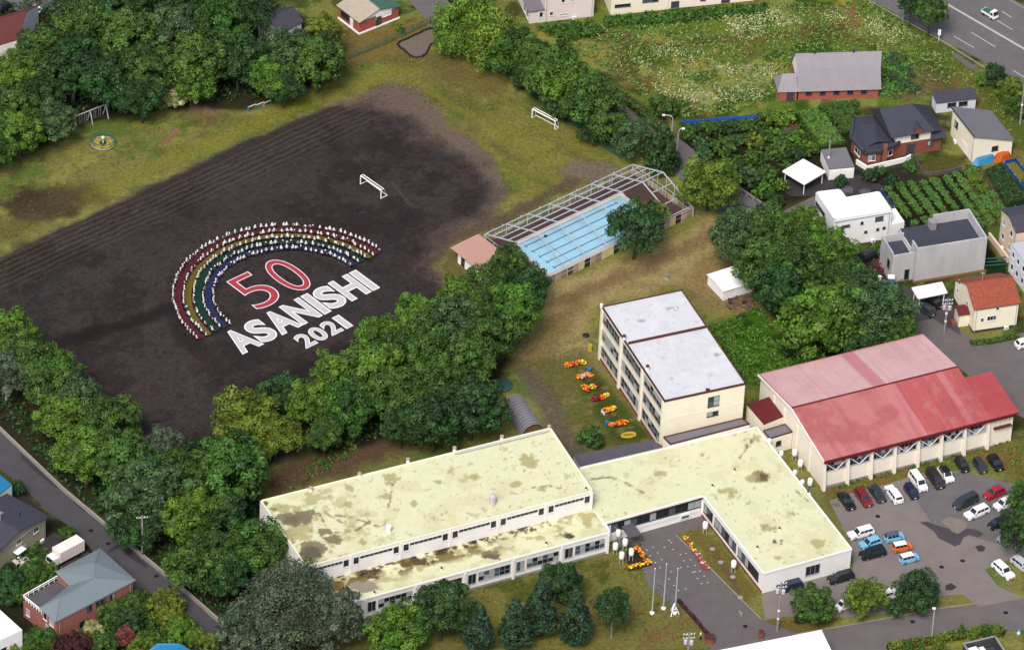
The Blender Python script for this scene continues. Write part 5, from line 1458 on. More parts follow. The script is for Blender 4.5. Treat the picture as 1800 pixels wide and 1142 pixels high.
# barrel-roofed shed
b0, b1 = at(902, 712, 0), at(937, 764, 0)
h = thing('barrel_shed', 'grey barrel vaulted metal shed behind the main school roof', 'shed', b0)
ax = (b1 - b0).normalized(); sx = Vector((ax.y, -ax.x, 0)); LN = (b1 - b0).length
mb = MB(); n = 12; r = 2.1
pr = [(r * math.cos(PI * i / n), r * math.sin(PI * i / n) * 1.1) for i in range(n + 1)]
for k in range(n):
    (xa, za), (xb, zb) = pr[k], pr[k + 1]
    mb.add([b0 + sx * xa + Vector((0, 0, za)), b0 + sx * xb + Vector((0, 0, zb)), b1 + sx * xb + Vector((0, 0, zb)), b1 + sx * xa + Vector((0, 0, za))], [(0, 1, 2, 3)])
mb.build('roof', M['roof_greymetal'], h)
mb = MB()
for k in range(0, 13):
    p = b0.lerp(b1, k / 12)
    mb.tube([p + sx * xa * 1.01 + Vector((0, 0, za * 1.01)) for xa, za in pr], .02, 4)
mb.build('roof_rib', M['grey_wall'], h)
for p, nm in ((b0, 'end_wall'), (b1, 'end_wall')):
    mb = MB(); mb.poly([p + ax * (.15 if p is b0 else -.4) + sx * xa * .98 + Vector((0, 0, za * .98)) for xa, za in pr]); mb.build(nm, M['wood'], h)
# white roof in front
F = Fr((1262, 1190), (1475, 1150), 5.0); F.D = 6
h = thing('house', 'white flat roof of the building across the entrance road', 'house', at(1400, 1180, 0))
flat_roof(h, [at(1258, 1143, 5), at(1444, 1106, 5), at(1478, 1176, 5), at(1290, 1220, 5)], 5.0, .3, 'roof_white', None, wall='offwhite')
# open walled carport lower edge
q = [at(1694, 1130, 2.2), at(1749, 1117, 2.2), at(1790, 1180, 2.2), at(1735, 1196, 2.2)]
h = thing('open_garage', 'roofless dark garage yard with grey wall coping behind the hedge', 'garage', v2(q[0]))
mb = MB()
for i in (0, 1, 3):
    a, b = v2(q[i]), v2(q[(i + 1) % 4])
    mb.bar(a + Vector((0, 0, 1.05)), b + Vector((0, 0, 1.05)), .2, 2.1)
mb.build('wall', M['frame_dark'], h)
mb = MB()
for i in (0, 1, 3):
    a, b = v2(q[i]), v2(q[(i + 1) % 4])
    mb.bar(a + Vector((0, 0, 2.15)), b + Vector((0, 0, 2.15)), .3, .1)
mb.build('coping', M['concrete'], h)
sheet('yard', [(1690, 1148), (1749, 1134), (1795, 1200), (1730, 1215)], M['asphalt_dark'], 3)

# ------------------------------------------------------------------ pipes, heat pumps and aerials on the houses
def fittings(h, P, Q, z, ac=(), pipes=(0.04, .96), aerial=None):
    P, Q = v2(P), v2(Q); d = (Q - P); ln = d.length; d = d / ln; nr = Vector((d.y, -d.x, 0))
    for s in pipes:
        c = P + d * ln * s + nr * .07
        mb = MB(); mb.tube([c + Vector((0, 0, .1)), c + Vector((0, 0, z - .15))], .05, 6); mb.build('drainpipe', M['frame_grey'], h)
    mb = MB(); mb.bar(P + nr * .1 + Vector((0, 0, z - .12)), Q + nr * .1 + Vector((0, 0, z - .12)), .12, .1); mb.build('gutter', M['frame_grey'], h)
    for s in ac:
        c = P + d * ln * s + nr * .45
        mb = MB(); mb.bar(c - d * .4 + Vector((0, 0, .45)), c + d * .4 + Vector((0, 0, .45)), .32, .65); o = mb.build('heat_pump', M['white_paint'], h)
        mb = MB(); k = c + nr * .17 + Vector((0, 0, .45)); mb.tube([k, k + nr * .02], .24, 10); mb.build('fan_grille', M['frame_grey'], o)
    if aerial is not None:
        a = Vector(aerial); mb = MB(); mb.tube([a, a + Vector((0, 0, 1.8))], .035, 5)
        for k in range(4): mb.bar(a + Vector((-.4, -.1 + k * .14, 1.7)), a + Vector((.4, -.1 + k * .14, 1.7)), .03)
        mb.bar(a + Vector((0, -.2, 1.7)), a + Vector((0, .5, 1.7)), .03); mb.build('aerial', M['steel'], h)
for h_, P_, Q_, z_, ac_, ae_ in FIT: fittings(h_, P_, Q_, z_, ac_, aerial=ae_)
# ------------------------------------------------------------------ swimming pool
FP = Fr((956, 489), (1217, 364), 2.0, (849, 414))       # frame of the pool enclosure, eaves 2 m
LP, DP = FP.L, FP.D
sheet('pool_deck', [tuple(FP(x, y, 0))[:2] for x, y in ((0, 0), (LP, 0), (LP, DP), (0, DP))], M['deck_red'], 3, px=False)
c0, c1, c3 = FP.inv(at(967, 485, .3)), FP.inv(at(895, 432, .3)), FP.inv(at(1090, 338, .3))
x0, x1 = (c0[0] + c1[0]) / 2, c3[0]
y0, y1 = c0[1], (c1[1] + c3[1]) / 2
pool = thing('swimming_pool', 'outdoor swimming pool with pale blue water and white coping', 'swimming pool', FP(x0, y0, 0))
mb = MB(); cw_ = .75
mb.box(x0, x1, y0, y0 + cw_, .0, .32, F=FP); mb.box(x0, x1, y1 - cw_, y1, 0, .32, F=FP)
mb.box(x0, x0 + cw_, y0 + cw_, y1 - cw_, 0, .32, F=FP); mb.box(x1 - cw_, x1, y0 + cw_, y1 - cw_, 0, .32, F=FP)
mb.build('coping', mat('pool_coping', alb(238, 232, 222, 1.8), .7, .08, 1.0), pool)
mb = MB(); xi0, xi1, yi0, yi1 = x0 + cw_, x1 - cw_, y0 + cw_, y1 - cw_
mb.box(xi0, xi1, yi0, yi1, .02, .06, F=FP); mb.build('pool_floor', mat('pool_floor_blue', alb(206, 228, 238, 1.32), .6, .06, .5), pool)
for k in range(5):
    y = yi0 + (k + .5) / 5 * (yi1 - yi0)
    mb = MB(); mb.box(xi0 + 1.8, xi1 - 1.8, y - .11, y + .11, .06, .066, F=FP); mb.box(xi0 + 1.6, xi0 + 1.8, y - .45, y + .45, .06, .066, F=FP); mb.box(xi1 - 1.8, xi1 - 1.6, y - .45, y + .45, .06, .066, F=FP)
    mb.build('lane_line', mat('lane_line', alb(104, 140, 168), .7, .05), pool) if k == 0 else mb.build('lane_line', bpy.data.materials['lane_line'], pool)
mb = MB(); mb.box(xi0 + 5.2, xi0 + 5.3, yi0, yi1, .06, .068, F=FP); mb.build('lane_mark', mat('lane_pink', alb(225, 150, 160), .7, .05), pool)
wm, n, l, p = new_mat('pool_water')
n.remove(p)
tr = n.new('ShaderNodeBsdfTransparent'); tr.inputs['Color'].default_value = (.80, .93, .98, 1)
gl = n.new('ShaderNodeBsdfGlossy'); gl.inputs['Roughness'].default_value = .05
fr = n.new('ShaderNodeFresnel'); fr.inputs['IOR'].default_value = 1.33
nz = n.new('ShaderNodeTexNoise'); nz.inputs['Scale'].default_value = 1.6
bp = n.new('ShaderNodeBump'); bp.inputs['Strength'].default_value = .12; bp.inputs['Distance'].default_value = .1
l.new(nz.outputs['Fac'], bp.inputs['Height']); l.new(bp.outputs[0], gl.inputs['Normal']); l.new(bp.outputs[0], fr.inputs['Normal'])
mx = n.new('ShaderNodeMixShader'); l.new(fr.outputs[0], mx.inputs[0]); l.new(tr.outputs[0], mx.inputs[1]); l.new(gl.outputs[0], mx.inputs[2]); l.new(mx.outputs[0], n['Material Output'].inputs['Surface'])
mb = MB(); mb.poly([FP(xi0, yi0, .2), FP(xi1, yi0, .2), FP(xi1, yi1, .2), FP(xi0, yi1, .2)]); mb.build('water', wm, pool)
mb = MB()
for a, b in (((x0 + 4.6, yi1 - .1), (x0 + 4.9, yi1 - .35)),): mb.lathe([(.28, .15), (.28, .3)], 10, FP(x0 + 7.2, yi1 - 1.0, 0))
mb.solo('pool_float', M['black_plastic'], 'small black float drifting on the pool water', 'float')
# steel roof skeleton
pf = thing('steel_skeleton', 'bare silver steel roof skeleton standing over the pool', 'steel frame', FP(0, 0, 0))
ZEv, ZRi = 2.2, 5.1
nb = 7
for i in range(nb + 1):
    x = LP * i / nb
    mb = MB()
    x_ = min(max(x, .1), LP - .1)
    mb.bar(FP(x_, .1, 0), FP(x_, .1, ZEv), .16); mb.bar(FP(x_, DP - .1, 0), FP(x_, DP - .1, ZEv), .16)
    mb.bar(FP(x_, .1, ZEv), FP(x_, DP / 2, ZRi), .17 if i in (0, nb, nb - 1) else .11, .2); mb.bar(FP(x_, DP - .1, ZEv), FP(x_, DP / 2, ZRi), .17, .2)
    mb.build('frame_rib', M['steel'], pf)
for y, z in ((.1, ZEv), (DP - .1, ZEv), (DP / 2, ZRi), (DP * .75, (ZEv + ZRi) / 2), (DP * .62, ZEv + (ZRi - ZEv) * .76), (DP * .87, ZEv + (ZRi - ZEv) * .26)):
    mb = MB(); mb.bar(FP(0, y, z), FP(LP, y, z), .15); mb.build('purlin', M['steel'], pf)
xq = LP * (nb - 1) / nb
for y in (DP * .16, DP * .34):
    z = ZEv + (ZRi - ZEv) * y / (DP / 2)
    mb = MB(); mb.bar(FP(xq, y, z), FP(LP, y, z), .15); mb.build('purlin', M['steel'], pf)
for k in range(4):
    y = DP * (.3 + .14 * k); z = ZEv + (ZRi - ZEv) * min(y, DP - y) / (DP / 2)
    mb = MB(); mb.bar(FP(LP - .05, y, 0), FP(LP - .05, y, z), .1); mb.build('end_post', M['steel'], pf)
# fence panels of the pool
fn = thing('pool_fence', 'beige panel fence with open bays round the pool', 'fence', FP(0, -.15, 0))
mm = [mat('fence_panel_tan', alb(160, 142, 122, 1.5), .85, .15, 1.2), mat('fence_panel_pale', alb(188, 170, 140, 1.5), .85, .15, 1.2), mat('fence_panel_yellow', alb(226, 214, 150, 1.5), .85, .15, 1.2), mat('fence_panel_dark', alb(70, 56, 56), .85, .15, 1.2)]
def panels(A, B, n, seq, h0, h1, yoff):
    for i in range(n):
        k = seq[i % len(seq)]
        if k < 0: continue
        a, b = A.lerp(B, (i + .03) / n), A.lerp(B, (i + .97) / n)
        mb = MB(); mb.bar(a + Vector((0, 0, (h0 + h1) / 2)), b + Vector((0, 0, (h0 + h1) / 2)), .06, h1 - h0)
        for t in (.25, .5, .75):
            q = a.lerp(b, t); mb.bar(q + Vector((0, 0, h0)), q + Vector((0, 0, h1)), .09, .09)
        mb.build('panel', mm[k], fn)
panels(FP(0, -.15, 0), FP(LP, -.15, 0), 26, [0, 0, 1, 0, -1, 1, 2, 3, 1, 0, 2, 2, 3, 0, 1, 2], .1, 1.9, 0)
panels(FP(LP + .15, 0, 0), FP(LP + .15, DP, 0), 12, [1, 0, 0, 1], .1, 1.0, 0)
panels(FP(0, DP + .15, 0), FP(LP, DP + .15, 0), 26, [-1, 1, -1, -1, 2, -1, 1, -1], .2, 1.7, 0)
for A, B, n in ((FP(0, -.15, 0), FP(LP, -.15, 0), 13), (FP(0, DP + .15, 0), FP(LP, DP + .15, 0), 13), (FP(LP + .15, -.15, 0), FP(LP + .15, DP + .15, 0), 6), (FP(-.15, -.15, 0), FP(-.15, DP, 0), 6)):
    for i in range(n + 1):
        q = A.lerp(B, i / n); mb = MB(); mb.bar(q, q + Vector((0, 0, 2.0)), .12); mb.build('fence_post', M['steel'], fn)
    for z in (1.95, 1.05):
        mb = MB(); mb.bar(A + Vector((0, 0, z)), B + Vector((0, 0, z)), .08); mb.build('fence_rail', M['steel'], fn)
for i in range(1, 8):
    q = FP(LP * i / 8, DP + .3, 0); mb = MB(); mb.bar(q + Vector((0, 0, 1.2)), q + Vector((0, 0, 2.1)), .5, .12); mb.build('fence_board', M['grey_wall'], fn)

# ------------------------------------------------------------------ sports and play equipment
def goal(px0, px1, label, depth=1.2, h=1.9, flip=1):
    a, b = v2(at(*px0, h)), v2(at(*px1, h))
    d = (b - a).normalized(); n_ = Vector((-d.y, d.x, 0)) * flip
    g = thing('football_goal', label, 'goal', (a + b) / 2)
    Z = Vector((0, 0, h)); r = .11
    for p in (a, b):
        mb = MB(); mb.tube([p, p + Z], r, 6); mb.build('goal_post', M['white_paint'], g)
        mb = MB(); mb.tube([p + Z, p + Z + n_ * .6, p + n_ * depth + Vector((0, 0, .05)), p + Vector((0, 0, .05))], .07, 6); mb.build('side_frame', M['white_paint'], g)
    mb = MB(); mb.tube([a + Z, b + Z], r, 6); mb.build('crossbar', M['white_paint'], g)
    mb = MB(); mb.tube([a + Z + n_ * .6, b + Z + n_ * .6], .07, 6); mb.tube([a + n_ * depth + Vector((0, 0, .06)), b + n_ * depth + Vector((0, 0, .06))], .07, 6)
    for k in range(1, 10):
        p = a.lerp(b, k / 10); mb.tube([p + Z, p + Z + n_ * .6], .035, 4)
    mb.build('back_frame', M['white_paint'], g)
    return g
goal((634, 309), (670, 334), 'white football goal standing on the dark field near the rainbow arc', 1.5, 1.9, 1)
goal((936, 192), (976, 213), 'white football goal at the grass edge beside the long hedge', 1.1, 2.0, 1)

# merry-go-round
c = v2(at(181, 254, 0))
g = thing('merry_go_round', 'round green railed playground roundabout on the grass by the wood', 'roundabout', c)
ring = [c + Vector((math.cos(t) * 2.1, math.sin(t) * 2.1, 1.25)) for t in np.linspace(0, 2 * PI, 25)]
mb = MB(); mb.tube(ring, .09, 6); mb.build('hand_rail', M['net_green'], g)
mb = MB(); mb.tube([p - Vector((0, 0, .95)) for p in ring], .1, 6); mb.build('foot_ring', M['frame_grey'], g)
mb = MB(); mb.lathe([(.75, .1), (.8, .35), (.3, .4)], 12, c); mb.build('hub', M['roof_charcoal'], g)
mb = MB(); mb.lathe([(.14, .3), (.14, 1.5), (.35, 1.55), (.3, 1.7)], 10, c); mb.build('centre_pole', M['pale_blue_wall'], g)
for k in range(8):
    t = k * PI / 4; e = Vector((math.cos(t), math.sin(t), 0))
    mb = MB(); mb.tube([c + e * 2.1 + Vector((0, 0, .3)), c + e * 2.1 + Vector((0, 0, 1.25))], .06, 5); mb.tube([c + e * .3 + Vector((0, 0, 1.5)), c + e * 2.1 + Vector((0, 0, 1.25))], .05, 5); mb.build('spoke', M['net_green'], g)
mb = MB(); mb.lathe([(1.55, .3), (1.85, .3), (1.85, .36), (1.55, .36)], 24, c); mb.build('seat_ring', M['gold'], g)
# swing frame
a, b = v2(at(131, 226, 0)), v2(at(186, 205, 0))
g = thing('swing_frame', 'tall grey swing frame at the edge of the wood', 'swing', (a + b) / 2)
d = (b - a).normalized(); nn = Vector((-d.y, d.x, 0)); H = 2.7
mb = MB(); mb.tube([a + Vector((0, 0, H)), b + Vector((0, 0, H))], .09, 6); mb.build('top_bar', M['steel'], g)
for t in (0, .5, 1):
    p = a.lerp(b, t)
    for s in (-1, 1): mb = MB(); mb.tube([p + Vector((0, 0, H)), p + nn * s * .9], .1, 6); mb.build('leg', M['steel'], g)
for t in (.2, .35, .65, .8):
    p = a.lerp(b, t); mb = MB(); mb.bar(p - d * .22 + Vector((0, 0, .5)), p + d * .22 + Vector((0, 0, .5)), .2, .05); s_ = mb.build('swing_seat', M['wood_dark'], g)
    mb = MB(); mb.tube([p - d * .2 + Vector((0, 0, .5)), p - d * .2 + Vector((0, 0, H))], .02, 4); mb.tube([p + d * .2 + Vector((0, 0, .5)), p + d * .2 + Vector((0, 0, H))], .02, 4); mb.build('chain', M['steel'], s_)
# climbing rail / pale blue low bars
a, b = v2(at(436, 198, 0)), v2(at(478, 182, 0))
g = thing('horizontal_bars', 'row of low pale blue exercise bars on the grass', 'exercise bars', (a + b) / 2)
for k in range(4):
    p = a.lerp(b, k / 3); mb = MB(); mb.tube([p, p + Vector((0, 0, .8 + .2 * (3 - k)))], .08, 6); mb.build('post', M['tarp_blue'] if k < 2 else M['steel'], g)
    if k < 3:
        q = a.lerp(b, (k + 1) / 3); mb = MB(); mb.tube([p + Vector((0, 0, .8 + .2 * (2 - k))), q + Vector((0, 0, .8 + .2 * (2 - k)))], .07, 6); mb.build('bar', M['pale_blue_wall'], g)
# sandpit edged with half tyres
tp = [(700, 78), (704, 74), (715, 70), (727, 64), (738, 59), (748, 54), (757, 51), (766, 53), (774, 58), (780, 66), (783, 72), (775, 76), (763, 77), (757, 80), (753, 88), (749, 96), (741, 101), (731, 103), (722, 100), (715, 94), (708, 88), (702, 84)]
sheet('sandpit_floor', tp, mat('sandpit_sand', alb(140, 126, 112), .95, .2, 1.2), 2)
W = [v2(at(*p, 0)) for p in tp]; W.append(W[0])
cum = [0]
for a, b in zip(W[:-1], W[1:]): cum.append(cum[-1] + (b - a).length)
g = thing('sandpit', 'sandpit edged with half buried black tyres by the green fence', 'sandpit', v2(at(742, 78, 0)))
mb = MB(); pts = []
for k in range(9):
    t = PI * k / 8; pts.append(Vector((math.cos(t) * .36, 0, math.sin(t) * .36)))
mb.tube(pts, .15, 6); tyre_me = mb.mesh('tyre', M['tyre'])
nT = int(cum[-1] / .62)
for k in range(nT):
    s = cum[-1] * k / nT
    i = max(j for j in range(len(cum) - 1) if cum[j] <= s)
    t = (s - cum[i]) / max(1e-6, cum[i + 1] - cum[i]); p = W[i].lerp(W[i + 1], t); d = W[i + 1] - W[i]
    o = bpy.data.objects.new('tyre', tyre_me); col.objects.link(o); o.parent = g
    o.location = p - g.location; o.rotation_euler.z = math.atan2(d.y, d.x) + random.uniform(-.2, .2)

# ------------------------------------------------------------------ fences, walls, hedges
def mesh_fence(label, pts, h, mname='net_green', npost=None, name='mesh_fence', spacing=2.0, wires=6):
    Wp = [v2(at(*p, 0)) for p in pts]
    g = thing(name, label, 'fence', Wp[0])
    for a, b in zip(Wp[:-1], Wp[1:]):
        n_ = max(1, int((b - a).length / spacing))
        mb = MB()
        for k in range(n_ + 1):
            p = a.lerp(b, k / n_); q = MB(); q.bar(p, p + Vector((0, 0, h)), .07); q.build('fence_post', M[mname], g)
        for j in range(wires): mb.bar(a + Vector((0, 0, h * (j + 1) / wires)), b + Vector((0, 0, h * (j + 1) / wires)), .035)
        ln = (b - a).length; d = (b - a) / ln
        for k in range(int(ln / .35)):
            p = a + d * (k * .35); mb.bar(p, p + Vector((0, 0, h)), .03)
        o = mb.build('fence_mesh', M[mname], g); o['kind'] = 'stuff'
    return g
mesh_fence('pale green mesh fence between the clubhouse and the sandpit', [(612, 106), (680, 78), (756, 42), (770, 52)], 1.6, 'net_green')
mesh_fence('green mesh fence behind the football goal under the hedge', [(868, 122), (905, 142), (985, 205), (1040, 245), (1090, 280)], 1.3, 'net_green')
W = [v2(at(*p, 0)) for p in [(-6, 751), (110, 862), (214, 949), (334, 1049), (440, 1142), (500, 1195)]]
g = thing('roadside_wall', 'low concrete wall with pale coping between the street and the trees', 'wall', W[0])
mb = MB(); mc = MB()
for a, b in zip(W[:-1], W[1:]):
    mb.bar(a + Vector((0, 0, .35)), b + Vector((0, 0, .35)), .22, .7); mc.bar(a + Vector((0, 0, .75)), b + Vector((0, 0, .75)), .34, .1)
mb.build('wall', M['concrete'], g); mc.build('coping', mat('coping_pale', alb(196, 184, 168), .85, .15, 1.2), g)
g = thing('guard_rail', 'white guard rail beside the lane next to the olive round tree', 'guard rail', at(1320, 360, 0))
a, b = v2(at(1301, 337, 0)), v2(at(1347, 368, 0))
mb = MB(); mb.bar(a + Vector((0, 0, .75)), b + Vector((0, 0, .75)), .12, .4); mb.build('rail', M['concrete'], g)
for k in range(5): p = a.lerp(b, k / 4); mb = MB(); mb.bar(p, p + Vector((0, 0, .8)), .12); mb.build('post', M['steel'], g)

# brick-edged planting beds beside the entrance drive
def bed(label, pts, mname, flower=None, h=.45, w=.9):
    Wp = [v2(at(*p, 0)) for p in pts]
    g = thing('planting_bed', label, 'flower bed', Wp[0])
    mb = MB(); ms = MB()
    for a, b in zip(Wp[:-1], Wp[1:]):
        mb.bar(a + Vector((0, 0, h / 2)), b + Vector((0, 0, h / 2)), w, h)
    mb.build('kerb_wall', M[mname], g)
    if flower:
        rr = random.Random(len(label)); mf = MB()
        for a, b in zip(Wp[:-1], Wp[1:]):
            n_ = int((b - a).length * (18 if 'tanks' in label else 7))
            d = (b - a).normalized(); s = Vector((d.y, -d.x, 0))
            for k in range(n_):
                p = a.lerp(b, rr.random()) + s * rr.uniform(-.42, .42) * w + Vector((0, 0, h + rr.uniform(.02, .22)))
                leaf_quad(mf, p, .12 + rr.random() * .1, rr)
        leaf_build(mf, 'flowers', L[flower], g)
    return g
def leaf_quad(mb, p, s, rr, nrm=None):
    n_ = Vector((rr.gauss(0, .6), rr.gauss(0, .6), 1)).normalized() if nrm is None else nrm
    x = n_.cross(Vector((rr.gauss(0, 1), rr.gauss(0, 1), rr.gauss(0, 1)))).normalized() * s; y = n_.cross(x)
    mb.add([p - x - y * .7, p + x - y * .7, p + x + y * .7, p - x + y * .7], [(0, 1, 2, 3)])
def leaf_build(mb, name, m, parent):
    o = mb.build(name, m, parent)
    at_ = o.data.attributes.new('leafvar', 'FLOAT', 'FACE')
    rr = random.Random(len(mb.f)); at_.data.foreach_set('value', [rr.random() for _ in mb.f])
    return o
bed('orange marigold bed strip beside the white tanks', [(1118, 963), (1138, 990)], 'wood_dark', 'marigold', .3, 1.1)
bed('yellow marigold bed strip beside the white tanks', [(1103, 1000), (1144, 990)], 'wood_dark', 'yellowf', .3, 1.0)
bed('low brick edged bed of mixed yellow flowers along the entrance drive', [(1203, 945), (1224, 972)], 'brick', 'yellowf', .35, .9)
bed('low brick edged bed of pink flowers along the entrance drive', [(1226, 975), (1243, 1002)], 'brick', 'pinkf', .35, .9)
bed('long brick retaining bed from flag poles to the gate', [(1192, 1056), (1220, 1087), (1246, 1118)], 'wood_dark', 'maroon', .4, .55)
bed('brick kerb under the school front windows', [(700, 1033), (880, 986), (1066, 940)], 'brick', 'crimson', .15, .5)
c = at(1246, 1128, 0); g = thing('gate_pillar', 'dark red brick gate pillar at the foot of the entrance drive', 'gate pillar', v2(c))
mb = MB(); mb.box(c.x - .7, c.x + .7, c.y - .6, c.y + .6, 0, 1.2); mb.build('pillar', M['brick'], g); mb = MB(); mb.box(c.x - .8, c.x + .8, c.y - .7, c.y + .7, 1.2, 1.35); mb.build('pillar_cap', M['roof_trim'], g)
c = at(1337, 1120, 0); g = thing('gate_pillar', 'slim dark brick gate pillar on the car park side of the entrance', 'gate pillar', v2(c))
mb = MB(); mb.box(c.x - .35, c.x + .35, c.y - .35, c.y + .35, 0, 1.4); mb.build('pillar', M['brick'], g); mb = MB(); mb.lathe([(.55, 1.4), (.5, 1.5), (.05, 1.9)], 4, v2(c)); mb.build('pillar_cap', M['roof_trim'], g)
# person in yellow vest is beside the gate: added with the people

# ------------------------------------------------------------------ poles and lamps
def flagpole(px, label):
    b = v2(at(*px, 0)); g = thing('flagpole', label, 'flagpole', b, 'flagpoles by the drive')
    mb = MB(); mb.lathe([(.35, 0), (.4, .1), (.4, .35), (.2, .4)], 10, b); mb.build('base', M['white_paint'], g)
    mb = MB(); mb.tube([b + Vector((0, 0, .3)), b + Vector((0, 0, 9.6))], [.13, .07], 7); mb.build('pole', M['steel'], g)
    mb = MB(); mb.lathe([(.05, 0), (.12, .1), (.05, .2)], 7, b + Vector((0, 0, 9.6))); mb.build('finial', M['white_paint'], g)
    return g
flagpole((1146, 1078), 'white flagpole nearest the dark round tree')
flagpole((1166, 1070), 'white flagpole between the two other flagpoles')
flagpole((1186, 1078), 'white flagpole with braces closest to the entrance drive')
b = v2(at(1184, 1078, 0)); mb = MB()
for t in (0, 2.1, 4.2):
    e = Vector((math.cos(t), math.sin(t), 0)); mb.tube([b + e * .9, b + Vector((0, 0, 2.2))], .1, 5)
for t in (0, 2.1, 4.2):
    e = Vector((math.cos(t), math.sin(t), 0)); mb.tube([b + e * .45 + Vector((0, 0, 1.1)), b + Vector((math.cos(t + 2.1), math.sin(t + 2.1), 0)) * .45 + Vector((0, 0, 1.1))], .06, 5)
mb.solo('pole_stay', M['white_paint'], 'white tripod stay round the foot of the braced flagpole', 'stay', loc=b)

def utility_pole(px, h, label, arms=2, drum=True):
    b = v2(at(*px, 0)); g = thing('utility_pole', label, 'utility pole', b)
    mb = MB(); mb.tube([b, b + Vector((0, 0, h))], [.2, .13], 8); mb.build('pole', M['concrete'], g)
    for k in range(arms):
        z = h - .4 - k * .8
        mb = MB(); mb.bar(b + Vector((-.95, -.2, z)), b + Vector((.95, .2, z)), .1); mb.build('cross_arm', M['steel'], g)
        for s in (-.85, -.35, .35, .85):
            mb = MB(); mb.lathe([(.06, 0), (.08, .1), (.04, .25)], 6, b + Vector((s, s * .21, z + .05))); mb.build('insulator', M['white_paint'], g)
    if drum:
        mb = MB(); mb.lathe([(.3, 0), (.32, .1), (.32, .75), (.2, .85)], 10, b + Vector((.45, -.2, h - 2.3))); mb.build('transformer', M['grey_wall'], g)
        mb = MB(); mb.lathe([(.3, 0), (.32, .1), (.32, .75), (.2, .85)], 10, b + Vector((-.5, -.1, h - 2.3))); mb.build('transformer', M['grey_wall'], g)
    for z in (2.5, 4.2):
        if z < h - 3: mb = MB(); mb.lathe([(.22, 0), (.22, .35)], 8, b + Vector((0, 0, z))); mb.build('pole_band', M['white_paint'], g)
    return g
utility_pole((1366, 1108), 10.5, 'utility pole with transformer beside the wing of the school')
utility_pole((1205, 1200), 10.8, 'utility pole with drum transformers by the brick gate pillar')
utility_pole((1660, 585), 7.6, 'utility pole with cross arms beside the white carport')
utility_pole((1793, 218), 11, 'tall pole by the bushes along the main road', 0, False)
utility_pole((1587, 38), 12, 'dark pole by the roadside tree at the main road', 0, False)
utility_pole((250, 980), 9, 'slim pole half hidden by grey green trees by the street', 1, False)
utility_pole((1455, 297), 6.5, 'thin steel mast standing against the grey garage', 0, False)
def lamp(px, h, label, hook=True, dirx=-1.6):
    b = v2(at(*px, 0)); g = thing('street_lamp', label, 'street lamp', b)
    pts = [b, b + Vector((0, 0, h))]
    if hook: pts = [b, b + Vector((0, 0, h * .82)), b + Vector((dirx * .18, 0, h * .95)), b + Vector((dirx * .6, 0, h)), b + Vector((dirx, 0, h))]
    mb = MB(); mb.tube(pts, .09, 7); mb.build('pole', M['steel'], g)
    e = pts[-1]; mb = MB(); mb.box(e.x - .4, e.x + .15, e.y - .16, e.y + .16, e.z - .12, e.z + .08); s_ = mb.build('lamp_head', M['white_paint'], g)
    mb = MB(); mb.box(e.x - .36, e.x + .05, e.y - .12, e.y + .12, e.z - .16, e.z - .121); mb.build('lamp_lens', M['lamp_glass'], s_)
lamp((1181, 236), 4.2, 'hooked street lamp by the clipped hedge and round shrub', True, -1.6)
lamp((1190, 268), 5.4, 'grey street lamp post between the two dark roadside trees', True, 1.0)
lamp((1637, 1124), 6.8, 'plain grey lamp post on the road by the car park island', False)
b = v2(at(1650, 72, 0)); g = thing('road_sign', 'white plate sign on a post at the main road kerb', 'sign', b)
mb = MB(); mb.tube([b, b + Vector((0, 0, 2.6))], .06, 6); mb.build('post', M['white_paint'], g); mb = MB(); mb.box(b.x - .28, b.x + .28, b.y - .03, b.y + .03, 1.3, 2.6); mb.build('sign_plate', M['white_paint'], g)
b = v2(at(1790, 1116, 0)); g = thing('road_sign', 'small blue and white sign standing beside the lower road', 'sign', b)
mb = MB(); mb.tube([b, b + Vector((0, 0, 1.3))], .05, 6); mb.build('post', M['white_paint'], g); mb = MB(); mb.box(b.x - .3, b.x + .3, b.y - .03, b.y + .03, .75, 1.5); s_ = mb.build('sign_plate', M['tarp_blue'], g)
mb = MB(); mb.box(b.x - .25, b.x + .25, b.y - .045, b.y - .031, .3, .74); mb.build('lower_plate', M['white_paint'], g)

# ------------------------------------------------------------------ oil tanks on legs
def tank(px, label, z=1.05):
    b = v2(at(px[0], px[1], z + .8)); g = thing('oil_tank', label, 'tank', b, 'white heating oil tanks')
    mb = MB(); mb.lathe([(.22, z - .12), (.42, z), (.45, z + .25), (.45, z + 1.1), (.34, z + 1.32), (.1, z + 1.42)], 12, b); mb.build('tank_shell', M['white_paint'], g, smooth=True)
    mb = MB(); mb.lathe([(.08, z + 1.4), (.1, z + 1.55)], 6, b); mb.build('filler_cap', M['frame_grey'], g)
    for t in (.8, 2.4, 3.9, 5.5):
        mb = MB(); mb.tube([b + Vector((math.cos(t) * .42, math.sin(t) * .42, 0)), b + Vector((math.cos(t) * .34, math.sin(t) * .34, z + .1))], .055, 5); mb.build('leg', M['steel'], g)
for px, lb in [((1087, 935), 'white oil tank hindmost in the cluster by the porch canopy'), ((1082, 958), 'white oil tank in the cluster against the school front corner'),
               ((1099, 951), 'white oil tank in the cluster closest to the porch canopy'), ((1093, 974), 'white oil tank in the cluster nearest the yellow marigolds'),
               ((1110, 968), 'white oil tank in the cluster nearest the orange marigolds'), ((1240, 921), 'lone white oil tank at the inner corner of the wing'),
               ((1290, 989), 'lone white oil tank midway along the wing windows'), ((1397, 793), 'white oil tank between wing and gymnasium farthest back'),
               ((1407, 812), 'white oil tank between wing and gymnasium second along'), ((1424, 845), 'white oil tank on the far side of the wing near the parking')]:
    tank(px, lb)

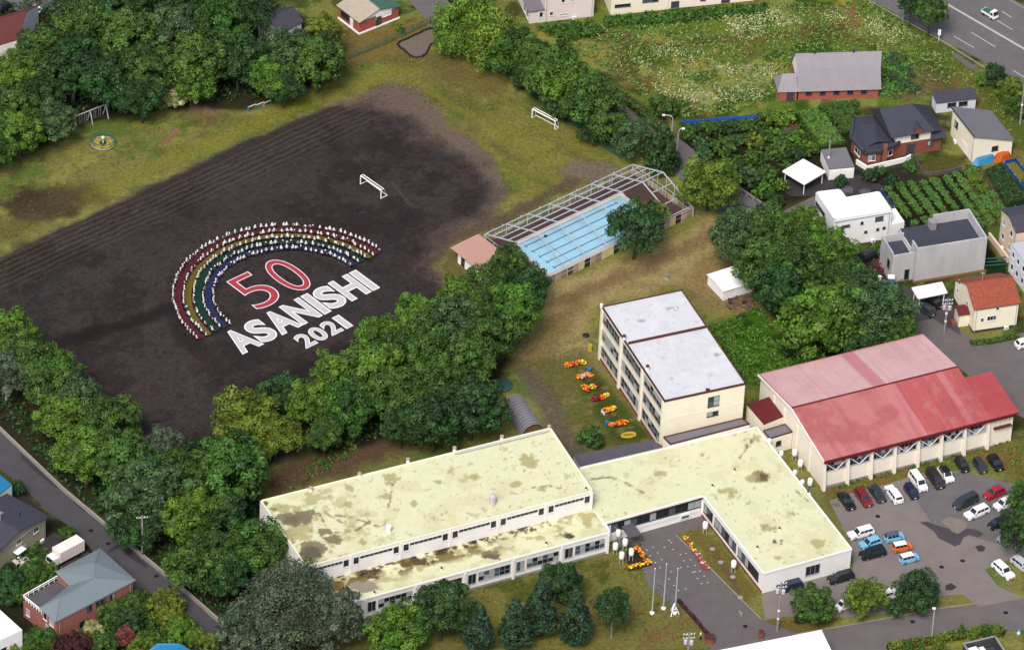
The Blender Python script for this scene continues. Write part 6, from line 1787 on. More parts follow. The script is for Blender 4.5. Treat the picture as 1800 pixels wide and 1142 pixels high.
# ------------------------------------------------------------------ planters of flowers beside the classrooms
def flower_pot(px, fl, label, r=.55):
    b = v2(at(px[0], px[1], .5)); g = thing('flower_pot', label, 'flower pot', b, 'flower pots in rows beside the classrooms')
    mb = MB(); mb.lathe([(r * .6, 0), (r * .8, .4), (r * .85, .42)], 10, b); mb.build('pot', M['wood_dark'], g)
    rr = random.Random(int(px[0] * 13 + px[1])); mf = MB()
    for k in range(46):
        a = rr.random() * 2 * PI; q = math.sqrt(rr.random()) * r * 1.15
        p = b + Vector((math.cos(a) * q, math.sin(a) * q, .45 + (r - q) * .45 + rr.random() * .12)); leaf_quad(mf, p, .10 + rr.random() * .07, rr)
    leaf_build(mf, 'flowers', L[fl], g)
rows = [('first row, nearest the far corner of the block', [((998, 641), 'marigold'), ((1008, 639), 'marigold'), ((1018, 637), 'marigold'), ((1024, 636), 'yellowf')]),
        ('second row, by the pale blue bucket', [((1018, 661), 'marigold'), ((1024, 661), 'pinkf'), ((1031, 658), 'pinkf'), ((1037, 659), 'marigold')]),
        ('third row, mixed with crimson', [((1028, 679), 'marigold'), ((1033, 683), 'marigold'), ((1041, 679), 'yellowf'), ((1048, 676), 'crimson')]),
        ('fourth row, halfway down the lawn', [((1045, 700), 'crimson'), ((1050, 699), 'crimson'), ((1058, 697), 'marigold'), ((1066, 694), 'yellowf')]),
        ('fifth row, beside the white board', [((1066, 720), 'marigold'), ((1072, 719), 'marigold'), ((1078, 717), 'yellowf')]),
        ('sixth row, by the pale blue tub', [((1077, 745), 'marigold'), ((1087, 743), 'marigold'), ((1092, 740), 'marigold'), ((1098, 741), 'marigold')])]
nm = dict(marigold='orange', yellowf='yellow', pinkf='pink and white', crimson='crimson')
for lb, its in rows:
    for k, (px, f) in enumerate(its):
        pos = ['outermost', 'second', 'third', 'wall side'][k] if len(its) == 4 else ['outermost', 'second', 'wall side'][k]
        flower_pot(px, f, f'{nm[f]} flower pot, {pos} of the {lb}')
c = v2(at(1105, 765, .2)); g = thing('play_boat', 'yellow oval boat shaped tub on the lawn by the grey lean-to', 'tub', c)
pts = [c + Vector((math.cos(t) * 1.2, math.sin(t) * .62 + math.cos(t) * .25, .3)) for t in np.linspace(0, 2 * PI, 17)]
mb = MB(); mb.tube(pts, .2, 6); mb.build('rim', M['gold'], g); mb = MB(); mb.poly([p - Vector((0, 0, .2)) for p in pts[:-1]]); mb.build('floor', mat('tub_floor', alb(190, 160, 40), .7), g)
for px, lb, nm_ in [((1036, 649), 'pale blue bucket on the lawn beside the second flower row', 'bucket'), ((1066, 743), 'pale blue tub at the end of the sixth flower row', 'tub')]:
    b = v2(at(*px, .3)); mb = MB(); mb.lathe([(.3, 0), (.4, .6), (.36, .6), (.28, .08)], 12, b); mb.solo(nm_, M['tarp_blue'], lb, nm_, loc=b)
b = v2(at(1060, 724, .3)); mb = MB(); mb.bar(b + Vector((-.3, .4, .3)), b + Vector((.3, -.5, .3)), .1, .6); mb.solo('board', M['pale_blue_wall'], 'small pale board lying on the lawn by the fifth flower row', 'board', loc=b)
b = v2(at(1037, 612, .5)); mb = MB(); mb.box(b.x - .35, b.x + .35, b.y - .3, b.y + .3, 0, 1.3); o = mb.solo('bin', M['gold'], 'yellow green bin at the far corner of the classroom block', 'bin', loc=b)
mb = MB(); mb.lathe([(.6, 0), (.6, .2), (.5, .3), (.25, .3)], 12, v2(at(1030, 590, 0))); mb.solo('drain_cover', M['black_plastic'], 'dark round cover in the grass by the classroom end', 'cover', loc=v2(at(1030, 590, 0)))

# ------------------------------------------------------------------ farm bits
def long_tube(name, pts, r, m, label, cat, z=None):
    P_ = [at(p[0], p[1], r) for p in pts]
    mb = MB(); mb.tube(P_, r, 8); mb.solo(name, M[m], label, cat, loc=v2(P_[0]))
long_tube('covered_row', [(1198, 216), (1260, 211), (1337, 205)], .42, 'pipe_blue', 'long blue sheeted row along the orchard edge', 'sheeted row')
def tarp(pts, m, label, h=.9, z=.0):
    P_ = [v2(at(*p, 0)) for p in pts]; c = sum(P_, Vector((0, 0, 0))) / len(P_)
    rr = random.Random(len(label)); n_ = len(P_); mb = MB()
    ring2 = [p.lerp(c, .35) + Vector((rr.uniform(-.15, .15), rr.uniform(-.15, .15), h * rr.uniform(.75, 1.1))) for p in P_]
    V = [p + Vector((0, 0, .02)) for p in P_] + ring2 + [c + Vector((0, 0, h * 1.1))]
    Fs = []
    for i in range(n_):
        j = (i + 1) % n_; Fs += [(i, j, n_ + j, n_ + i), (n_ + i, n_ + j, 2 * n_)]
    mb.add(V, Fs); mb.solo('tarpaulin', M[m], label, 'tarpaulin', loc=c)
tarp([(1708, 290), (1711, 276), (1722, 271), (1748, 268), (1752, 282), (1738, 288), (1720, 293)], 'tarp_blue', 'pale blue tarpaulin heap against the cream house wall', 1.2)
tarp([(1745, 287), (1748, 270), (1765, 264), (1778, 268), (1776, 278), (1760, 286)], 'tarp_orange', 'orange tarpaulin heap against the cream house wall', 1.2)
tarp([(1542, 446), (1545, 436), (1558, 433), (1566, 438), (1564, 446), (1552, 449)], 'tarp_blue', 'light blue tarpaulin roll near the bare concrete house', .7)
def blue_net(pts, label, h=.8):
    W = [v2(at(*p, 0)) for p in pts]; g = thing('net_barrier', label, 'barrier', W[0])
    mb = MB()
    for a, b in zip(W[:-1], W[1:]): mb.bar(a + Vector((0, 0, h / 2)), b + Vector((0, 0, h / 2)), .12, h)
    mb.build('sheet', M['pipe_blue'], g)
    for a, b in zip(W[:-1], W[1:]):
        n_ = max(1, int((b - a).length / 2))
        for k in range(n_ + 1): p = a.lerp(b, k / n_); q = MB(); q.bar(p, p + Vector((0, 0, h + .2)), .1); q.build('stake', M['steel'], g)
blue_net([(1549, 337), (1572, 366)], 'blue sheet barrier at the corner of the vegetable rows by the white house', .5)
blue_net([(1590, 400), (1602, 418)], 'short blue sheet barrier behind the low white annexe', .5)
blue_net([(1765, 288), (1785, 284), (1840, 352)], 'blue sheet barrier along the far side of the onion bed', .7)
blue_net([(1765, 290), (1810, 348)], 'blue sheet barrier along the near side of the onion bed', .7)
blue_net([(1766, 372), (1820, 362)], 'blue sheet barrier beside the peach house roof', .7)
blue_net([(1748, 368), (1758, 384)], 'short blue sheet barrier at the end of the tilled strip', .6)
# site clutter by the concrete house
c = v2(at(1552, 482, 0)); g = thing('portable_toilet', 'blue portable toilet with white roof by the building site', 'toilet', v2(at(1562, 500, 0)))
b = v2(at(1565, 503, 0)); mb = MB(); mb.box(b.x - .55, b.x + .55, b.y - .5, b.y + .5, 0, 2.0); mb.build('cabin', M['tarp_blue'], g); mb = MB(); mb.box(b.x - .6, b.x + .6, b.y - .55, b.y + .55, 2.0, 2.2); mb.build('roof', M['white_paint'], g)
b = v2(at(1551, 474, 0)); g = thing('scaffold_frame', 'dark red steel frame lying on the building site', 'steel frame', b)
mb = MB()
for dz in (.2, .9):
    q = [b + Vector((-1.4, -.2, dz)), b + Vector((.1, -.9, dz)), b + Vector((1.5, .2, dz)), b + Vector((.0, .9, dz))]
    for i in range(4): mb.bar(q[i], q[(i + 1) % 4], .14)
mb.build('rail', M['roof_red'], g); mb = MB()
for p in q: mb.bar(p - Vector((0, 0, .9)), p, .12)
mb.build('leg', M['roof_red'], g)
b = v2(at(1546, 492, 0)); mb = MB(); mb.lathe([(.5, 0), (.6, .4), (.4, .8), (.1, .95)], 9, b); mb.solo('material_sack', M['offwhite'], 'white bulk sack beside the portable toilet', 'sack', loc=b)
mb = MB(); a, b = at(1570, 470, .2), at(1580, 496, .2)
for k in range(4): mb.bar(a + Vector((k * .22, 0, .08 * k)), b + Vector((k * .22, 0, .08 * k)), .18, .08)
mb.solo('plank_stack', M['wood'], 'pale planks leaning by the concrete house wall', 'planks', loc=v2(a))
mb = MB()
for k in range(3): mb.bar(at(1729, 455 + 6 * k, 1.3 - .4 * k), at(1768, 452 + 6 * k, 1.3 - .4 * k), .12, .2)
for p in ((1730, 476), (1766, 472)): mb.bar(at(*p, 0), at(*p, 1.4), .12)
mb.solo('site_barrier', M['net_green'], 'green barrier rails between the concrete and peach houses', 'barrier', loc=v2(at(1748, 472, 0)))
# rubble heap and crates near the shed
rr = random.Random(2); mb = MB()
for k in range(70):
    p = v2(at(rr.uniform(1278, 1326), rr.uniform(520, 545), 0)); s = rr.uniform(.1, .35)
    mb.box(p.x - s, p.x + s, p.y - s * .6, p.y + s * .6, 0, rr.uniform(.1, .45), rr.randrange(3))
o = mb.solo('firewood', [M['wood_dark'], M['wood'], M['stone']], kind='stuff')
for (px, r_, lb, m_) in [((1382, 229), 1.0, 'pale boulder among the orchard shrubs', 'stone'), ((1392, 224), 1.3, 'brown rock mound among the orchard shrubs', 'roof_brown'), ((1600, 152), 1.1, 'pale stone heap beside the barn field', 'concrete_patch'), ((1610, 162), .9, 'low pale stone heap above the shed', 'concrete_patch'), ((1520, 338), 1.2, 'grey rockery pile in the garden behind the white house', 'stone'), ((1490, 335), 1.4, 'dark rockery pile by the white house garden', 'slab_grey'), ((1480, 352), .9, 'small flat rockery stone next to the white house roof', 'stone')]:
    b = v2(at(*px, 0)); rr = random.Random(int(px[0])); mb = MB()
    bm = bmesh.new(); bmesh.ops.create_icosphere(bm, subdivisions=2, radius=1)
    for v in bm.verts:
        k = 1 + rr.uniform(-.18, .18); v.co = Vector((v.co.x * r_ * k, v.co.y * r_ * .8 * k, max(-.05, v.co.z * r_ * .5 * k)))
    me = bpy.data.meshes.new('boulder'); bm.to_mesh(me); bm.free(); me.materials.append(M[m_])
    o = bpy.data.objects.new('boulder', me); o.location = b; col.objects.link(o); tag(o, lb, 'boulder')
# wheel stops and small lawn things
mb = MB(); a, b = at(1036, 1056, 0), at(1074, 1043, 0); mb.bar(a + Vector((0, 0, .1)), b + Vector((0, 0, .1)), .3, .2); mb.solo('stone_edging', M['stone'], 'straight grey stone edging in the front lawn', 'edging', loc=v2(a))
for px, lb in [((1252, 965), 'flat round stone nearest the inner corner in the wing lawn'), ((1267, 988), 'flat round stone in the middle of the wing lawn'), ((1288, 1014), 'flat round stone by the wing windows'), ((1301, 1050), 'flat round stone at the lower tip of the wing lawn')]:
    b = v2(at(*px, 0)); mb = MB(); mb.lathe([(.45, 0), (.5, .15), (.3, .22)], 9, b); mb.solo('stepping_stone', M['concrete'], lb, 'stone', loc=b)
b = v2(at(1302, 1078, .2)); mb = MB(); mb.bar(b + Vector((-.25, .4, .3)), b + Vector((.25, -.5, .3)), .2, .6); mb.solo('drain_block', M['concrete'], 'pale concrete block at the edge of the entrance drive', 'block', loc=b)
b = v2(at(1172, 490, 0)); mb = MB(); mb.tube([b, b + Vector((0, 0, 1.2))], .12, 6); mb.bar(b + Vector((-.5, .2, .9)), b + Vector((.5, -.2, 1.0)), .14); mb.lathe([(.5, 0), (.4, .2)], 8, b); mb.solo('statue', M['concrete'], 'small pale stone statue on the lawn behind the classrooms', 'statue', loc=b)
# bushes shape: covered round mat
b = v2(at(881, 676, .3)); mb = MB(); mb.lathe([(1.9, 0), (1.95, .3), (1.5, .55), (.6, .7), (.05, .75)], 20, b); mb.solo('covered_trampoline', mat('green_cover', alb(70, 104, 96), .8, .25, 2.0), 'round dull green covered mound at the edge of the trees', 'cover', loc=b)

# ------------------------------------------------------------------ letters laid out on the field
BLp = at(426.6, 621.3, 0)
TA = R(42.87)
tu = Vector((math.cos(TA), math.sin(TA), 0)); tv = Vector((-math.sin(TA), math.cos(TA), 0))
def glyph_mesh(ch, w, h, off, z, m, depth=.0):
    cu = bpy.data.curves.new('glyph', 'FONT'); cu.body = ch; cu.size = 1.0; cu.offset = off; cu.resolution_u = 6
    o = bpy.data.objects.new('glyph', cu); col.objects.link(o)
    dg = bpy.context.evaluated_depsgraph_get()
    me = bpy.data.meshes.new_from_object(o.evaluated_get(dg)); bpy.data.objects.remove(o); bpy.data.curves.remove(cu)
    return me
def letter(ch, s0, s1, t0, t1, label, off_out, off_in, mo, mi, group, cond=1.0):
    g = thing('letter', label, 'letter', BLp + tu * s0 + tv * t0, group)
    ref = None
    for nm_, off, m, z in (('border', off_out, mo, .012), ('fill', off_in, mi, .018)):
        me = glyph_mesh(ch, 0, 0, off, z, m)
        co = np.empty(len(me.vertices) * 3); me.vertices.foreach_get('co', co); co = co.reshape(-1, 3)
        if ref is None: ref = (co[:, 0].min(), co[:, 0].max(), co[:, 1].min(), co[:, 1].max())
        s = (co[:, 0] - ref[0]) / (ref[1] - ref[0]) * (s1 - s0); t = (co[:, 1] - ref[2]) / (ref[3] - ref[2]) * (t1 - t0)
        W = np.outer(s, np.array(tu)) + np.outer(t, np.array(tv)); W[:, 2] = z
        me.vertices.foreach_set('co', W.ravel()); me.materials.clear(); me.materials.append(M[m]); me.name = nm_; me.update()
        o = bpy.data.objects.new(nm_, me); col.objects.link(o); o.parent = g
for ch, a, b, lb in [('A', -.2, 4.7, 'white letter A, first of the word ASANISHI'), ('S', 4.6, 8.6, 'white letter S between the two letters A'), ('A', 8.7, 13.5, 'white letter A in front of the N'), ('N', 13.4, 18.0, 'white letter N in the word ASANISHI'),
                     ('I', 18.35, 20.0, 'white letter I between N and S'), ('S', 20.2, 24.4, 'white letter S in front of the H'), ('H', 24.6, 29.2, 'white letter H in the word ASANISHI'), ('I', 29.5, 31.15, 'white letter I ending the word ASANISHI')]:
    letter(ch, a, b, -.2, 6.55, lb, .05, .02, 'letter_white', 'letter_grey', 'letters laid on the field')
for ch, a, b, lb in [('2', 9.6, 12.3, 'white figure 2 starting the year 2021'), ('0', 12.5, 15.3, 'white figure 0 in the year 2021'), ('2', 15.5, 18.2, 'white figure 2 between 0 and 1 in 2021'), ('1', 18.7, 20.3, 'white figure 1 ending the year 2021')]:
    letter(ch, a, b, -5.8, -1.7, lb, .038, .010, 'letter_white', 'letter_grey', 'letters laid on the field')
letter('5', 10.0, 16.3, 7.8, 18.0, 'big red numeral five with white outline under the rainbow arc', .001, -.0105, 'letter_white', 'letter_red', 'letters laid on the field')
letter('0', 18.0, 23.3, 7.5, 18.1, 'tall red oval zero with white outline under the rainbow arc', .001, -.0105, 'letter_white', 'letter_red', 'letters laid on the field')

# ------------------------------------------------------------------ rainbow cloths
ARC = Vector((-39.05, 4.45, 0)); R_OUT, R_IN = 20.85, 13.85; DR = (R_OUT - R_IN) / 4
rr = random.Random(12)
for k, (cn, lb) in enumerate([('red', 'long red cloth strip held between the two outer rows of children'), ('yellow', 'long mustard yellow cloth strip held along the rainbow arc'), ('green', 'long dark green cloth strip held along the rainbow arc'), ('blue', 'long navy blue cloth strip held along the inmost row of children')]):
    ro = R_OUT - DR * k - .32; ri = R_OUT - DR * (k + 1) + .32
    n_ = 150; a0, a1 = R(44), R(221.5)
    V = []; Fs = []
    for i in range(n_ + 1):
        a = a0 + (a1 - a0) * i / n_
        for j in range(5):
            q = ro + (ri - ro) * j / 4
            sag = -.10 * math.sin(PI * j / 4) + .04 * math.sin(a * 61 + j) + rr.uniform(-.02, .02)
            V.append((ARC.x + q * math.cos(a), ARC.y + q * math.sin(a), .5 + sag))
    for i in range(n_):
        for j in range(4):
            b = i * 5 + j; Fs.append((b, b + 1, b + 6, b + 5))
    mb = MB(); mb.add(V, Fs); mb.solo('cloth_strip', M['cloth_' + cn], lb, 'cloth', 'rainbow cloth strips', loc=ARC)
# ------------------------------------------------------------------ vehicles
def car_proto(Lc, Wc, H, xa, xb, xc, xd, hood, boot, kind):
    """x forward. xa..xb cabin foot, xc..xd roof, hood/boot heights at the ends (fractions of length / height)."""
    g = thing('car', 'car', 'car', (0, 0, 0))
    w = Wc / 2; zb = .60 * H
    bm = bmesh.new()
    st = [(-.5, boot * H * .8, .90), (-.485, boot * H, .95), (xa, max(boot * H, zb - .02), 1.0), (0, zb, 1.0), (xb, zb, 1.0), (.46, hood * H, .96), (.495, hood * H * .86, .88)]
    rings = []
    for x, zt, ww in st:
        y = w * ww
        rings.append([bm.verts.new(p) for p in ((x * Lc, -y, .24), (x * Lc, -y * 1.0, zt * .62), (x * Lc, -y * .93, zt), (x * Lc, y * .93, zt), (x * Lc, y, zt * .62), (x * Lc, y, .24))])
    fs = []
    for a, b in zip(rings[:-1], rings[1:]):
        for k in range(6):
            fs.append(bm.faces.new((a[k], b[k], b[(k + 1) % 6], a[(k + 1) % 6])))
    bm.faces.new(rings[0]); bm.faces.new(list(reversed(rings[-1])))
    bmesh.ops.recalc_face_normals(bm, faces=bm.faces[:])
    bmesh.ops.bevel(bm, geom=[e for e in bm.edges], offset=.035, segments=1, affect='EDGES', clamp_overlap=True)
    low = bm
    bt = [(-.93 * w, .76 * w)]
    B = [Vector((xa * Lc, -.92 * w, zb - .04)), Vector((xb * Lc, -.92 * w, zb - .04)), Vector((xb * Lc, .92 * w, zb - .04)), Vector((xa * Lc, .92 * w, zb - .04))]
    T = [Vector((xc * Lc, -.75 * w, H)), Vector((xd * Lc, -.75 * w, H)), Vector((xd * Lc, .75 * w, H)), Vector((xc * Lc, .75 * w, H))]
    cb_ = bmesh.new()
    vb = [cb_.verts.new(p) for p in B]; vt = [cb_.verts.new(p) for p in T]
    for k in range(4): cb_.faces.new((vb[k], vb[(k + 1) % 4], vt[(k + 1) % 4], vt[k]))
    top = cb_.faces.new(vt); cb_.faces.new(list(reversed(vb)))
    bmesh.ops.bevel(cb_, geom=[e for e in cb_.edges if all(v.co.z > zb for v in e.verts) or abs(e.verts[0].co.z - e.verts[1].co.z) > .1], offset=.07, segments=2, affect='EDGES')
    for f in cb_.faces: f.material_index = 1 if f.calc_center_median().z > H - .10 else 0
    tmp = bpy.data.meshes.new('tmp'); cb_.to_mesh(tmp); cb_.free()
    low.from_mesh(tmp); bpy.data.meshes.remove(tmp)
    me = bpy.data.meshes.new('body'); low.to_mesh(me); low.free()
    me.materials.append(CP['white']); me.materials.append(CP['white'])
    o = bpy.data.objects.new('body', me); col.objects.link(o); o.parent = g
    def pane(nm_, a, b, c, d, k0, k1, j0=.1, j1=.88):
        # a,b foot ; c,d roof (c above b, d above a)
        P = lambda s, t: (a.lerp(b, s)).lerp(d.lerp(c, s), t)
        q = [P(k0, j0), P(k1, j0), P(k1, j1), P(k0, j1)]
        nr = (q[1] - q[0]).cross(q[3] - q[0]).normalized()
        ctr = (a + b + c + d) / 4
        if nr.dot(ctr - Vector((0, 0, ctr.z))) < 0: nr = -nr
        q2 = [p + nr * .015 for p in q]; q0 = [p - nr * .02 for p in q]
        mb = MB(); mb.hexa(q0 + q2); return mb.build(nm_, M['car_glass'], g)
    pane('windscreen', B[1], B[2], T[2], T[1], .08, .92, .12, .92)
    pane('rear_window', B[3], B[0], T[0], T[3], .1, .9, .25, .9)
    for s, (a, b, c, d) in ((0, (B[0], B[1], T[1], T[0])), (1, (B[3], B[2], T[2], T[3]))):
        pane('side_window', a, b, c, d, .08, .36 if kind != 'van' else .30, .2, .88); 
        pane('side_window', a, b, c, d, .39 if kind != 'van' else .33, .64, .2, .88); pane('side_window', a, b, c, d, .67, .9, .2, .88)
    for sx_ in (-.31, .31):
        for s in (-1, 1):
            mb = MB(); c = Vector((sx_ * Lc, s * (w - .10), .31)); n_ = 14; r = .31
            ring = [(math.cos(2 * PI * k / n_) * r, math.sin(2 * PI * k / n_) * r) for k in range(n_)]
            V = [(c.x + x, c.y - .10, c.z + z) for x, z in ring] + [(c.x + x, c.y + .11, c.z + z) for x, z in ring]
            mb.add(V, [tuple(reversed(range(n_))), tuple(range(n_, 2 * n_))] + [(k, (k + 1) % n_, n_ + (k + 1) % n_, n_ + k) for k in range(n_)])
            wo = mb.build('wheel', M['tyre'], g)
            mb = MB(); V = [(c.x + x * .62, c.y + s * .115, c.z + z * .62) for x, z in ring]; mb.add(V, [tuple(range(n_)) if s < 0 else tuple(reversed(range(n_)))]); mb.build('rim', M['rim'], wo)
    for s in (-1, 1):
        mb = MB(); x = Lc * .485; mb.hexa([Vector((x - .2, s * w * .62 - .17, hood * H * .70)), Vector((x + .03, s * w * .62 - .17, hood * H * .70)), Vector((x + .03, s * w * .62 + .17, hood * H * .70)), Vector((x - .2, s * w * .62 + .17, hood * H * .70)), Vector((x - .25, s * w * .62 - .17, hood * H * .92)), Vector((x - .02, s * w * .62 - .17, hood * H * .92)), Vector((x - .02, s * w * .62 + .17, hood * H * .92)), Vector((x - .25, s * w * .62 + .17, hood * H * .92))]); mb.build('headlight', M['lamp_glass'], g)
        mb = MB(); x = -Lc * .5; mb.box(x - .015, x + .1, s * w * .70 - .12, s * w * .70 + .12, boot * H * .60, boot * H * .80); mb.build('tail_light', M['lamp_red'], g)
        mb = MB(); mb.box(xb * Lc - .25, xb * Lc - .1, s * w * 1.02 - .09, s * w * 1.02 + .09, zb + .05, zb + .2); mb.build('wing_mirror', M['black_plastic'], g)
    mb = MB(); mb.box(Lc * .47, Lc * .497, -.5, .5, .3, .5); mb.build('grille', M['black_plastic'], g)
    mb = MB(); mb.box(Lc * .497, Lc * .503, -.17, .17, .42, .56); mb.build('number_plate', M['white_paint'], g)
    mb = MB(); mb.box(-Lc * .507, -Lc * .49, -.17, .17, .48, .62); mb.build('number_plate', M['white_paint'], g)
    return g
PROTO = dict(
    sedan=car_proto(4.5, 1.72, 1.46, -.33, .22, -.20, .06, .62, .64, 'sedan'),
    wagon=car_proto(4.6, 1.74, 1.52, -.49, .24, -.43, .10, .62, .62, 'wagon'),
    suv=car_proto(4.5, 1.82, 1.70, -.49, .24, -.42, .13, .64, .62, 'suv'),
    van=car_proto(4.75, 1.75, 1.86, -.495, .33, -.46, .20, .54, .60, 'van'),
    hatch=car_proto(3.9, 1.70, 1.52, -.485, .26, -.38, .10, .62, .62, 'hatch'),
    kei=car_proto(3.4, 1.50, 1.62, -.495, .31, -.45, .17, .58, .60, 'kei'),
)
_used = set()
def place_car(kind, px, dr, paint, label, group='cars in the school car park', roof=None, z=.7, cat='car'):
    pr = PROTO[kind]
    first = kind not in _used
    _used.add(kind)
    g = pr if first else copy_tree(pr)
    a, b = at(px[0] - dr[0], px[1] - dr[1], z), at(px[0] + dr[0], px[1] + dr[1], z)
    p = v2(at(px[0], px[1], z)); g.location = p
    g.rotation_euler.z = math.atan2(b.y - a.y, b.x - a.x)
    g['label'] = label; g['category'] = cat
    if group: g['group'] = group
    for ch in g.children:
        if ch.name.split('.')[0] == 'body':
            for i, mm_ in ((0, CP[paint]), (1, CP[roof or paint])):
                ch.material_slots[i].link = 'OBJECT'; ch.material_slots[i].material = mm_
    return g
GY = (26, 36)
for args in [
    ('sedan', (1488, 879), GY, 'black', 'black saloon car ending the row by the yellow roofed wing'),
    ('wagon', (1518, 873), GY, 'wine', 'dark red estate car between two black cars'),
    ('sedan', (1542, 866), GY, 'dark', 'charcoal saloon car between the dark red and white estates'),
    ('wagon', (1571, 867), (-26, -36), 'white', 'white estate car parked nose towards the gymnasium'),
    ('kei', (1602, 863), GY, 'navy', 'small dark blue car beside the tall white people carrier'),
    ('van', (1614, 846), GY, 'white', 'tall white people carrier in the row by the gymnasium'),
    ('van', (1644, 841), GY, 'brown', 'dark brown people carrier in the row by the gymnasium'),
    ('hatch', (1663, 833), GY, 'white', 'white hatchback with black roof by the gymnasium'),
    ('kei', (1691, 816), GY, 'black', 'small black car parked on grass nearest the white hatchback'),
    ('kei', (1723, 818), GY, 'dark', 'middle one of three dark cars parked on the grass'),
    ('hatch', (1750, 812), GY, 'black', 'black hatchback parked on grass farthest along the gymnasium'),
    ('van', (1697, 881), (-50, 24), 'dark', 'charcoal people carrier in front of the bright red car'),
    ('hatch', (1748, 865), (-46, 20), 'red', 'bright red hatchback beside the charcoal people carrier'),
    ('wagon', (1717, 899), (-46, 20), 'white', 'white estate car with black rear beside the concrete patch'),
    ('hatch', (1765, 884), (-46, 22), 'white', 'white hatchback behind the bright red car by the tree'),
    ('kei', (1754, 919), (-40, 15), 'black', 'boxy black car parked under the tree at the edge of the car park'),
    ('sedan', (1770, 938), (-26, 26), 'grey', 'grey saloon car half under the tree at the edge of the car park'),
    ('wagon', (1513, 935), (-48, 14), 'white', 'white estate car beside the light blue car near the wing'),
    ('hatch', (1530, 953), (-46, 16), 'skyblue', 'light blue hatchback between white estate and black off-roader'),
    ('suv', (1534, 971), (-46, 12), 'black', 'black off-road car beside the light blue hatchback'),
    ('kei', (1572, 943), (40, -8), 'skyblue', 'boxy light blue car with dark grey roof'),
    ('kei', (1586, 960), (40, -8), 'orange', 'orange small car with white roof'),
    ('kei', (1598, 980), (40, -10), 'skyblue', 'light blue small car with white roof'),
    ('wagon', (1764, 1001), (38, 34), 'white', 'white estate car with black roof rails parked on the grass verge'),
    ('wagon', (1388, 1029), (-50, 13), 'navy', 'navy estate car against the front wall of the wing'),
    ('wagon', (1478, 1013), (-46, 13), 'black', 'black estate car at the corner of the wing'),
    ('kei', (1484, 1062), (-36, 18), 'white', 'white small car half hidden by the olive yellow tree'),
    ('hatch', (1562, 1043), (30, -8), 'white', 'white hatchback behind the trees of the car park island'),
]:
    rf = {'white hatchback with black roof by the gymnasium': 'black', 'boxy light blue car with dark grey roof': 'slate', 'orange small car with white roof': 'white', 'light blue small car with white roof': 'white'}.get(args[4])
    place_car(*args, roof=rf)
for args in [
    ('suv', (1520, 452), (-45, 17), 'black', 'black off-road car beside the bare concrete house'),
    ('hatch', (1628, 543), (-26, -20), 'dark', 'dark hatchback in front of the white carport'),
    ('sedan', (1640, 527), (-26, -20), 'black', 'black saloon car under the carport of the orange roofed house'),
    ('hatch', (1414, 309), (-26, 20), 'dark', 'dark hatchback under the square white carport'),
    ('hatch', (1803, 602), (30, -8), 'white', 'white hatchback cut off by the edge beside the orange roofed house'),
    ('hatch', (1714, 1146), (40, -10), 'white', 'white hatchback inside the roofless garage yard'),
    ('wagon', (1798, 992), (40, 30), 'silver', 'silver grey van at the picture edge beside the white estate'),
    ('hatch', (57, 22), (-24, 12), 'white', 'white car on the road behind the red brown roof'),
    ('kei', (4, 15), (-24, 12), 'black', 'black car on the road behind the red brown roof'),
]:
    place_car(*args, group=None)

def truck_box(px, dr, label):
    a, b = at(px[0] - dr[0], px[1] - dr[1], 1.5), at(px[0] + dr[0], px[1] + dr[1], 1.5)
    g = thing('box_truck', label, 'truck', (0, 0, 0))
    mb = MB(); mb.box(-3.6, 1.6, -1.05, 1.05, .85, 3.0); mb.build('cargo_box', M['pink_white'], g)
    mb = MB()
    for k in range(9): mb.box(-3.5 + k * .6, -3.45 + k * .6, -1.07, 1.07, .85, 3.03)
    mb.build('box_rib', M['white_paint'], g)
    mb = MB(); mb.hexa([Vector(p) for p in ((1.75, -.95, .5), (3.3, -.95, .5), (3.3, .95, .5), (1.75, .95, .5), (1.75, -.9, 2.1), (2.9, -.88, 2.1), (2.9, .88, 2.1), (1.75, .9, 2.1))]); mb.build('cab', CP['white'], g)
    mb = MB(); mb.hexa([Vector(p) for p in ((3.06, -.8, 1.35), (3.14, -.8, 1.35), (3.14, .8, 1.35), (3.06, .8, 1.35), (2.9, -.75, 2.0), (2.96, -.75, 2.0), (2.96, .75, 2.0), (2.9, .75, 2.0))]); mb.build('windscreen', M['car_glass'], g)
    mb = MB(); mb.box(-3.5, 3.2, -.5, .5, .5, .84); mb.build('chassis', M['black_plastic'], g)
    for x in (-2.4, 2.4):
        for s in (-1, 1):
            mb = MB(); n_ = 12; ring = [(math.cos(2 * PI * k / n_) * .4, math.sin(2 * PI * k / n_) * .4) for k in range(n_)]
            mb.add([(x + p, s * .9 - .12, .4 + q) for p, q in ring] + [(x + p, s * .9 + .12, .4 + q) for p, q in ring], [tuple(reversed(range(n_))), tuple(range(n_, 2 * n_))] + [(k, (k + 1) % n_, n_ + (k + 1) % n_, n_ + k) for k in range(n_)])
            mb.build('wheel', M['tyre'], g)
    for s in (-1, 1):
        mb = MB(); mb.box(3.28, 3.33, s * .7 - .15, s * .7 + .15, .7, .95); mb.build('headlight', M['lamp_glass'], g)
    g.location = v2(at(px[0], px[1], 1.5)); g.rotation_euler.z = math.atan2(b.y - a.y, b.x - a.x)
    return g
truck_box((112, 972), (-60, 32), 'pale pink white box truck parked beside the salmon house')
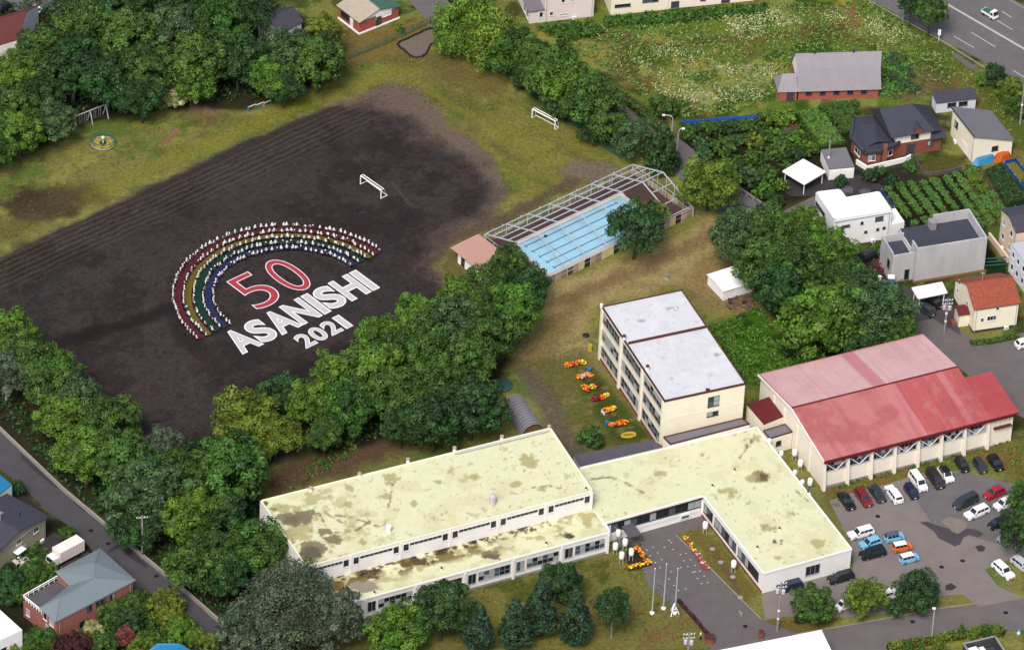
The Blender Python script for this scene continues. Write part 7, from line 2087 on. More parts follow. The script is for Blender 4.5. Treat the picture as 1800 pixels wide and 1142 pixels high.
def kei_truck(px, dr, label, cabpaint, cargo=None, cat='pickup truck'):
    a, b = at(px[0] - dr[0], px[1] - dr[1], .8), at(px[0] + dr[0], px[1] + dr[1], .8)
    g = thing('small_truck', label, cat, (0, 0, 0))
    mb = MB(); mb.hexa([Vector(p) for p in ((.55, -.72, .4), (1.68, -.72, .4), (1.68, .72, .4), (.55, .72, .4), (.6, -.66, 1.75), (1.3, -.64, 1.75), (1.3, .64, 1.75), (.6, .66, 1.75))]); mb.build('cab', CP[cabpaint], g)
    mb = MB(); mb.hexa([Vector(p) for p in ((1.53, -.6, 1.0), (1.6, -.6, 1.0), (1.6, .6, 1.0), (1.53, .6, 1.0), (1.32, -.56, 1.66), (1.39, -.56, 1.66), (1.39, .56, 1.66), (1.32, .56, 1.66))]); mb.build('windscreen', M['car_glass'], g)
    for s in (-1, 1):
        mb = MB(); mb.hexa([Vector(p) for p in ((.75, s * .71 - .015, 1.0), (1.35, s * .71 - .015, 1.0), (1.35, s * .71 + .015, 1.0), (.75, s * .71 + .015, 1.0), (.75, s * .665 - .015, 1.6), (1.2, s * .665 - .015, 1.6), (1.2, s * .665 + .015, 1.6), (.75, s * .665 + .015, 1.6))]); mb.build('side_window', M['car_glass'], g)
    mb = MB(); mb.box(-1.7, .5, -.72, .72, .55, .68); mb.box(-1.7, .5, -.72, -.68, .68, 1.0); mb.box(-1.7, .5, .68, .72, .68, 1.0); mb.box(-1.7, -1.66, -.68, .68, .68, 1.0); mb.build('cargo_bed', CP['white'], g)
    if cargo: mb = MB(); mb.hexa([Vector(p) for p in ((-1.6, -.66, .7), (.42, -.66, .7), (.42, .66, .7), (-1.6, .66, .7), (-1.4, -.5, 1.15), (.3, -.5, 1.2), (.3, .5, 1.2), (-1.4, .5, 1.15))]); mb.build('load_cover', M[cargo], g)
    for x in (-1.05, 1.15):
        for s in (-1, 1):
            mb = MB(); n_ = 12; ring = [(math.cos(2 * PI * k / n_) * .27, math.sin(2 * PI * k / n_) * .27) for k in range(n_)]
            mb.add([(x + p, s * .64 - .09, .27 + q) for p, q in ring] + [(x + p, s * .64 + .09, .27 + q) for p, q in ring], [tuple(reversed(range(n_))), tuple(range(n_, 2 * n_))] + [(k, (k + 1) % n_, n_ + (k + 1) % n_, n_ + k) for k in range(n_)])
            mb.build('wheel', M['tyre'], g)
    g.location = v2(at(px[0], px[1], .8)); g.rotation_euler.z = math.atan2(b.y - a.y, b.x - a.x)
    return g
kei_truck((1740, 23), (20, 12), 'small white pickup truck with dark green load driving on the main road', 'white', 'net_green')
kei_truck((36, 990), (-36, 18), 'small pickup truck with beige cab in front of the olive house', 'beige')

def nth(k):
    return '%d%s' % (k, 'th' if 10 < k % 100 < 14 else {1: 'st', 2: 'nd', 3: 'rd'}.get(k % 10, 'th'))

# ------------------------------------------------------------------ people
def person_proto(pose):
    """One continuous body grown from a jointed skeleton; clothing colours by height on the body."""
    S = 1.52 / 1.72
    J = {}
    def j(n_, x, y, z, r): J[n_] = (Vector((x, y, z)) * S, r * S)
    fwd = 1
    j('pelvis', 0, 0, .93, .145); j('waist', 0, .01, 1.08, .135); j('chest', 0, .01, 1.28, .155); j('neck', 0, .01, 1.45, .06); j('head', 0, .03, 1.57, .095); j('top', 0, .03, 1.66, .085)
    for s, q in ((-1, 'l'), (1, 'r')):
        j('hip' + q, s * .09, 0, .88, .10); j('knee' + q, s * .10, .02 + (.03 if pose == 2 and s > 0 else 0), .49, .07); j('ankle' + q, s * .11, 0, .09, .048); j('toe' + q, s * .12, .14, .045, .045)
        j('sho' + q, s * .18, .01, 1.38, .065)
        if pose == 0: j('elb' + q, s * .26, .10, 1.14, .045); j('wri' + q, s * .24, .33, 1.05, .034); j('han' + q, s * .23, .41, 1.04, .03)
        elif pose == 1: j('elb' + q, s * .36, .08, 1.18, .045); j('wri' + q, s * .50, .20, 1.02, .034); j('han' + q, s * .54, .26, .98, .03)
        else: j('elb' + q, s * .24, -.02, 1.12, .045); j('wri' + q, s * .25, .08, .90, .034); j('han' + q, s * .25, .11, .83, .03)
    E_ = [('pelvis', 'waist'), ('waist', 'chest'), ('chest', 'neck'), ('neck', 'head'), ('head', 'top')]
    for q in 'lr': E_ += [('pelvis', 'hip' + q), ('hip' + q, 'knee' + q), ('knee' + q, 'ankle' + q), ('ankle' + q, 'toe' + q), ('chest', 'sho' + q), ('sho' + q, 'elb' + q), ('elb' + q, 'wri' + q), ('wri' + q, 'han' + q)]
    names = list(J)
    me = bpy.data.meshes.new('person_skeleton'); me.from_pydata([tuple(J[n_][0]) for n_ in names], [(names.index(a), names.index(b)) for a, b in E_], [])
    o = bpy.data.objects.new('person_skeleton', me); col.objects.link(o)
    md = o.modifiers.new('skin', 'SKIN')
    for i, n_ in enumerate(names):
        sv = me.skin_vertices[0].data[i]; sv.radius = (J[n_][1] * (1.15 if n_ in ('pelvis', 'waist', 'chest') else 1), J[n_][1] * (.8 if n_ in ('pelvis', 'waist', 'chest') else 1)); sv.use_root = (n_ == 'pelvis')
    sb_ = o.modifiers.new('smooth', 'SUBSURF'); sb_.levels = 1; sb_.render_levels = 1
    dg = bpy.context.evaluated_depsgraph_get()
    m2 = bpy.data.meshes.new_from_object(o.evaluated_get(dg)); bpy.data.objects.remove(o); bpy.data.meshes.remove(me)
    m2.name = 'person'
    m2.materials.clear()
    for k in ('shirt_white', 'navy', 'skin', 'cap_white', 'shoe'): m2.materials.append(M[k])
    hz = J['head'][0]
    for f in m2.polygons:
        c = f.center; z = c.z / S
        arm = abs(c.x) / S > .20 and z > .8
        if z > 1.60 or (z > 1.55 and c.y < hz.y - .01): i = 3
        elif z > 1.43: i = 2
        elif arm and (c - J['shol'][0]).length > .25 and (c - J['shor'][0]).length > .25: i = 2
        elif z > .98: i = 0
        elif z > .10: i = 1
        else: i = 4
        f.material_index = i
    # cap crown and brim, nose
    bm = bmesh.new(); bm.from_mesh(m2)
    def lump(c, rx, ry, rz, mi, u=8, v=5):
        r_ = bmesh.ops.create_uvsphere(bm, u_segments=u, v_segments=v, radius=1)
        for vv in r_['verts']: vv.co = Vector((c.x + vv.co.x * rx, c.y + vv.co.y * ry, c.z + vv.co.z * rz))
        for f in {f for vv in r_['verts'] for f in vv.link_faces}: f.material_index = mi
    lump(hz + Vector((0, -.005, .065 * S)), .135 * S, .14 * S, .095 * S, 3)
    lump(hz + Vector((0, .11 * S, .045 * S)), .085 * S, .08 * S, .014 * S, 3, 8, 4)
    lump(hz + Vector((0, .098 * S, -.012 * S)), .016 * S, .022 * S, .02 * S, 2, 5, 4)
    for f in bm.faces: f.smooth = True
    bm.to_mesh(m2); bm.free()
    return m2
PERS = [person_proto(k) for k in range(3)]
HAIR = M['black_plastic']
def person_variant(src, shirt, cap):
    m = src.copy(); m.materials[0] = M[shirt]; m.materials[3] = M[cap]; return m
PERS += [person_variant(PERS[0], 'shirt_white', 'black_plastic'), person_variant(PERS[1], 'pale_blue_wall', 'cap_white'), person_variant(PERS[2], 'navy', 'cap_white'), person_variant(PERS[0], 'frame_grey', 'black_plastic')]
rr = random.Random(5)
row_name = ['outermost row', 'second row', 'middle row', 'fourth row', 'inmost row']
counts = [67, 62, 56, 52, 48]
def add_person(p, face, k, label, group, vest=None):
    o = bpy.data.objects.new('person', PERS[k]); col.objects.link(o)
    o.location = p; o.rotation_euler.z = face
    s = rr.uniform(.84, 1.12); o.scale = (s * 1.02, s * 1.02, s)
    tag(o, label, 'person', group)
    return o
for k in range(5):
    q = R_OUT - DR * k; n_ = counts[k]
    for i in range(n_):
        t = (i + .5) / n_ + rr.uniform(-.34, .34) / n_
        a = R(43.5) + (R(222) - R(43.5)) * t
        rad = q + rr.uniform(-.13, .13)
        p = Vector((ARC.x + rad * math.cos(a), ARC.y + rad * math.sin(a), 0))
        j, e = (i + 1, 'goal') if i < n_ / 2 else (n_ - i, 'wood')
        inward = a + PI / 2 if rr.random() < .85 else a - PI / 2
        pose = rr.choice([0, 0, 0, 1, 1, 2, 2, 3, 4, 5, 6])
        add_person(p, inward + rr.uniform(-.5, .5) , pose, f'{"dark haired child" if pose in (3, 6) else "child in white cap"}, {nth(j)} from the {e} end of the {row_name[k]}', 'children along the rainbow arc')
# one attendant in a yellow vest at the gate
o = add_person(v2(at(1231, 1119, .7)), R(200), 2, 'person in yellow vest standing at the gate pillar', None)
o.data = PERS[2].copy(); o.data.materials[0] = M['gold'].copy(); o.data.materials[0].node_tree.nodes['Principled BSDF'].inputs['Emission Strength'].default_value = 0
# ------------------------------------------------------------------ vegetation
def quads_mesh(name, P, N, S, var, m, stretch=1.35, rs=None):
    """P centres, N normals, S sizes -> one mesh of leaf-sized faces."""
    n_ = len(P)
    r_ = rs.normal(size=(n_, 3))
    X = np.cross(N, r_); X /= np.linalg.norm(X, axis=1, keepdims=True) + 1e-9
    Y = np.cross(N, X)
    Xs = X * (S * stretch)[:, None]; Ys = Y * (S * .62)[:, None]
    bend = N * (S * .25)[:, None]
    V = np.stack([P - Xs - bend * .6, P - Ys, P + Xs - bend * .6, P + Ys], 1).reshape(-1, 3)
    Fc = np.arange(n_ * 4).reshape(-1, 4)
    me = bpy.data.meshes.new(name)
    me.vertices.add(n_ * 4); me.vertices.foreach_set('co', V.astype(np.float32).ravel())
    me.loops.add(n_ * 4); me.loops.foreach_set('vertex_index', Fc.astype(np.int32).ravel())
    me.polygons.add(n_); me.polygons.foreach_set('loop_start', np.arange(0, n_ * 4, 4, dtype=np.int32)); me.polygons.foreach_set('loop_total', np.full(n_, 4, np.int32))
    me.update(calc_edges=True)
    a = me.attributes.new('leafvar', 'FLOAT', 'FACE'); a.data.foreach_set('value', var.astype(np.float32))
    me.materials.append(m)
    return me
def unit(a): return a / (np.linalg.norm(a, axis=-1, keepdims=True) + 1e-9)
def crown_mesh(seed, r=4.5, rz=None, nc=46, nl=95, leaf=.30, shape='round', m=None):
    rs = np.random.RandomState(seed)
    rz = r * .9 if rz is None else rz
    P, N, V, S = [], [], [], []
    def clump(c, rc, n_, cv, flat=.8, droop=0.0):
        d = unit(rs.normal(size=(n_, 3)) + np.array([0, 0, .25]) + unit(np.array(c) + 1e-6) * .35)
        rad = rc * (.62 + .45 * rs.rand(n_))
        p = c + d * rad[:, None] * np.array([1, 1, flat])
        if droop: p[:, 2] -= droop * rs.rand(n_) ** 1.5
        nn = unit(d + rs.normal(size=(n_, 3)) * .45 + np.array([0, 0, .35]))
        P.append(p); N.append(nn); V.append(np.clip(cv * .8 + .1 + rs.normal(size=n_) * .16, 0, 1)); S.append(leaf * (.6 + .8 * rs.rand(n_)))
    if shape in ('round', 'willow', 'loose'):
        ga = PI * (3 - 5 ** .5)
        for i in range(nc):
            z = 1 - 1.55 * (i + .5) / nc
            t = i * ga + rs.rand() * .8
            ell = 1 + .14 * math.sin(2 * t + seed) + .10 * math.sin(3 * t + seed * 2)
            q = math.sqrt(max(0, 1 - z * z))
            k = .78 + rs.uniform(-.24, .20) * (1.4 if shape == 'loose' else 1)
            c = np.array([math.cos(t) * q * r * k * ell, math.sin(t) * q * r * k * ell, z * rz * k])
            clump(c, r * rs.uniform(.15, .31), nl, rs.rand(), .8 if shape != 'willow' else .7, droop=(r * .55 if shape == 'willow' else 0))
        for i in range(10):
            c = rs.normal(size=3) * np.array([r, r, rz]) * .28
            clump(c, r * .42, int(nl * .8), .2)
    else:   # conical
        nl_ = nc
        for i in range(nl_):
            h = (i + .5) / nl_
            pr = (1 - h) ** .8 * (.35 + .65 * min(1, h * 5)) * r * .95 + .12
            t = i * 2.399 + rs.rand()
            c = np.array([math.cos(t) * pr * .75, math.sin(t) * pr * .75, (h * 2 - 1) * rz])
            clump(c, max(.45, pr * .42), nl, rs.rand(), .75)
        for i in range(8): clump(np.array([0, 0, (i / 8 * 1.6 - .9) * rz]), r * .45 * (1 - i / 9), nl, .2, 1.1)
    return quads_mesh('crown', np.concatenate(P), np.concatenate(N), np.concatenate(S), np.concatenate(V), m or L['mid'], rs=rs)
CROWN = {}
for k in range(1): CROWN['huge%d' % k] = crown_mesh(60 + k, 8.5, 6.2, 210, 120, .18)
for k in range(5): CROWN['round%d' % k] = crown_mesh(10 + k, 4.5, [4.1, 4.6, 3.8, 4.3, 4.0][k], [84, 70, 92, 60, 78][k], [112, 118, 110, 140, 112][k], [.18, .205, .165, .195, .175][k])
for k in range(2): CROWN['loose%d' % k] = crown_mesh(20 + k, 4.5, 3.7, 52, 130, .18, 'loose')
for k in range(2): CROWN['willow%d' % k] = crown_mesh(30 + k, 4.5, 4.2, 64, 150, .17, 'willow')
for k in range(2): CROWN['cone%d' % k] = crown_mesh(40 + k, 3.3, 4.4, 100, 80, .15, 'cone')
for k in range(3): CROWN['shrub%d' % k] = crown_mesh(50 + k, 1.8, 1.5, 26, 46, .15)
BASE_R = dict(huge=8.5, round=4.5, loose=4.5, willow=4.5, cone=3.0, shrub=1.8)
def trunk_mesh(seed, h=6.0):
    rr = random.Random(seed); mb = MB()
    top = Vector((rr.uniform(-.3, .3), rr.uniform(-.3, .3), h))
    mb.tube([Vector((0, 0, -.05)), Vector((.03, 0, .5)), top * .55, top], [.34, .24, .19, .10], 8)
    for k in range(5):
        z = h * rr.uniform(.5, .9); a = k * 1.3 + rr.random(); b = top * (z / h)
        e = b + Vector((math.cos(a), math.sin(a), .75)) * rr.uniform(1.4, 2.3)
        mb.tube([b, b.lerp(e, .5) + Vector((0, 0, .15)), e], [.12, .08, .035], 5)
    return mb.mesh('trunk', M['bark'])
TRUNK = [trunk_mesh(k) for k in range(3)]
_ti = [0]
_rt = random.Random(99)
def tree(kind, cx, cy, r, label, shape='round', hc=None, name='tree', cat='tree', group=None, pale=False, sz=1.0):
    R_ = r * .1 * (1.14 if shape in ('round', 'loose', 'willow') else 1.0)
    if shape == 'shrub':
        hc = R_ * .8 if hc is None else hc
    elif shape == 'cone':
        hc = R_ * 1.55 + 1.0 if hc is None else hc
    else:
        hc = R_ * .9 + 2.2 if hc is None else hc
    b = v2(at(cx, cy, hc))
    t = thing(name, label, cat, b, group)
    n_ = len([k for k in CROWN if k.startswith(shape)])
    _ti[0] += 1
    me = CROWN['%s%d' % (shape, _ti[0] % n_)]
    o = bpy.data.objects.new('crown', me); col.objects.link(o); o.parent = t
    s = R_ / BASE_R[shape]
    o.location = (0, 0, hc); o.rotation_euler = (0, 0, _rt.uniform(0, 6.28)); o.scale = (s * _rt.uniform(.94, 1.06), s * _rt.uniform(.94, 1.06), s * sz * _rt.uniform(.95, 1.08))
    o.material_slots[0].link = 'OBJECT'; o.material_slots[0].material = L[kind]
    q = bpy.data.objects.new('trunk', TRUNK[_ti[0] % 3]); col.objects.link(q); q.parent = t
    k = max(.25, R_ / 4.5); q.scale = (k, k, (hc + R_ * .1) / 6.0 if shape != 'cone' else hc / 6.0); q.rotation_euler.z = _rt.uniform(0, 6.28)
    if pale:
        q.material_slots[0].link = 'OBJECT'; q.material_slots[0].material = M['bark_pale']
    return t
def trees(group, items, **kw):
    for it in items:
        k = dict(kw); 
        if len(it) > 5: k.update(it[5])
        tree(it[0], it[1], it[2], it[3], it[4], group=group, **k)
W = 'trees of the wood at the field edge'
trees(W, [
 ('dark', 215, 12, 44, 'dark tree in the wood at the top edge behind the red post'),
 ('mid', 148, 42, 46, 'green tree in the wood beside the asphalt corner'),
 ('mid', 70, 92, 44, 'green tree in the wood nearest the red brown roof'),
 ('lush', 38, 128, 40, 'bright green tree in the wood below the red brown roof'),
 ('dark', 128, 122, 50, 'dark tree with pale trunk left of the middle of the wood', dict(pale=True)),
 ('mid', 225, 66, 54, 'wide green tree in the wood behind the swing frame'),
 ('dark', 190, 142, 44, 'dark tree in the wood directly above the swing frame'),
 ('blue', 300, 62, 52, 'blue green tree in the upper middle of the wood'),
 ('mid', 258, 128, 46, 'green tree in the wood between swing and blossom shrub'),
 ('dark', 310, 8, 44, 'dark tree at the top of the wood above the blue green tree'),
 ('mid', 345, 108, 52, 'large green tree behind the cream blossom shrub'),
 ('dark', 250, 168, 38, 'low dark tree beside the cream blossom shrub'),
 ('lush', 335, 140, 36, 'bright green tree overhanging the cream blossom shrub'),
 ('mid', 380, 52, 50, 'green tree in the wood behind the small blue roofed house'),
 ('dark', 418, 105, 46, 'dark tree in the wood above the exercise bars'),
 ('dark', 395, 5, 42, 'dark tree at the top edge of the wood beside the side road'),
 ('dark', 440, 22, 34, 'small dark tree beside the small blue roofed house'),
 ('yellow', 562, 62, 36, 'yellow green tree right behind the small blue roofed house'),
 ('blue', 506, 92, 42, 'blue green tree covering the small blue roofed house'),
 ('lush', 478, 138, 34, 'bright green tree at the wood corner by the exercise bars'),
 ('mid', 560, 110, 44, 'green tree at the wood corner by the pale green fence'),
 ('dark', 500, 150, 28, 'low dark tree under the blue green tree at the wood corner'),
 ('mid', 24, 192, 40, 'green tree at the picture edge behind the lawn'),
 ('dark', 70, 170, 34, 'dark tree behind the low blue green tree by the swing'),
 ('blue', 98, 212, 34, 'low blue green tree beside the swing frame', dict(shape='loose')),
 ('lush', 34, 235, 38, 'bright green low tree at the edge of the playground lawn'),
 ('mid', -5, 255, 36, 'green tree cut by the picture edge above the lawn'),
])
tree('cream', 300, 165, 24, 'cream blossoming shrub at the foot of the wood', 'round', 3.2, 'shrub', 'shrub', 'cream blossoming shrubs')
tree('cream', 338, 160, 20, 'smaller cream blossoming shrub under the bright green tree', 'round', 3.6, 'shrub', 'shrub', 'cream blossoming shrubs')
tree('lush', 703, 51, 9, 'round green bush behind the pale green mesh fence', 'shrub', None, 'bush', 'bush')
H_ = 'tall hedge trees along the field'
trees(H_, [
 ('willow', 822, 32, 52, 'bright weeping willow at the road end of the tree row', dict(shape='willow')),
 ('willow', 795, 62, 30, 'short weeping willow beside the sandpit', dict(shape='willow')),
 ('willow', 868, 62, 48, 'second bright weeping willow in the tree row', dict(shape='willow')),
 ('mid', 905, 92, 40, 'green tree next to the second weeping willow'),
 ('mid', 940, 108, 42, 'green tree in the row beside the pinkish house'),
 ('mid', 972, 128, 46, 'green tree in the middle of the long row'),
 ('lush', 1000, 150, 46, 'bright green tree in the row above the football goal'),
 ('mid', 1032, 172, 48, 'large green tree in the row beyond the football goal'),
 ('mid', 1056, 196, 42, 'green tree ending the long row before the hedge'),
 ('dark', 925, 130, 26, 'low dark tree beneath the row by the green fence', dict(hc=3.2)),
 ('dark', 990, 185, 28, 'low dark tree beneath the row near the football goal', dict(hc=3.2)),
 ('dark', 1045, 228, 26, 'low dark tree at the foot of the last row tree', dict(hc=3.0)),
])
E_ = 'trees by the pool'
trees(E_, [
 ('blue', 1114, 242, 33, 'blue green tree with visible trunk behind the pool frame', dict(hc=4.6)),
 ('dark', 1166, 262, 36, 'dark pointed tree behind the end of the pool frame', dict(shape='cone', hc=4.6)),
 ('olive', 1247, 322, 48, 'big round yellow olive tree at the end of the pool', dict(hc=6.2)),
 ('dark', 1118, 398, 44, 'dark tree standing in front of the pool', dict(hc=7.2, shape='loose')),
 ('olive', 1152, 372, 20, 'sparse olive tree leaning over the pool water', dict(hc=4.5, shape='loose')),
])
tree('mid', 1165, 188, 25, 'clipped round green shrub by the hooked street lamp', 'shrub', 2.2, 'shrub', 'shrub')
B_ = 'belt of trees between the field and the school'
trees(B_, [
 ('mid', 892, 462, 30, 'green tree overhanging the pink roof of the changing block'),
 ('dark', 930, 498, 32, 'dark tree at the pool corner end of the belt', dict(shape='loose')),
 ('lush', 905, 545, 42, 'bright green tree at the lawn side of the belt below the pool'),
 ('mid', 848, 512, 44, 'green tree in the belt below the changing block'),
 ('lush', 800, 528, 38, 'bright green tree in the belt facing the letter I'),
 ('mid', 862, 588, 46, 'green tree in the belt facing the classroom block'),
 ('blue', 792, 575, 46, 'blue green tree in the middle of the belt'),
 ('lush', 735, 560, 36, 'bright green tree in the belt beside the last white letter'),
 ('mid', 730, 610, 46, 'large green tree in the belt behind the year figures'),
 ('mid', 820, 640, 46, 'green tree on the school side of the belt'),
 ('lush', 668, 600, 40, 'bright green tree in the belt close to the year figures'),
 ('mid', 765, 668, 44, 'green tree above the very dark tree in the belt'),
 ('lush', 648, 655, 46, 'bright green tree in the belt below the year figures'),
 ('mid', 700, 690, 44, 'green tree in the belt above the bare earth'),
 ('lush', 590, 660, 40, 'bright green tree in the belt by the field corner'),
 ('mid', 615, 715, 42, 'green tree in the belt by the bare earth patch'),
 ('lush', 548, 705, 38, 'bright green tree beside the golden tree'),
 ('dark', 500, 692, 34, 'small dark tree just behind the golden tree'),
 ('mid', 570, 762, 26, 'low green tree at the edge of the bare earth'),
 ('dark', 830, 715, 48, 'very dark tree beside the barrel roofed shed'),
 ('dark', 765, 738, 44, 'very dark tree behind the yellow roof'),
 ('dark', 705, 745, 30, 'low very dark tree shading the bare earth'),
 ('olive', 436, 742, 54, 'big golden olive tree at the corner of the field', dict(hc=6.5, shape='loose')),
 ('olive', 485, 765, 34, 'smaller golden olive tree in front of the big one'),
])
S_ = 'trees along the street wall'
trees(S_, [
 ('lush', 12, 585, 42, 'bright green tree at the picture edge beside the field'),
 ('greyleaf', 10, 655, 36, 'grey green tree with pale trunk at the picture edge', dict(pale=True, shape='loose')),
 ('mid', 52, 628, 40, 'green tree by the field behind the grey green edge tree'),
 ('mid', 95, 672, 44, 'green tree on the field side of the street belt'),
 ('blue', 140, 702, 42, 'blue green tree on the field side of the street belt'),
 ('lush', 112, 735, 40, 'bright green tree near the street in the belt'),
 ('mid', 195, 745, 46, 'green tree at the field corner of the street belt'),
 ('lush', 150, 800, 44, 'bright green tree beside the wall above the slate house'),
 ('mid', 215, 812, 46, 'green tree behind the tall grey green tree'),
 ('greyleaf', 285, 782, 32, 'slim grey green tree under the golden olive trees', dict(shape='loose')),
 ('blue', 262, 868, 56, 'tall grey green tree with pale trunk beside the wall', dict(pale=True)),
 ('mid', 322, 842, 46, 'green tree between golden tree and tall grey green tree'),
 ('lush', 335, 905, 44, 'bright green tree beside the tall grey green tree'),
 ('mid', 402, 832, 58, 'large round green tree beside the corner of the school'),
 ('dark', 240, 930, 36, 'dark tree overhanging the street wall', dict(hc=4.6)),
 ('dark', 395, 905, 36, 'dark tree in the gap by the school end wall'),
 ('mid', 358, 990, 46, 'green tree by the wall below the bright green tree'),
 ('mid', 448, 965, 44, 'green tree touching the end wall of the school'),
 ('dark', 400, 1010, 36, 'dark tree between the wall trees and the big silver tree'),
 ('greyleaf', 505, 1068, 82, 'huge silvery grey green tree at the front corner of the school', dict(hc=8.0, shape='huge')),
 ('greyleaf', 585, 1088, 44, 'smaller silvery tree leaning over the front windows'),
 ('greyleaf', 440, 1110, 46, 'silvery tree beside the street at the lower edge'),
])
F_ = 'trees on the front lawn'
trees(F_, [
 ('lush', 700, 1112, 42, 'bright green bushy tree on the front lawn', dict(hc=4.2)),
 ('dark', 776, 1068, 40, 'dark tree with bare trunk in front of the lower windows', dict(hc=7.0)),
 ('conifer', 842, 1098, 30, 'dark conifer beside the bare trunked tree', dict(shape='cone', hc=5.6)),
 ('conifer', 906, 1092, 31, 'dark conifer in the middle of the conifer group', dict(shape='cone', hc=5.8)),
 ('conifer', 950, 1062, 33, 'tallest dark conifer of the conifer group', dict(shape='cone', hc=6.8)),
 ('conifer', 1012, 1080, 33, 'dark conifer on the drive side of the conifer group', dict(shape='cone', hc=6.0)),
 ('dark', 988, 1022, 30, 'dark tree behind the conifer group by the windows', dict(hc=4.6)),
 ('dark', 1078, 1066, 27, 'dark tidy tree with pale trunk near the flagpoles', dict(hc=6.4, pale=True)),
])
C_ = 'trees of the car park island'
trees(C_, [
 ('mid', 1428, 1062, 30, 'green tree nearest the utility pole on the car park island', dict(hc=3.6)),
 ('olive', 1520, 1050, 30, 'olive yellow tree on the car park island', dict(hc=3.6)),
 ('dark', 1612, 1042, 34, 'dark spreading tree on the car park island', dict(hc=3.6)),
 ('dark', 1570, 1066, 18, 'low dark bush between the car park island trees', dict(hc=1.8, shape='shrub')),
 ('dark', 1408, 1085, 12, 'little dark bush by the kerb of the car park island', dict(hc=1.0, shape='shrub')),
 ('dark', 1792, 930, 32, 'dark tree over the boxy black car at the picture edge', dict(hc=5.0)),
 ('mid', 1802, 878, 26, 'green tree behind the white hatchback at the picture edge', dict(hc=4.0)),
])
K_ = 'trees between the classrooms and the lane'
trees(K_, [
 ('blue', 1296, 412, 42, 'blue green tree at the pool end of the lane belt'),
 ('mid', 1352, 408, 42, 'green tree in the lane belt next to the lane corner'),
 ('lush', 1410, 402, 38, 'bright green tree in the lane belt beside the white cube house'),
 ('mid', 1340, 462, 44, 'green tree beside the white storage shed'),
 ('mid', 1402, 462, 44, 'green tree in the middle of the lane belt'),
 ('lush', 1458, 440, 40, 'bright green tree by the lawn of the white cube house'),
 ('dark', 1372, 512, 40, 'dark tree in the lane belt behind the kitchen garden'),
 ('mid', 1480, 492, 38, 'green tree in the lane belt by the building site'),
 ('lush', 1446, 562, 62, 'large round bright green tree behind the gymnasium', dict(hc=7.5)),
 ('blue', 1510, 510, 38, 'blue green tree behind the portable toilet'),
 ('blue', 1552, 548, 50, 'blue green tree at the lane end of the gymnasium'),
 ('mid', 1582, 580, 30, 'green tree touching the pink gymnasium roof'),
 ('dark', 1510, 600, 34, 'dark low tree behind the pink gymnasium roof', dict(hc=4.0)),
 ('dark', 1400, 600, 26, 'dark low tree at the edge of the kitchen garden', dict(hc=3.0)),
])
T_ = 'trees along the main road'
trees(T_, [
 ('mid', 1635, 18, 28, 'green roadside tree with bare trunk at the main road', dict(hc=6.0)),
 ('dark', 1602, 4, 22, 'dark roadside tree beside the dark pole', dict(hc=6.0)),
 ('dark', 1750, 132, 18, 'dark upright bush beside the main road', dict(hc=2.4)),
 ('lush', 1728, 142, 13, 'low bright bush beside the dark upright bush', dict(hc=1.2, shape='shrub')),
 ('olive', 1778, 160, 24, 'yellow green bush beside the main road', dict(hc=2.4)),
 ('mid', 1795, 188, 22, 'green bush under the tall pole at the main road', dict(hc=2.2)),
])
# garden of the salmon house
G_ = 'garden shrubs around the salmon brick house'
trees(G_, [
 ('mid', 62, 1012, 24, 'green garden tree beside the box truck'), ('dark', 20, 1030, 28, 'dark garden tree above the white flat roof'), ('mid', 40, 1042, 18, 'green garden shrub next to the terrace railing'),
 ('olive', 82, 1002, 14, 'yellowish garden shrub beside the box truck cab'), ('mid', 120, 938, 13, 'small garden tree by the street corner of the slate house'), ('dark', 32, 856, 11, 'dark shrub between the blue roof and the slate roof'),
 ('mid', 198, 1078, 20, 'green garden tree against the salmon wall'), ('mid', 235, 1062, 24, 'green garden tree beyond the salmon house'), ('dark', 228, 1095, 24, 'dark garden tree in front of the salmon wall'),
 ('yellow', 290, 1062, 24, 'bright lime tree by the street'), ('yellow', 300, 1090, 18, 'low bright lime shrub by the street'), ('lush', 318, 1108, 22, 'bright green shrub behind the blue pyramid roof'),
 ('olive', 345, 1118, 18, 'yellow olive shrub at the street kerb'), ('olive', 372, 1128, 14, 'small yellow olive shrub farthest down the street'), ('cream', 162, 1110, 16, 'pale flowering shrub under the salmon wall'),
 ('yellow', 145, 1120, 14, 'lime shrub under the salmon wall'), ('redleaf', 222, 1118, 16, 'red leaved shrub in the garden below the salmon house'), ('maroon', 128, 1135, 26, 'maroon leaved tree at the lower edge'),
 ('mid', 180, 1136, 22, 'green shrub between maroon and red leaved plants'), ('olive', 252, 1130, 17, 'olive shrub beside the blue pyramid roof'), ('mid', 60, 1128, 20, 'green shrub between white roof and maroon tree'), ('lush', 12, 1140, 15, 'bright shrub in front of the white flat roof wall'), ('mid', 88, 1122, 16, 'green shrub at the corner of the salmon house'),
], shape='round', hc=2.0)
tree('mid', 1040, 770, 21, 'round green bush on the lawn by the grey lean-to', 'shrub', 1.6, 'bush', 'bush')
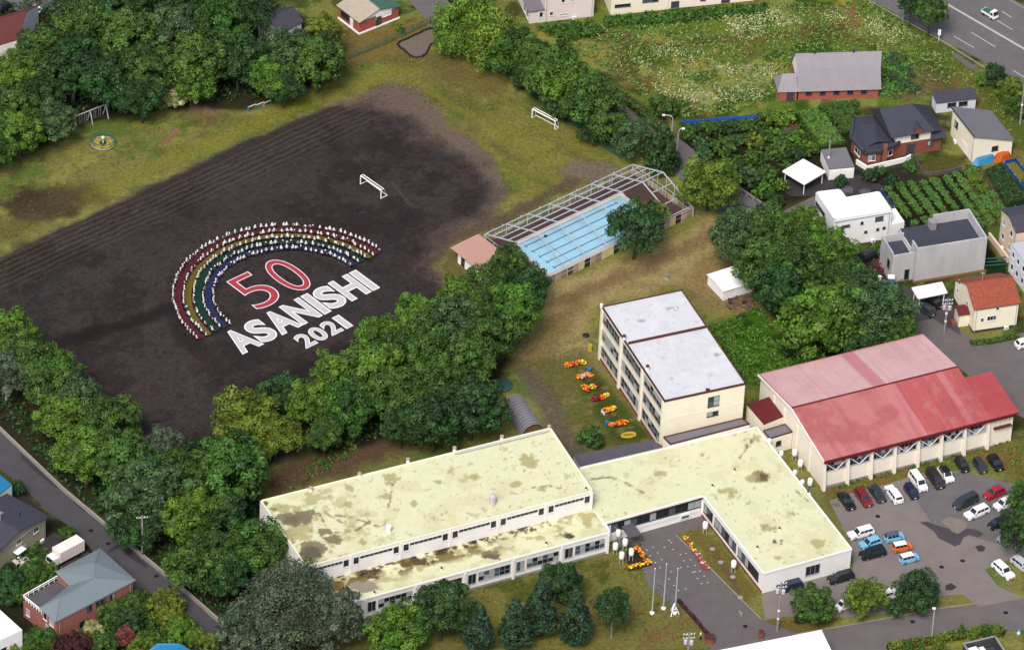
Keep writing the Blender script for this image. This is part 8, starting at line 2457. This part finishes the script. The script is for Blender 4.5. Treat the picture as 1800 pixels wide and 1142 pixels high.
# orchard
O_ = 'orchard shrubs behind the lane'
ps = [('mid', 1212, 232, 17, 'next to the street lamp post'), ('blue', 1232, 252, 18, 'blue green, second row by the lamp post'), ('mid', 1243, 226, 18, 'under the blue sheeted row near its lamp end'), ('mid', 1273, 258, 22, 'yellowish, in the middle of the orchard'),
      ('dark', 1282, 226, 18, 'dark, under the middle of the blue sheeted row'), ('mid', 1312, 224, 18, 'under the far part of the blue sheeted row'), ('blue', 1300, 246, 15, 'blue green, near the dark orchard strip'), ('olive', 1326, 250, 20, 'olive, near the rock mound'),
      ('mid', 1327, 278, 16, 'ball shaped, alone on the dark earth'), ('blue', 1238, 268, 16, 'blue green, nearest the yellow olive tree'), ('blue', 1318, 312, 22, 'blue green, between yellow olive tree and carport'), ('mid', 1350, 308, 20, 'closest behind the square carport'),
      ('lush', 1342, 336, 17, 'bright, at the lane guard rail'), ('lush', 1372, 325, 15, 'bright, under the carport corner'), ('dark', 1358, 352, 18, 'dark, at the end of the guard rail'), ('dark', 1300, 298, 16, 'dark, behind the yellow olive tree'), ('mid', 1355, 378, 15, 'at the lane corner below the guard rail'),
      ('lush', 1352, 208, 20, 'bright, at the barn end of the blue sheeted row'), ('willow', 1380, 205, 22, 'pale green, beside the smooth green plot'), ('lush', 1362, 240, 20, 'bright, behind the rock mound'), ('lush', 1398, 245, 20, 'bright, below the smooth green plot'), ('mid', 1375, 262, 20, 'green, above the square carport'), ('lush', 1420, 262, 18, 'bright, above the grey garage'), ('dark', 1400, 272, 18, 'dark, between carport and grey garage'),
      ('dark', 1478, 318, 14, 'dark, in front of the grey garage'), ('dark', 1530, 308, 16, 'dark, under the terrace wall of the brick house'), ('mid', 1545, 302, 12, 'green, under the terrace wall of the brick house'), ('mid', 1600, 292, 13, 'light green, by the brick house doorway'), ('dark', 1570, 318, 14, 'dark, at the head of the vegetable rows'), ('dark', 1640, 232, 10, 'dark, between brick house and cream house')]
for kd, x, y, r_, lb in ps:
    tree(kd, x, y, r_, 'orchard shrub, ' + lb, 'shrub', None, 'shrub', 'shrub', O_)
# clipped hedges
def hedge(label, pts, w, h, kind='hedge', n=95, leaf=.16):
    Wp = [v2(at(*p, 0)) for p in pts]; g = thing('hedge', label, 'hedge', Wp[0]); rs = np.random.RandomState(len(label))
    P, N = [], []
    for a, b in zip(Wp[:-1], Wp[1:]):
        ln = (b - a).length; d = np.array((b - a) / ln); s = np.array([d[1], -d[0], 0]); k = int(ln * n)
        t = rs.rand(k) * ln; f = rs.rand(k); hh = h * (.85 + .3 * vnoise(t + a.x, t * 0 + 3, 1.2))
        top = f < .45
        side_ = np.where(rs.rand(k) < .5, 1, -1)
        u = np.where(top, rs.uniform(-1, 1, k), side_ * rs.uniform(.8, 1.05, k)) * w / 2
        z = np.where(top, hh * rs.uniform(.9, 1.05, k), hh * rs.rand(k))
        P.append(np.array(a)[None] + d[None] * t[:, None] + s[None] * u[:, None] + np.array([0, 0, 1])[None] * z[:, None] - np.array(Wp[0])[None])
        N.append(unit(np.where(top[:, None], np.array([[0, 0, 1.]]), s[None] * side_[:, None]) + rs.normal(size=(k, 3)) * .5))
    P = np.concatenate(P); N = np.concatenate(N)
    me = quads_mesh('foliage', P, N, leaf * (.6 + .8 * rs.rand(len(P))), rs.rand(len(P)), L[kind], rs=rs)
    o = bpy.data.objects.new('foliage', me); col.objects.link(o); o.parent = g
    mb = MB()
    for a, b in zip(Wp[:-1], Wp[1:]): mb.bar(a + Vector((0, 0, h * .42)), b + Vector((0, 0, h * .42)), w * .7, h * .8)
    mb.build('branches', M['wood_dark'], g)
    return g
hedge('long clipped hedge between the lane and the meadow', [(1078, 165), (1110, 188), (1150, 222), (1178, 250)], 1.8, 1.5)
hedge('ragged low hedge along the lower road by the garage yard', [(1560, 1142), (1620, 1132), (1690, 1120), (1740, 1108), (1765, 1116)], 1.6, 1.1, 'olive')
hedge('low green border under the orange roofed house', [(1706, 605), (1740, 602), (1790, 592)], 1.2, .5, 'hedge')
for i, p in enumerate([(1598, 1132), (1650, 1126), (1690, 1106), (1712, 1112), (1733, 1106), (1752, 1104), (1620, 1140)]):
    pl = ['beside the lamp post', 'behind the lamp post', 'at the corner of the garage yard', 'second along the garage yard wall', 'third along the garage yard wall', 'last along the garage yard wall', 'nearest the lower edge']
    tree('olive' if i % 2 else 'mid', p[0], p[1], 9, 'small pointed shrub in the ragged hedge ' + pl[i], 'cone', 1.5, 'shrub', 'shrub', 'pointed shrubs in the ragged hedge')
# vegetable rows
def crop_plant(px, s, kind, label, group):
    o = bpy.data.objects.new('vegetable_plant', CROWN['shrub%d' % (_rt.randrange(3))]); col.objects.link(o)
    b = v2(at(*px, .3)); o.location = b + Vector((0, 0, .42 * s)); k = .36 * s; o.scale = (k * 1.1, k * 1.1, k); o.rotation_euler.z = _rt.uniform(0, 6)
    o.material_slots[0].link = 'OBJECT'; o.material_slots[0].material = L[kind]
    tag(o, label, 'plant', group)
rown = ['first row by the cube house', 'second row from the cube house', 'third row from the cube house', 'fourth row, mid plot', 'fifth row, past the middle', 'sixth row, next to the last', 'last row by the tilled strip']
for i, (x, y) in enumerate([(1562, 334), (1581, 327), (1602, 325), (1623, 323), (1643, 319), (1664, 314), (1682, 308)]):
    for k in range(12):
        if i == 0 and k > 8: continue
        if _rt.random() < .06: continue
        crop_plant((x + 5.6 * k + _rt.uniform(-1, 1), y + 7.4 * k + _rt.uniform(-1, 1)), _rt.uniform(.95, 1.3), 'crop', f'leafy plant, {nth(k + 1)} from the upper end of the ' + rown[i], 'vegetable plants in rows')
for k in range(11):
    for j in range(2):
        crop_plant((1703 + j * 9 + 5.4 * k + _rt.uniform(-3, 3), 306 - j * 5 + 8.2 * k + _rt.uniform(-3, 3)), _rt.uniform(.9, 1.6), 'olive' if _rt.random() < .5 else 'crop', f'straggly plant, {nth(k + 1)} from the top of the {["near", "far"][j]} line beside the onion bed', 'plants in the mixed strip')
for i, (x0, y0, x1, y1, lb) in enumerate([(1448, 192, 1500, 186, 'hindmost dark row beside the barn lawn'), (1464, 204, 1500, 199, 'middle dark row behind the charcoal roof'), (1474, 216, 1502, 212, 'third dark row behind the charcoal roof'), (1480, 230, 1500, 226, 'nearest dark row behind the charcoal roof')]):
    for k in range(8):
        crop_plant((x0 + (x1 - x0) * k / 7, y0 + (y1 - y0) * k / 7), 1.5, 'hedge', f'leafy plant, {nth(k + 1)} along the ' + lb, 'vegetable plants behind the charcoal house')
for k in range(14):
    crop_plant((1562 + _rt.uniform(-8, 30) + k * 1.6, 100 + k * 4.5 + _rt.uniform(-4, 4)), _rt.uniform(1.1, 1.7), 'blue', f'bluish cabbage plant, {nth(k + 1)} down the slope beside the barn', 'cabbage plants beside the barn')

# loose growth nobody could count
def scatter(name, poly, n, kind, size, h, seed, mask=None, per=4, hole=None):
    rs = np.random.RandomState(seed)
    P2 = np.array(PX(poly)); lo, hi = P2.min(0), P2.max(0)
    x = rs.uniform(lo[0], hi[0], n * 3); y = rs.uniform(lo[1], hi[1], n * 3)
    ok = sdf(P2, x, y) > 0
    for hl in (hole or []): ok &= sdf(PX(hl), x, y) < -.3
    if mask is not None: ok &= mask(x, y, rs)
    x, y = x[ok][:n], y[ok][:n]
    k = len(x)
    if k == 0: return
    X = np.repeat(x, per) + rs.normal(size=k * per) * size * .9; Y = np.repeat(y, per) + rs.normal(size=k * per) * size * .9
    Z = rs.rand(k * per) ** .7 * h + .03
    N = unit(rs.normal(size=(k * per, 3)) * .6 + np.array([0, 0, .8]))
    c = np.array([P2[:, 0].mean(), P2[:, 1].mean(), 0])
    me = quads_mesh(name, np.stack([X, Y, Z], 1) - c, N, size * (.5 + .9 * rs.rand(k * per)), rs.rand(k * per), L[kind], rs=rs)
    o = bpy.data.objects.new(name, me); col.objects.link(o); o.location = c
    o['kind'] = 'stuff'
    return o
MEAD = [(1040, 45), (1075, 30), (1330, 8), (1540, 4), (1690, 130), (1655, 165), (1560, 178), (1548, 100), (1395, 92), (1372, 175), (1290, 200), (1200, 208), (1140, 180), (1100, 140), (980, 80)]
nm_ = lambda s, lo, off=0: (lambda x, y, rs: fbm(x + off, y - off, s) > lo + rs.uniform(-.06, .06, len(x)))
scatter('meadow_weeds', MEAD, 3800, 'weed', .17, .4, 1, nm_(6, .40))
scatter('meadow_weeds', MEAD, 800, 'lush', .2, .45, 2, nm_(5, .56, 30))
scatter('meadow_weeds', MEAD, 500, 'olive', .2, .4, 3, nm_(5, .54, 60))
scatter('meadow_flowers', [(1110, 100), (1220, 60), (1330, 30), (1370, 100), (1360, 170), (1260, 190), (1160, 170)], 1500, 'flower', .085, .45, 4, nm_(4, .5, 90))
scatter('meadow_flowers', [(1400, 20), (1520, 25), (1620, 70), (1590, 90), (1480, 60)], 500, 'flower', .085, .6, 5, nm_(4, .5, 110))
scatter('meadow_flowers', [(1250, 20), (1340, 12), (1420, 40), (1300, 60)], 600, 'flower', .085, .6, 6, nm_(4, .5, 130))
scatter('meadow_weeds', [(1060, 34), (1200, 22), (1350, 10), (1350, 24), (1190, 42), (1060, 52)], 700, 'hedge', .28, .9, 7)
scatter('undergrowth', [(945, 52), (1040, 40), (1060, 60), (1000, 75)], 500, 'hedge', .28, .9, 8)
scatter('undergrowth', [(1555, 92), (1600, 118), (1580, 165), (1552, 172)], 320, 'crop', .26, .7, 9)
scatter('undergrowth', [(1200, 215), (1345, 208), (1430, 195), (1440, 258), (1440, 275), (1340, 350), (1290, 290)], 1500, 'hedge', .22, .45, 10, nm_(3, .5, 40))
scatter('undergrowth', [(0, 965), (60, 950), (110, 1000), (40, 1060), (0, 1060)], 500, 'mid', .26, .9, 11)
scatter('undergrowth', [(60, 1100), (110, 1105), (250, 1040), (300, 1070), (380, 1142), (60, 1142)], 1500, 'mid', .26, .9, 12)
scatter('undergrowth', [(0, 690), (60, 740), (220, 880), (400, 1040), (480, 1130), (440, 1135), (330, 1040), (110, 850), (0, 740)], 1500, 'dark', .24, .4, 13, nm_(3, .46, 70))
scatter('undergrowth', [(470, 860), (560, 800), (640, 760), (620, 800), (480, 880)], 400, 'hedge', .2, .3, 14, nm_(3, .5, 20))
scatter('kitchen_garden_plants', [(1246, 576), (1330, 542), (1410, 632), (1335, 676), (1304, 664)], 1500, 'lush', .20, .35, 15, nm_(2.4, .42, 44))
scatter('lawn_tufts', [(0, 300), (180, 228), (420, 196), (620, 110), (760, 100), (700, 150), (400, 240), (0, 430)], 1500, 'hedge', .11, .1, 16, nm_(4, .5, 15), 3)
scatter('lawn_tufts', [(700, 150), (770, 105), (1070, 270), (1080, 300), (900, 380), (890, 300)], 1200, 'olive', .11, .1, 17, nm_(3, .5, 25), 3)
scatter('lawn_tufts', [(900, 650), (1000, 545), (1030, 640), (1150, 775), (1010, 800)], 450, 'hedge', .1, .1, 18, nm_(3, .5, 35), 3)
scatter('lawn_tufts', [(620, 1085), (1110, 960), (1190, 1060), (1235, 1135), (620, 1140)], 1200, 'hedge', .11, .12, 19, nm_(3, .5, 45), 3)
scatter('verge_grass', [(1450, 868), (1800, 768), (1800, 840), (1690, 805), (1470, 895)], 1700, 'olive', .14, .16, 20, nm_(3, .46, 55), 3, [[(1675, 800), (1770, 795), (1775, 830), (1680, 835)]])
scatter('verge_grass', [(1510, 0), (1560, 10), (1800, 185), (1800, 260), (1690, 140)], 1800, 'weed', .15, .18, 21, nm_(3, .44, 65), 3)
scatter('onion_leaves', [(1732, 300), (1760, 288), (1805, 348), (1768, 360)], 900, 'dark', .16, .25, 22)
scatter('smooth_crop', [(1404, 197), (1444, 192), (1482, 248), (1442, 256)], 1400, 'crop', .15, .22, 23)
scatter('undergrowth', [(1440, 448), (1560, 428), (1590, 445), (1480, 468)], 500, 'hedge', .2, .3, 24)
scatter('weeds_along_wall', [(1462, 855), (1800, 762), (1800, 770), (1464, 864)], 500, 'hedge', .16, .3, 25)
for i_, (pl_, n_u) in enumerate([([(480, 740), (640, 650), (800, 540), (930, 510), (880, 640), (850, 740), (700, 770), (570, 790)], 2600), ([(-10, 620), (60, 650), (260, 790), (380, 770), (460, 880), (560, 1060), (450, 1130), (330, 1040), (110, 850), (-10, 730)], 2600), ([(-10, 0), (440, -10), (590, 60), (580, 140), (440, 180), (300, 180), (150, 205), (0, 280)], 3200), ([(1280, 410), (1440, 380), (1590, 540), (1590, 600), (1440, 630), (1330, 520)], 1600)]):
    scatter('undergrowth', pl_, n_u, 'dark', .26, 1.1, 30 + i_, nm_(3, .40, i_ * 9))
scatter('undergrowth', [(930, 125), (1060, 235), (1085, 270), (1040, 240), (900, 140)], 500, 'dark', .24, .5, 26)
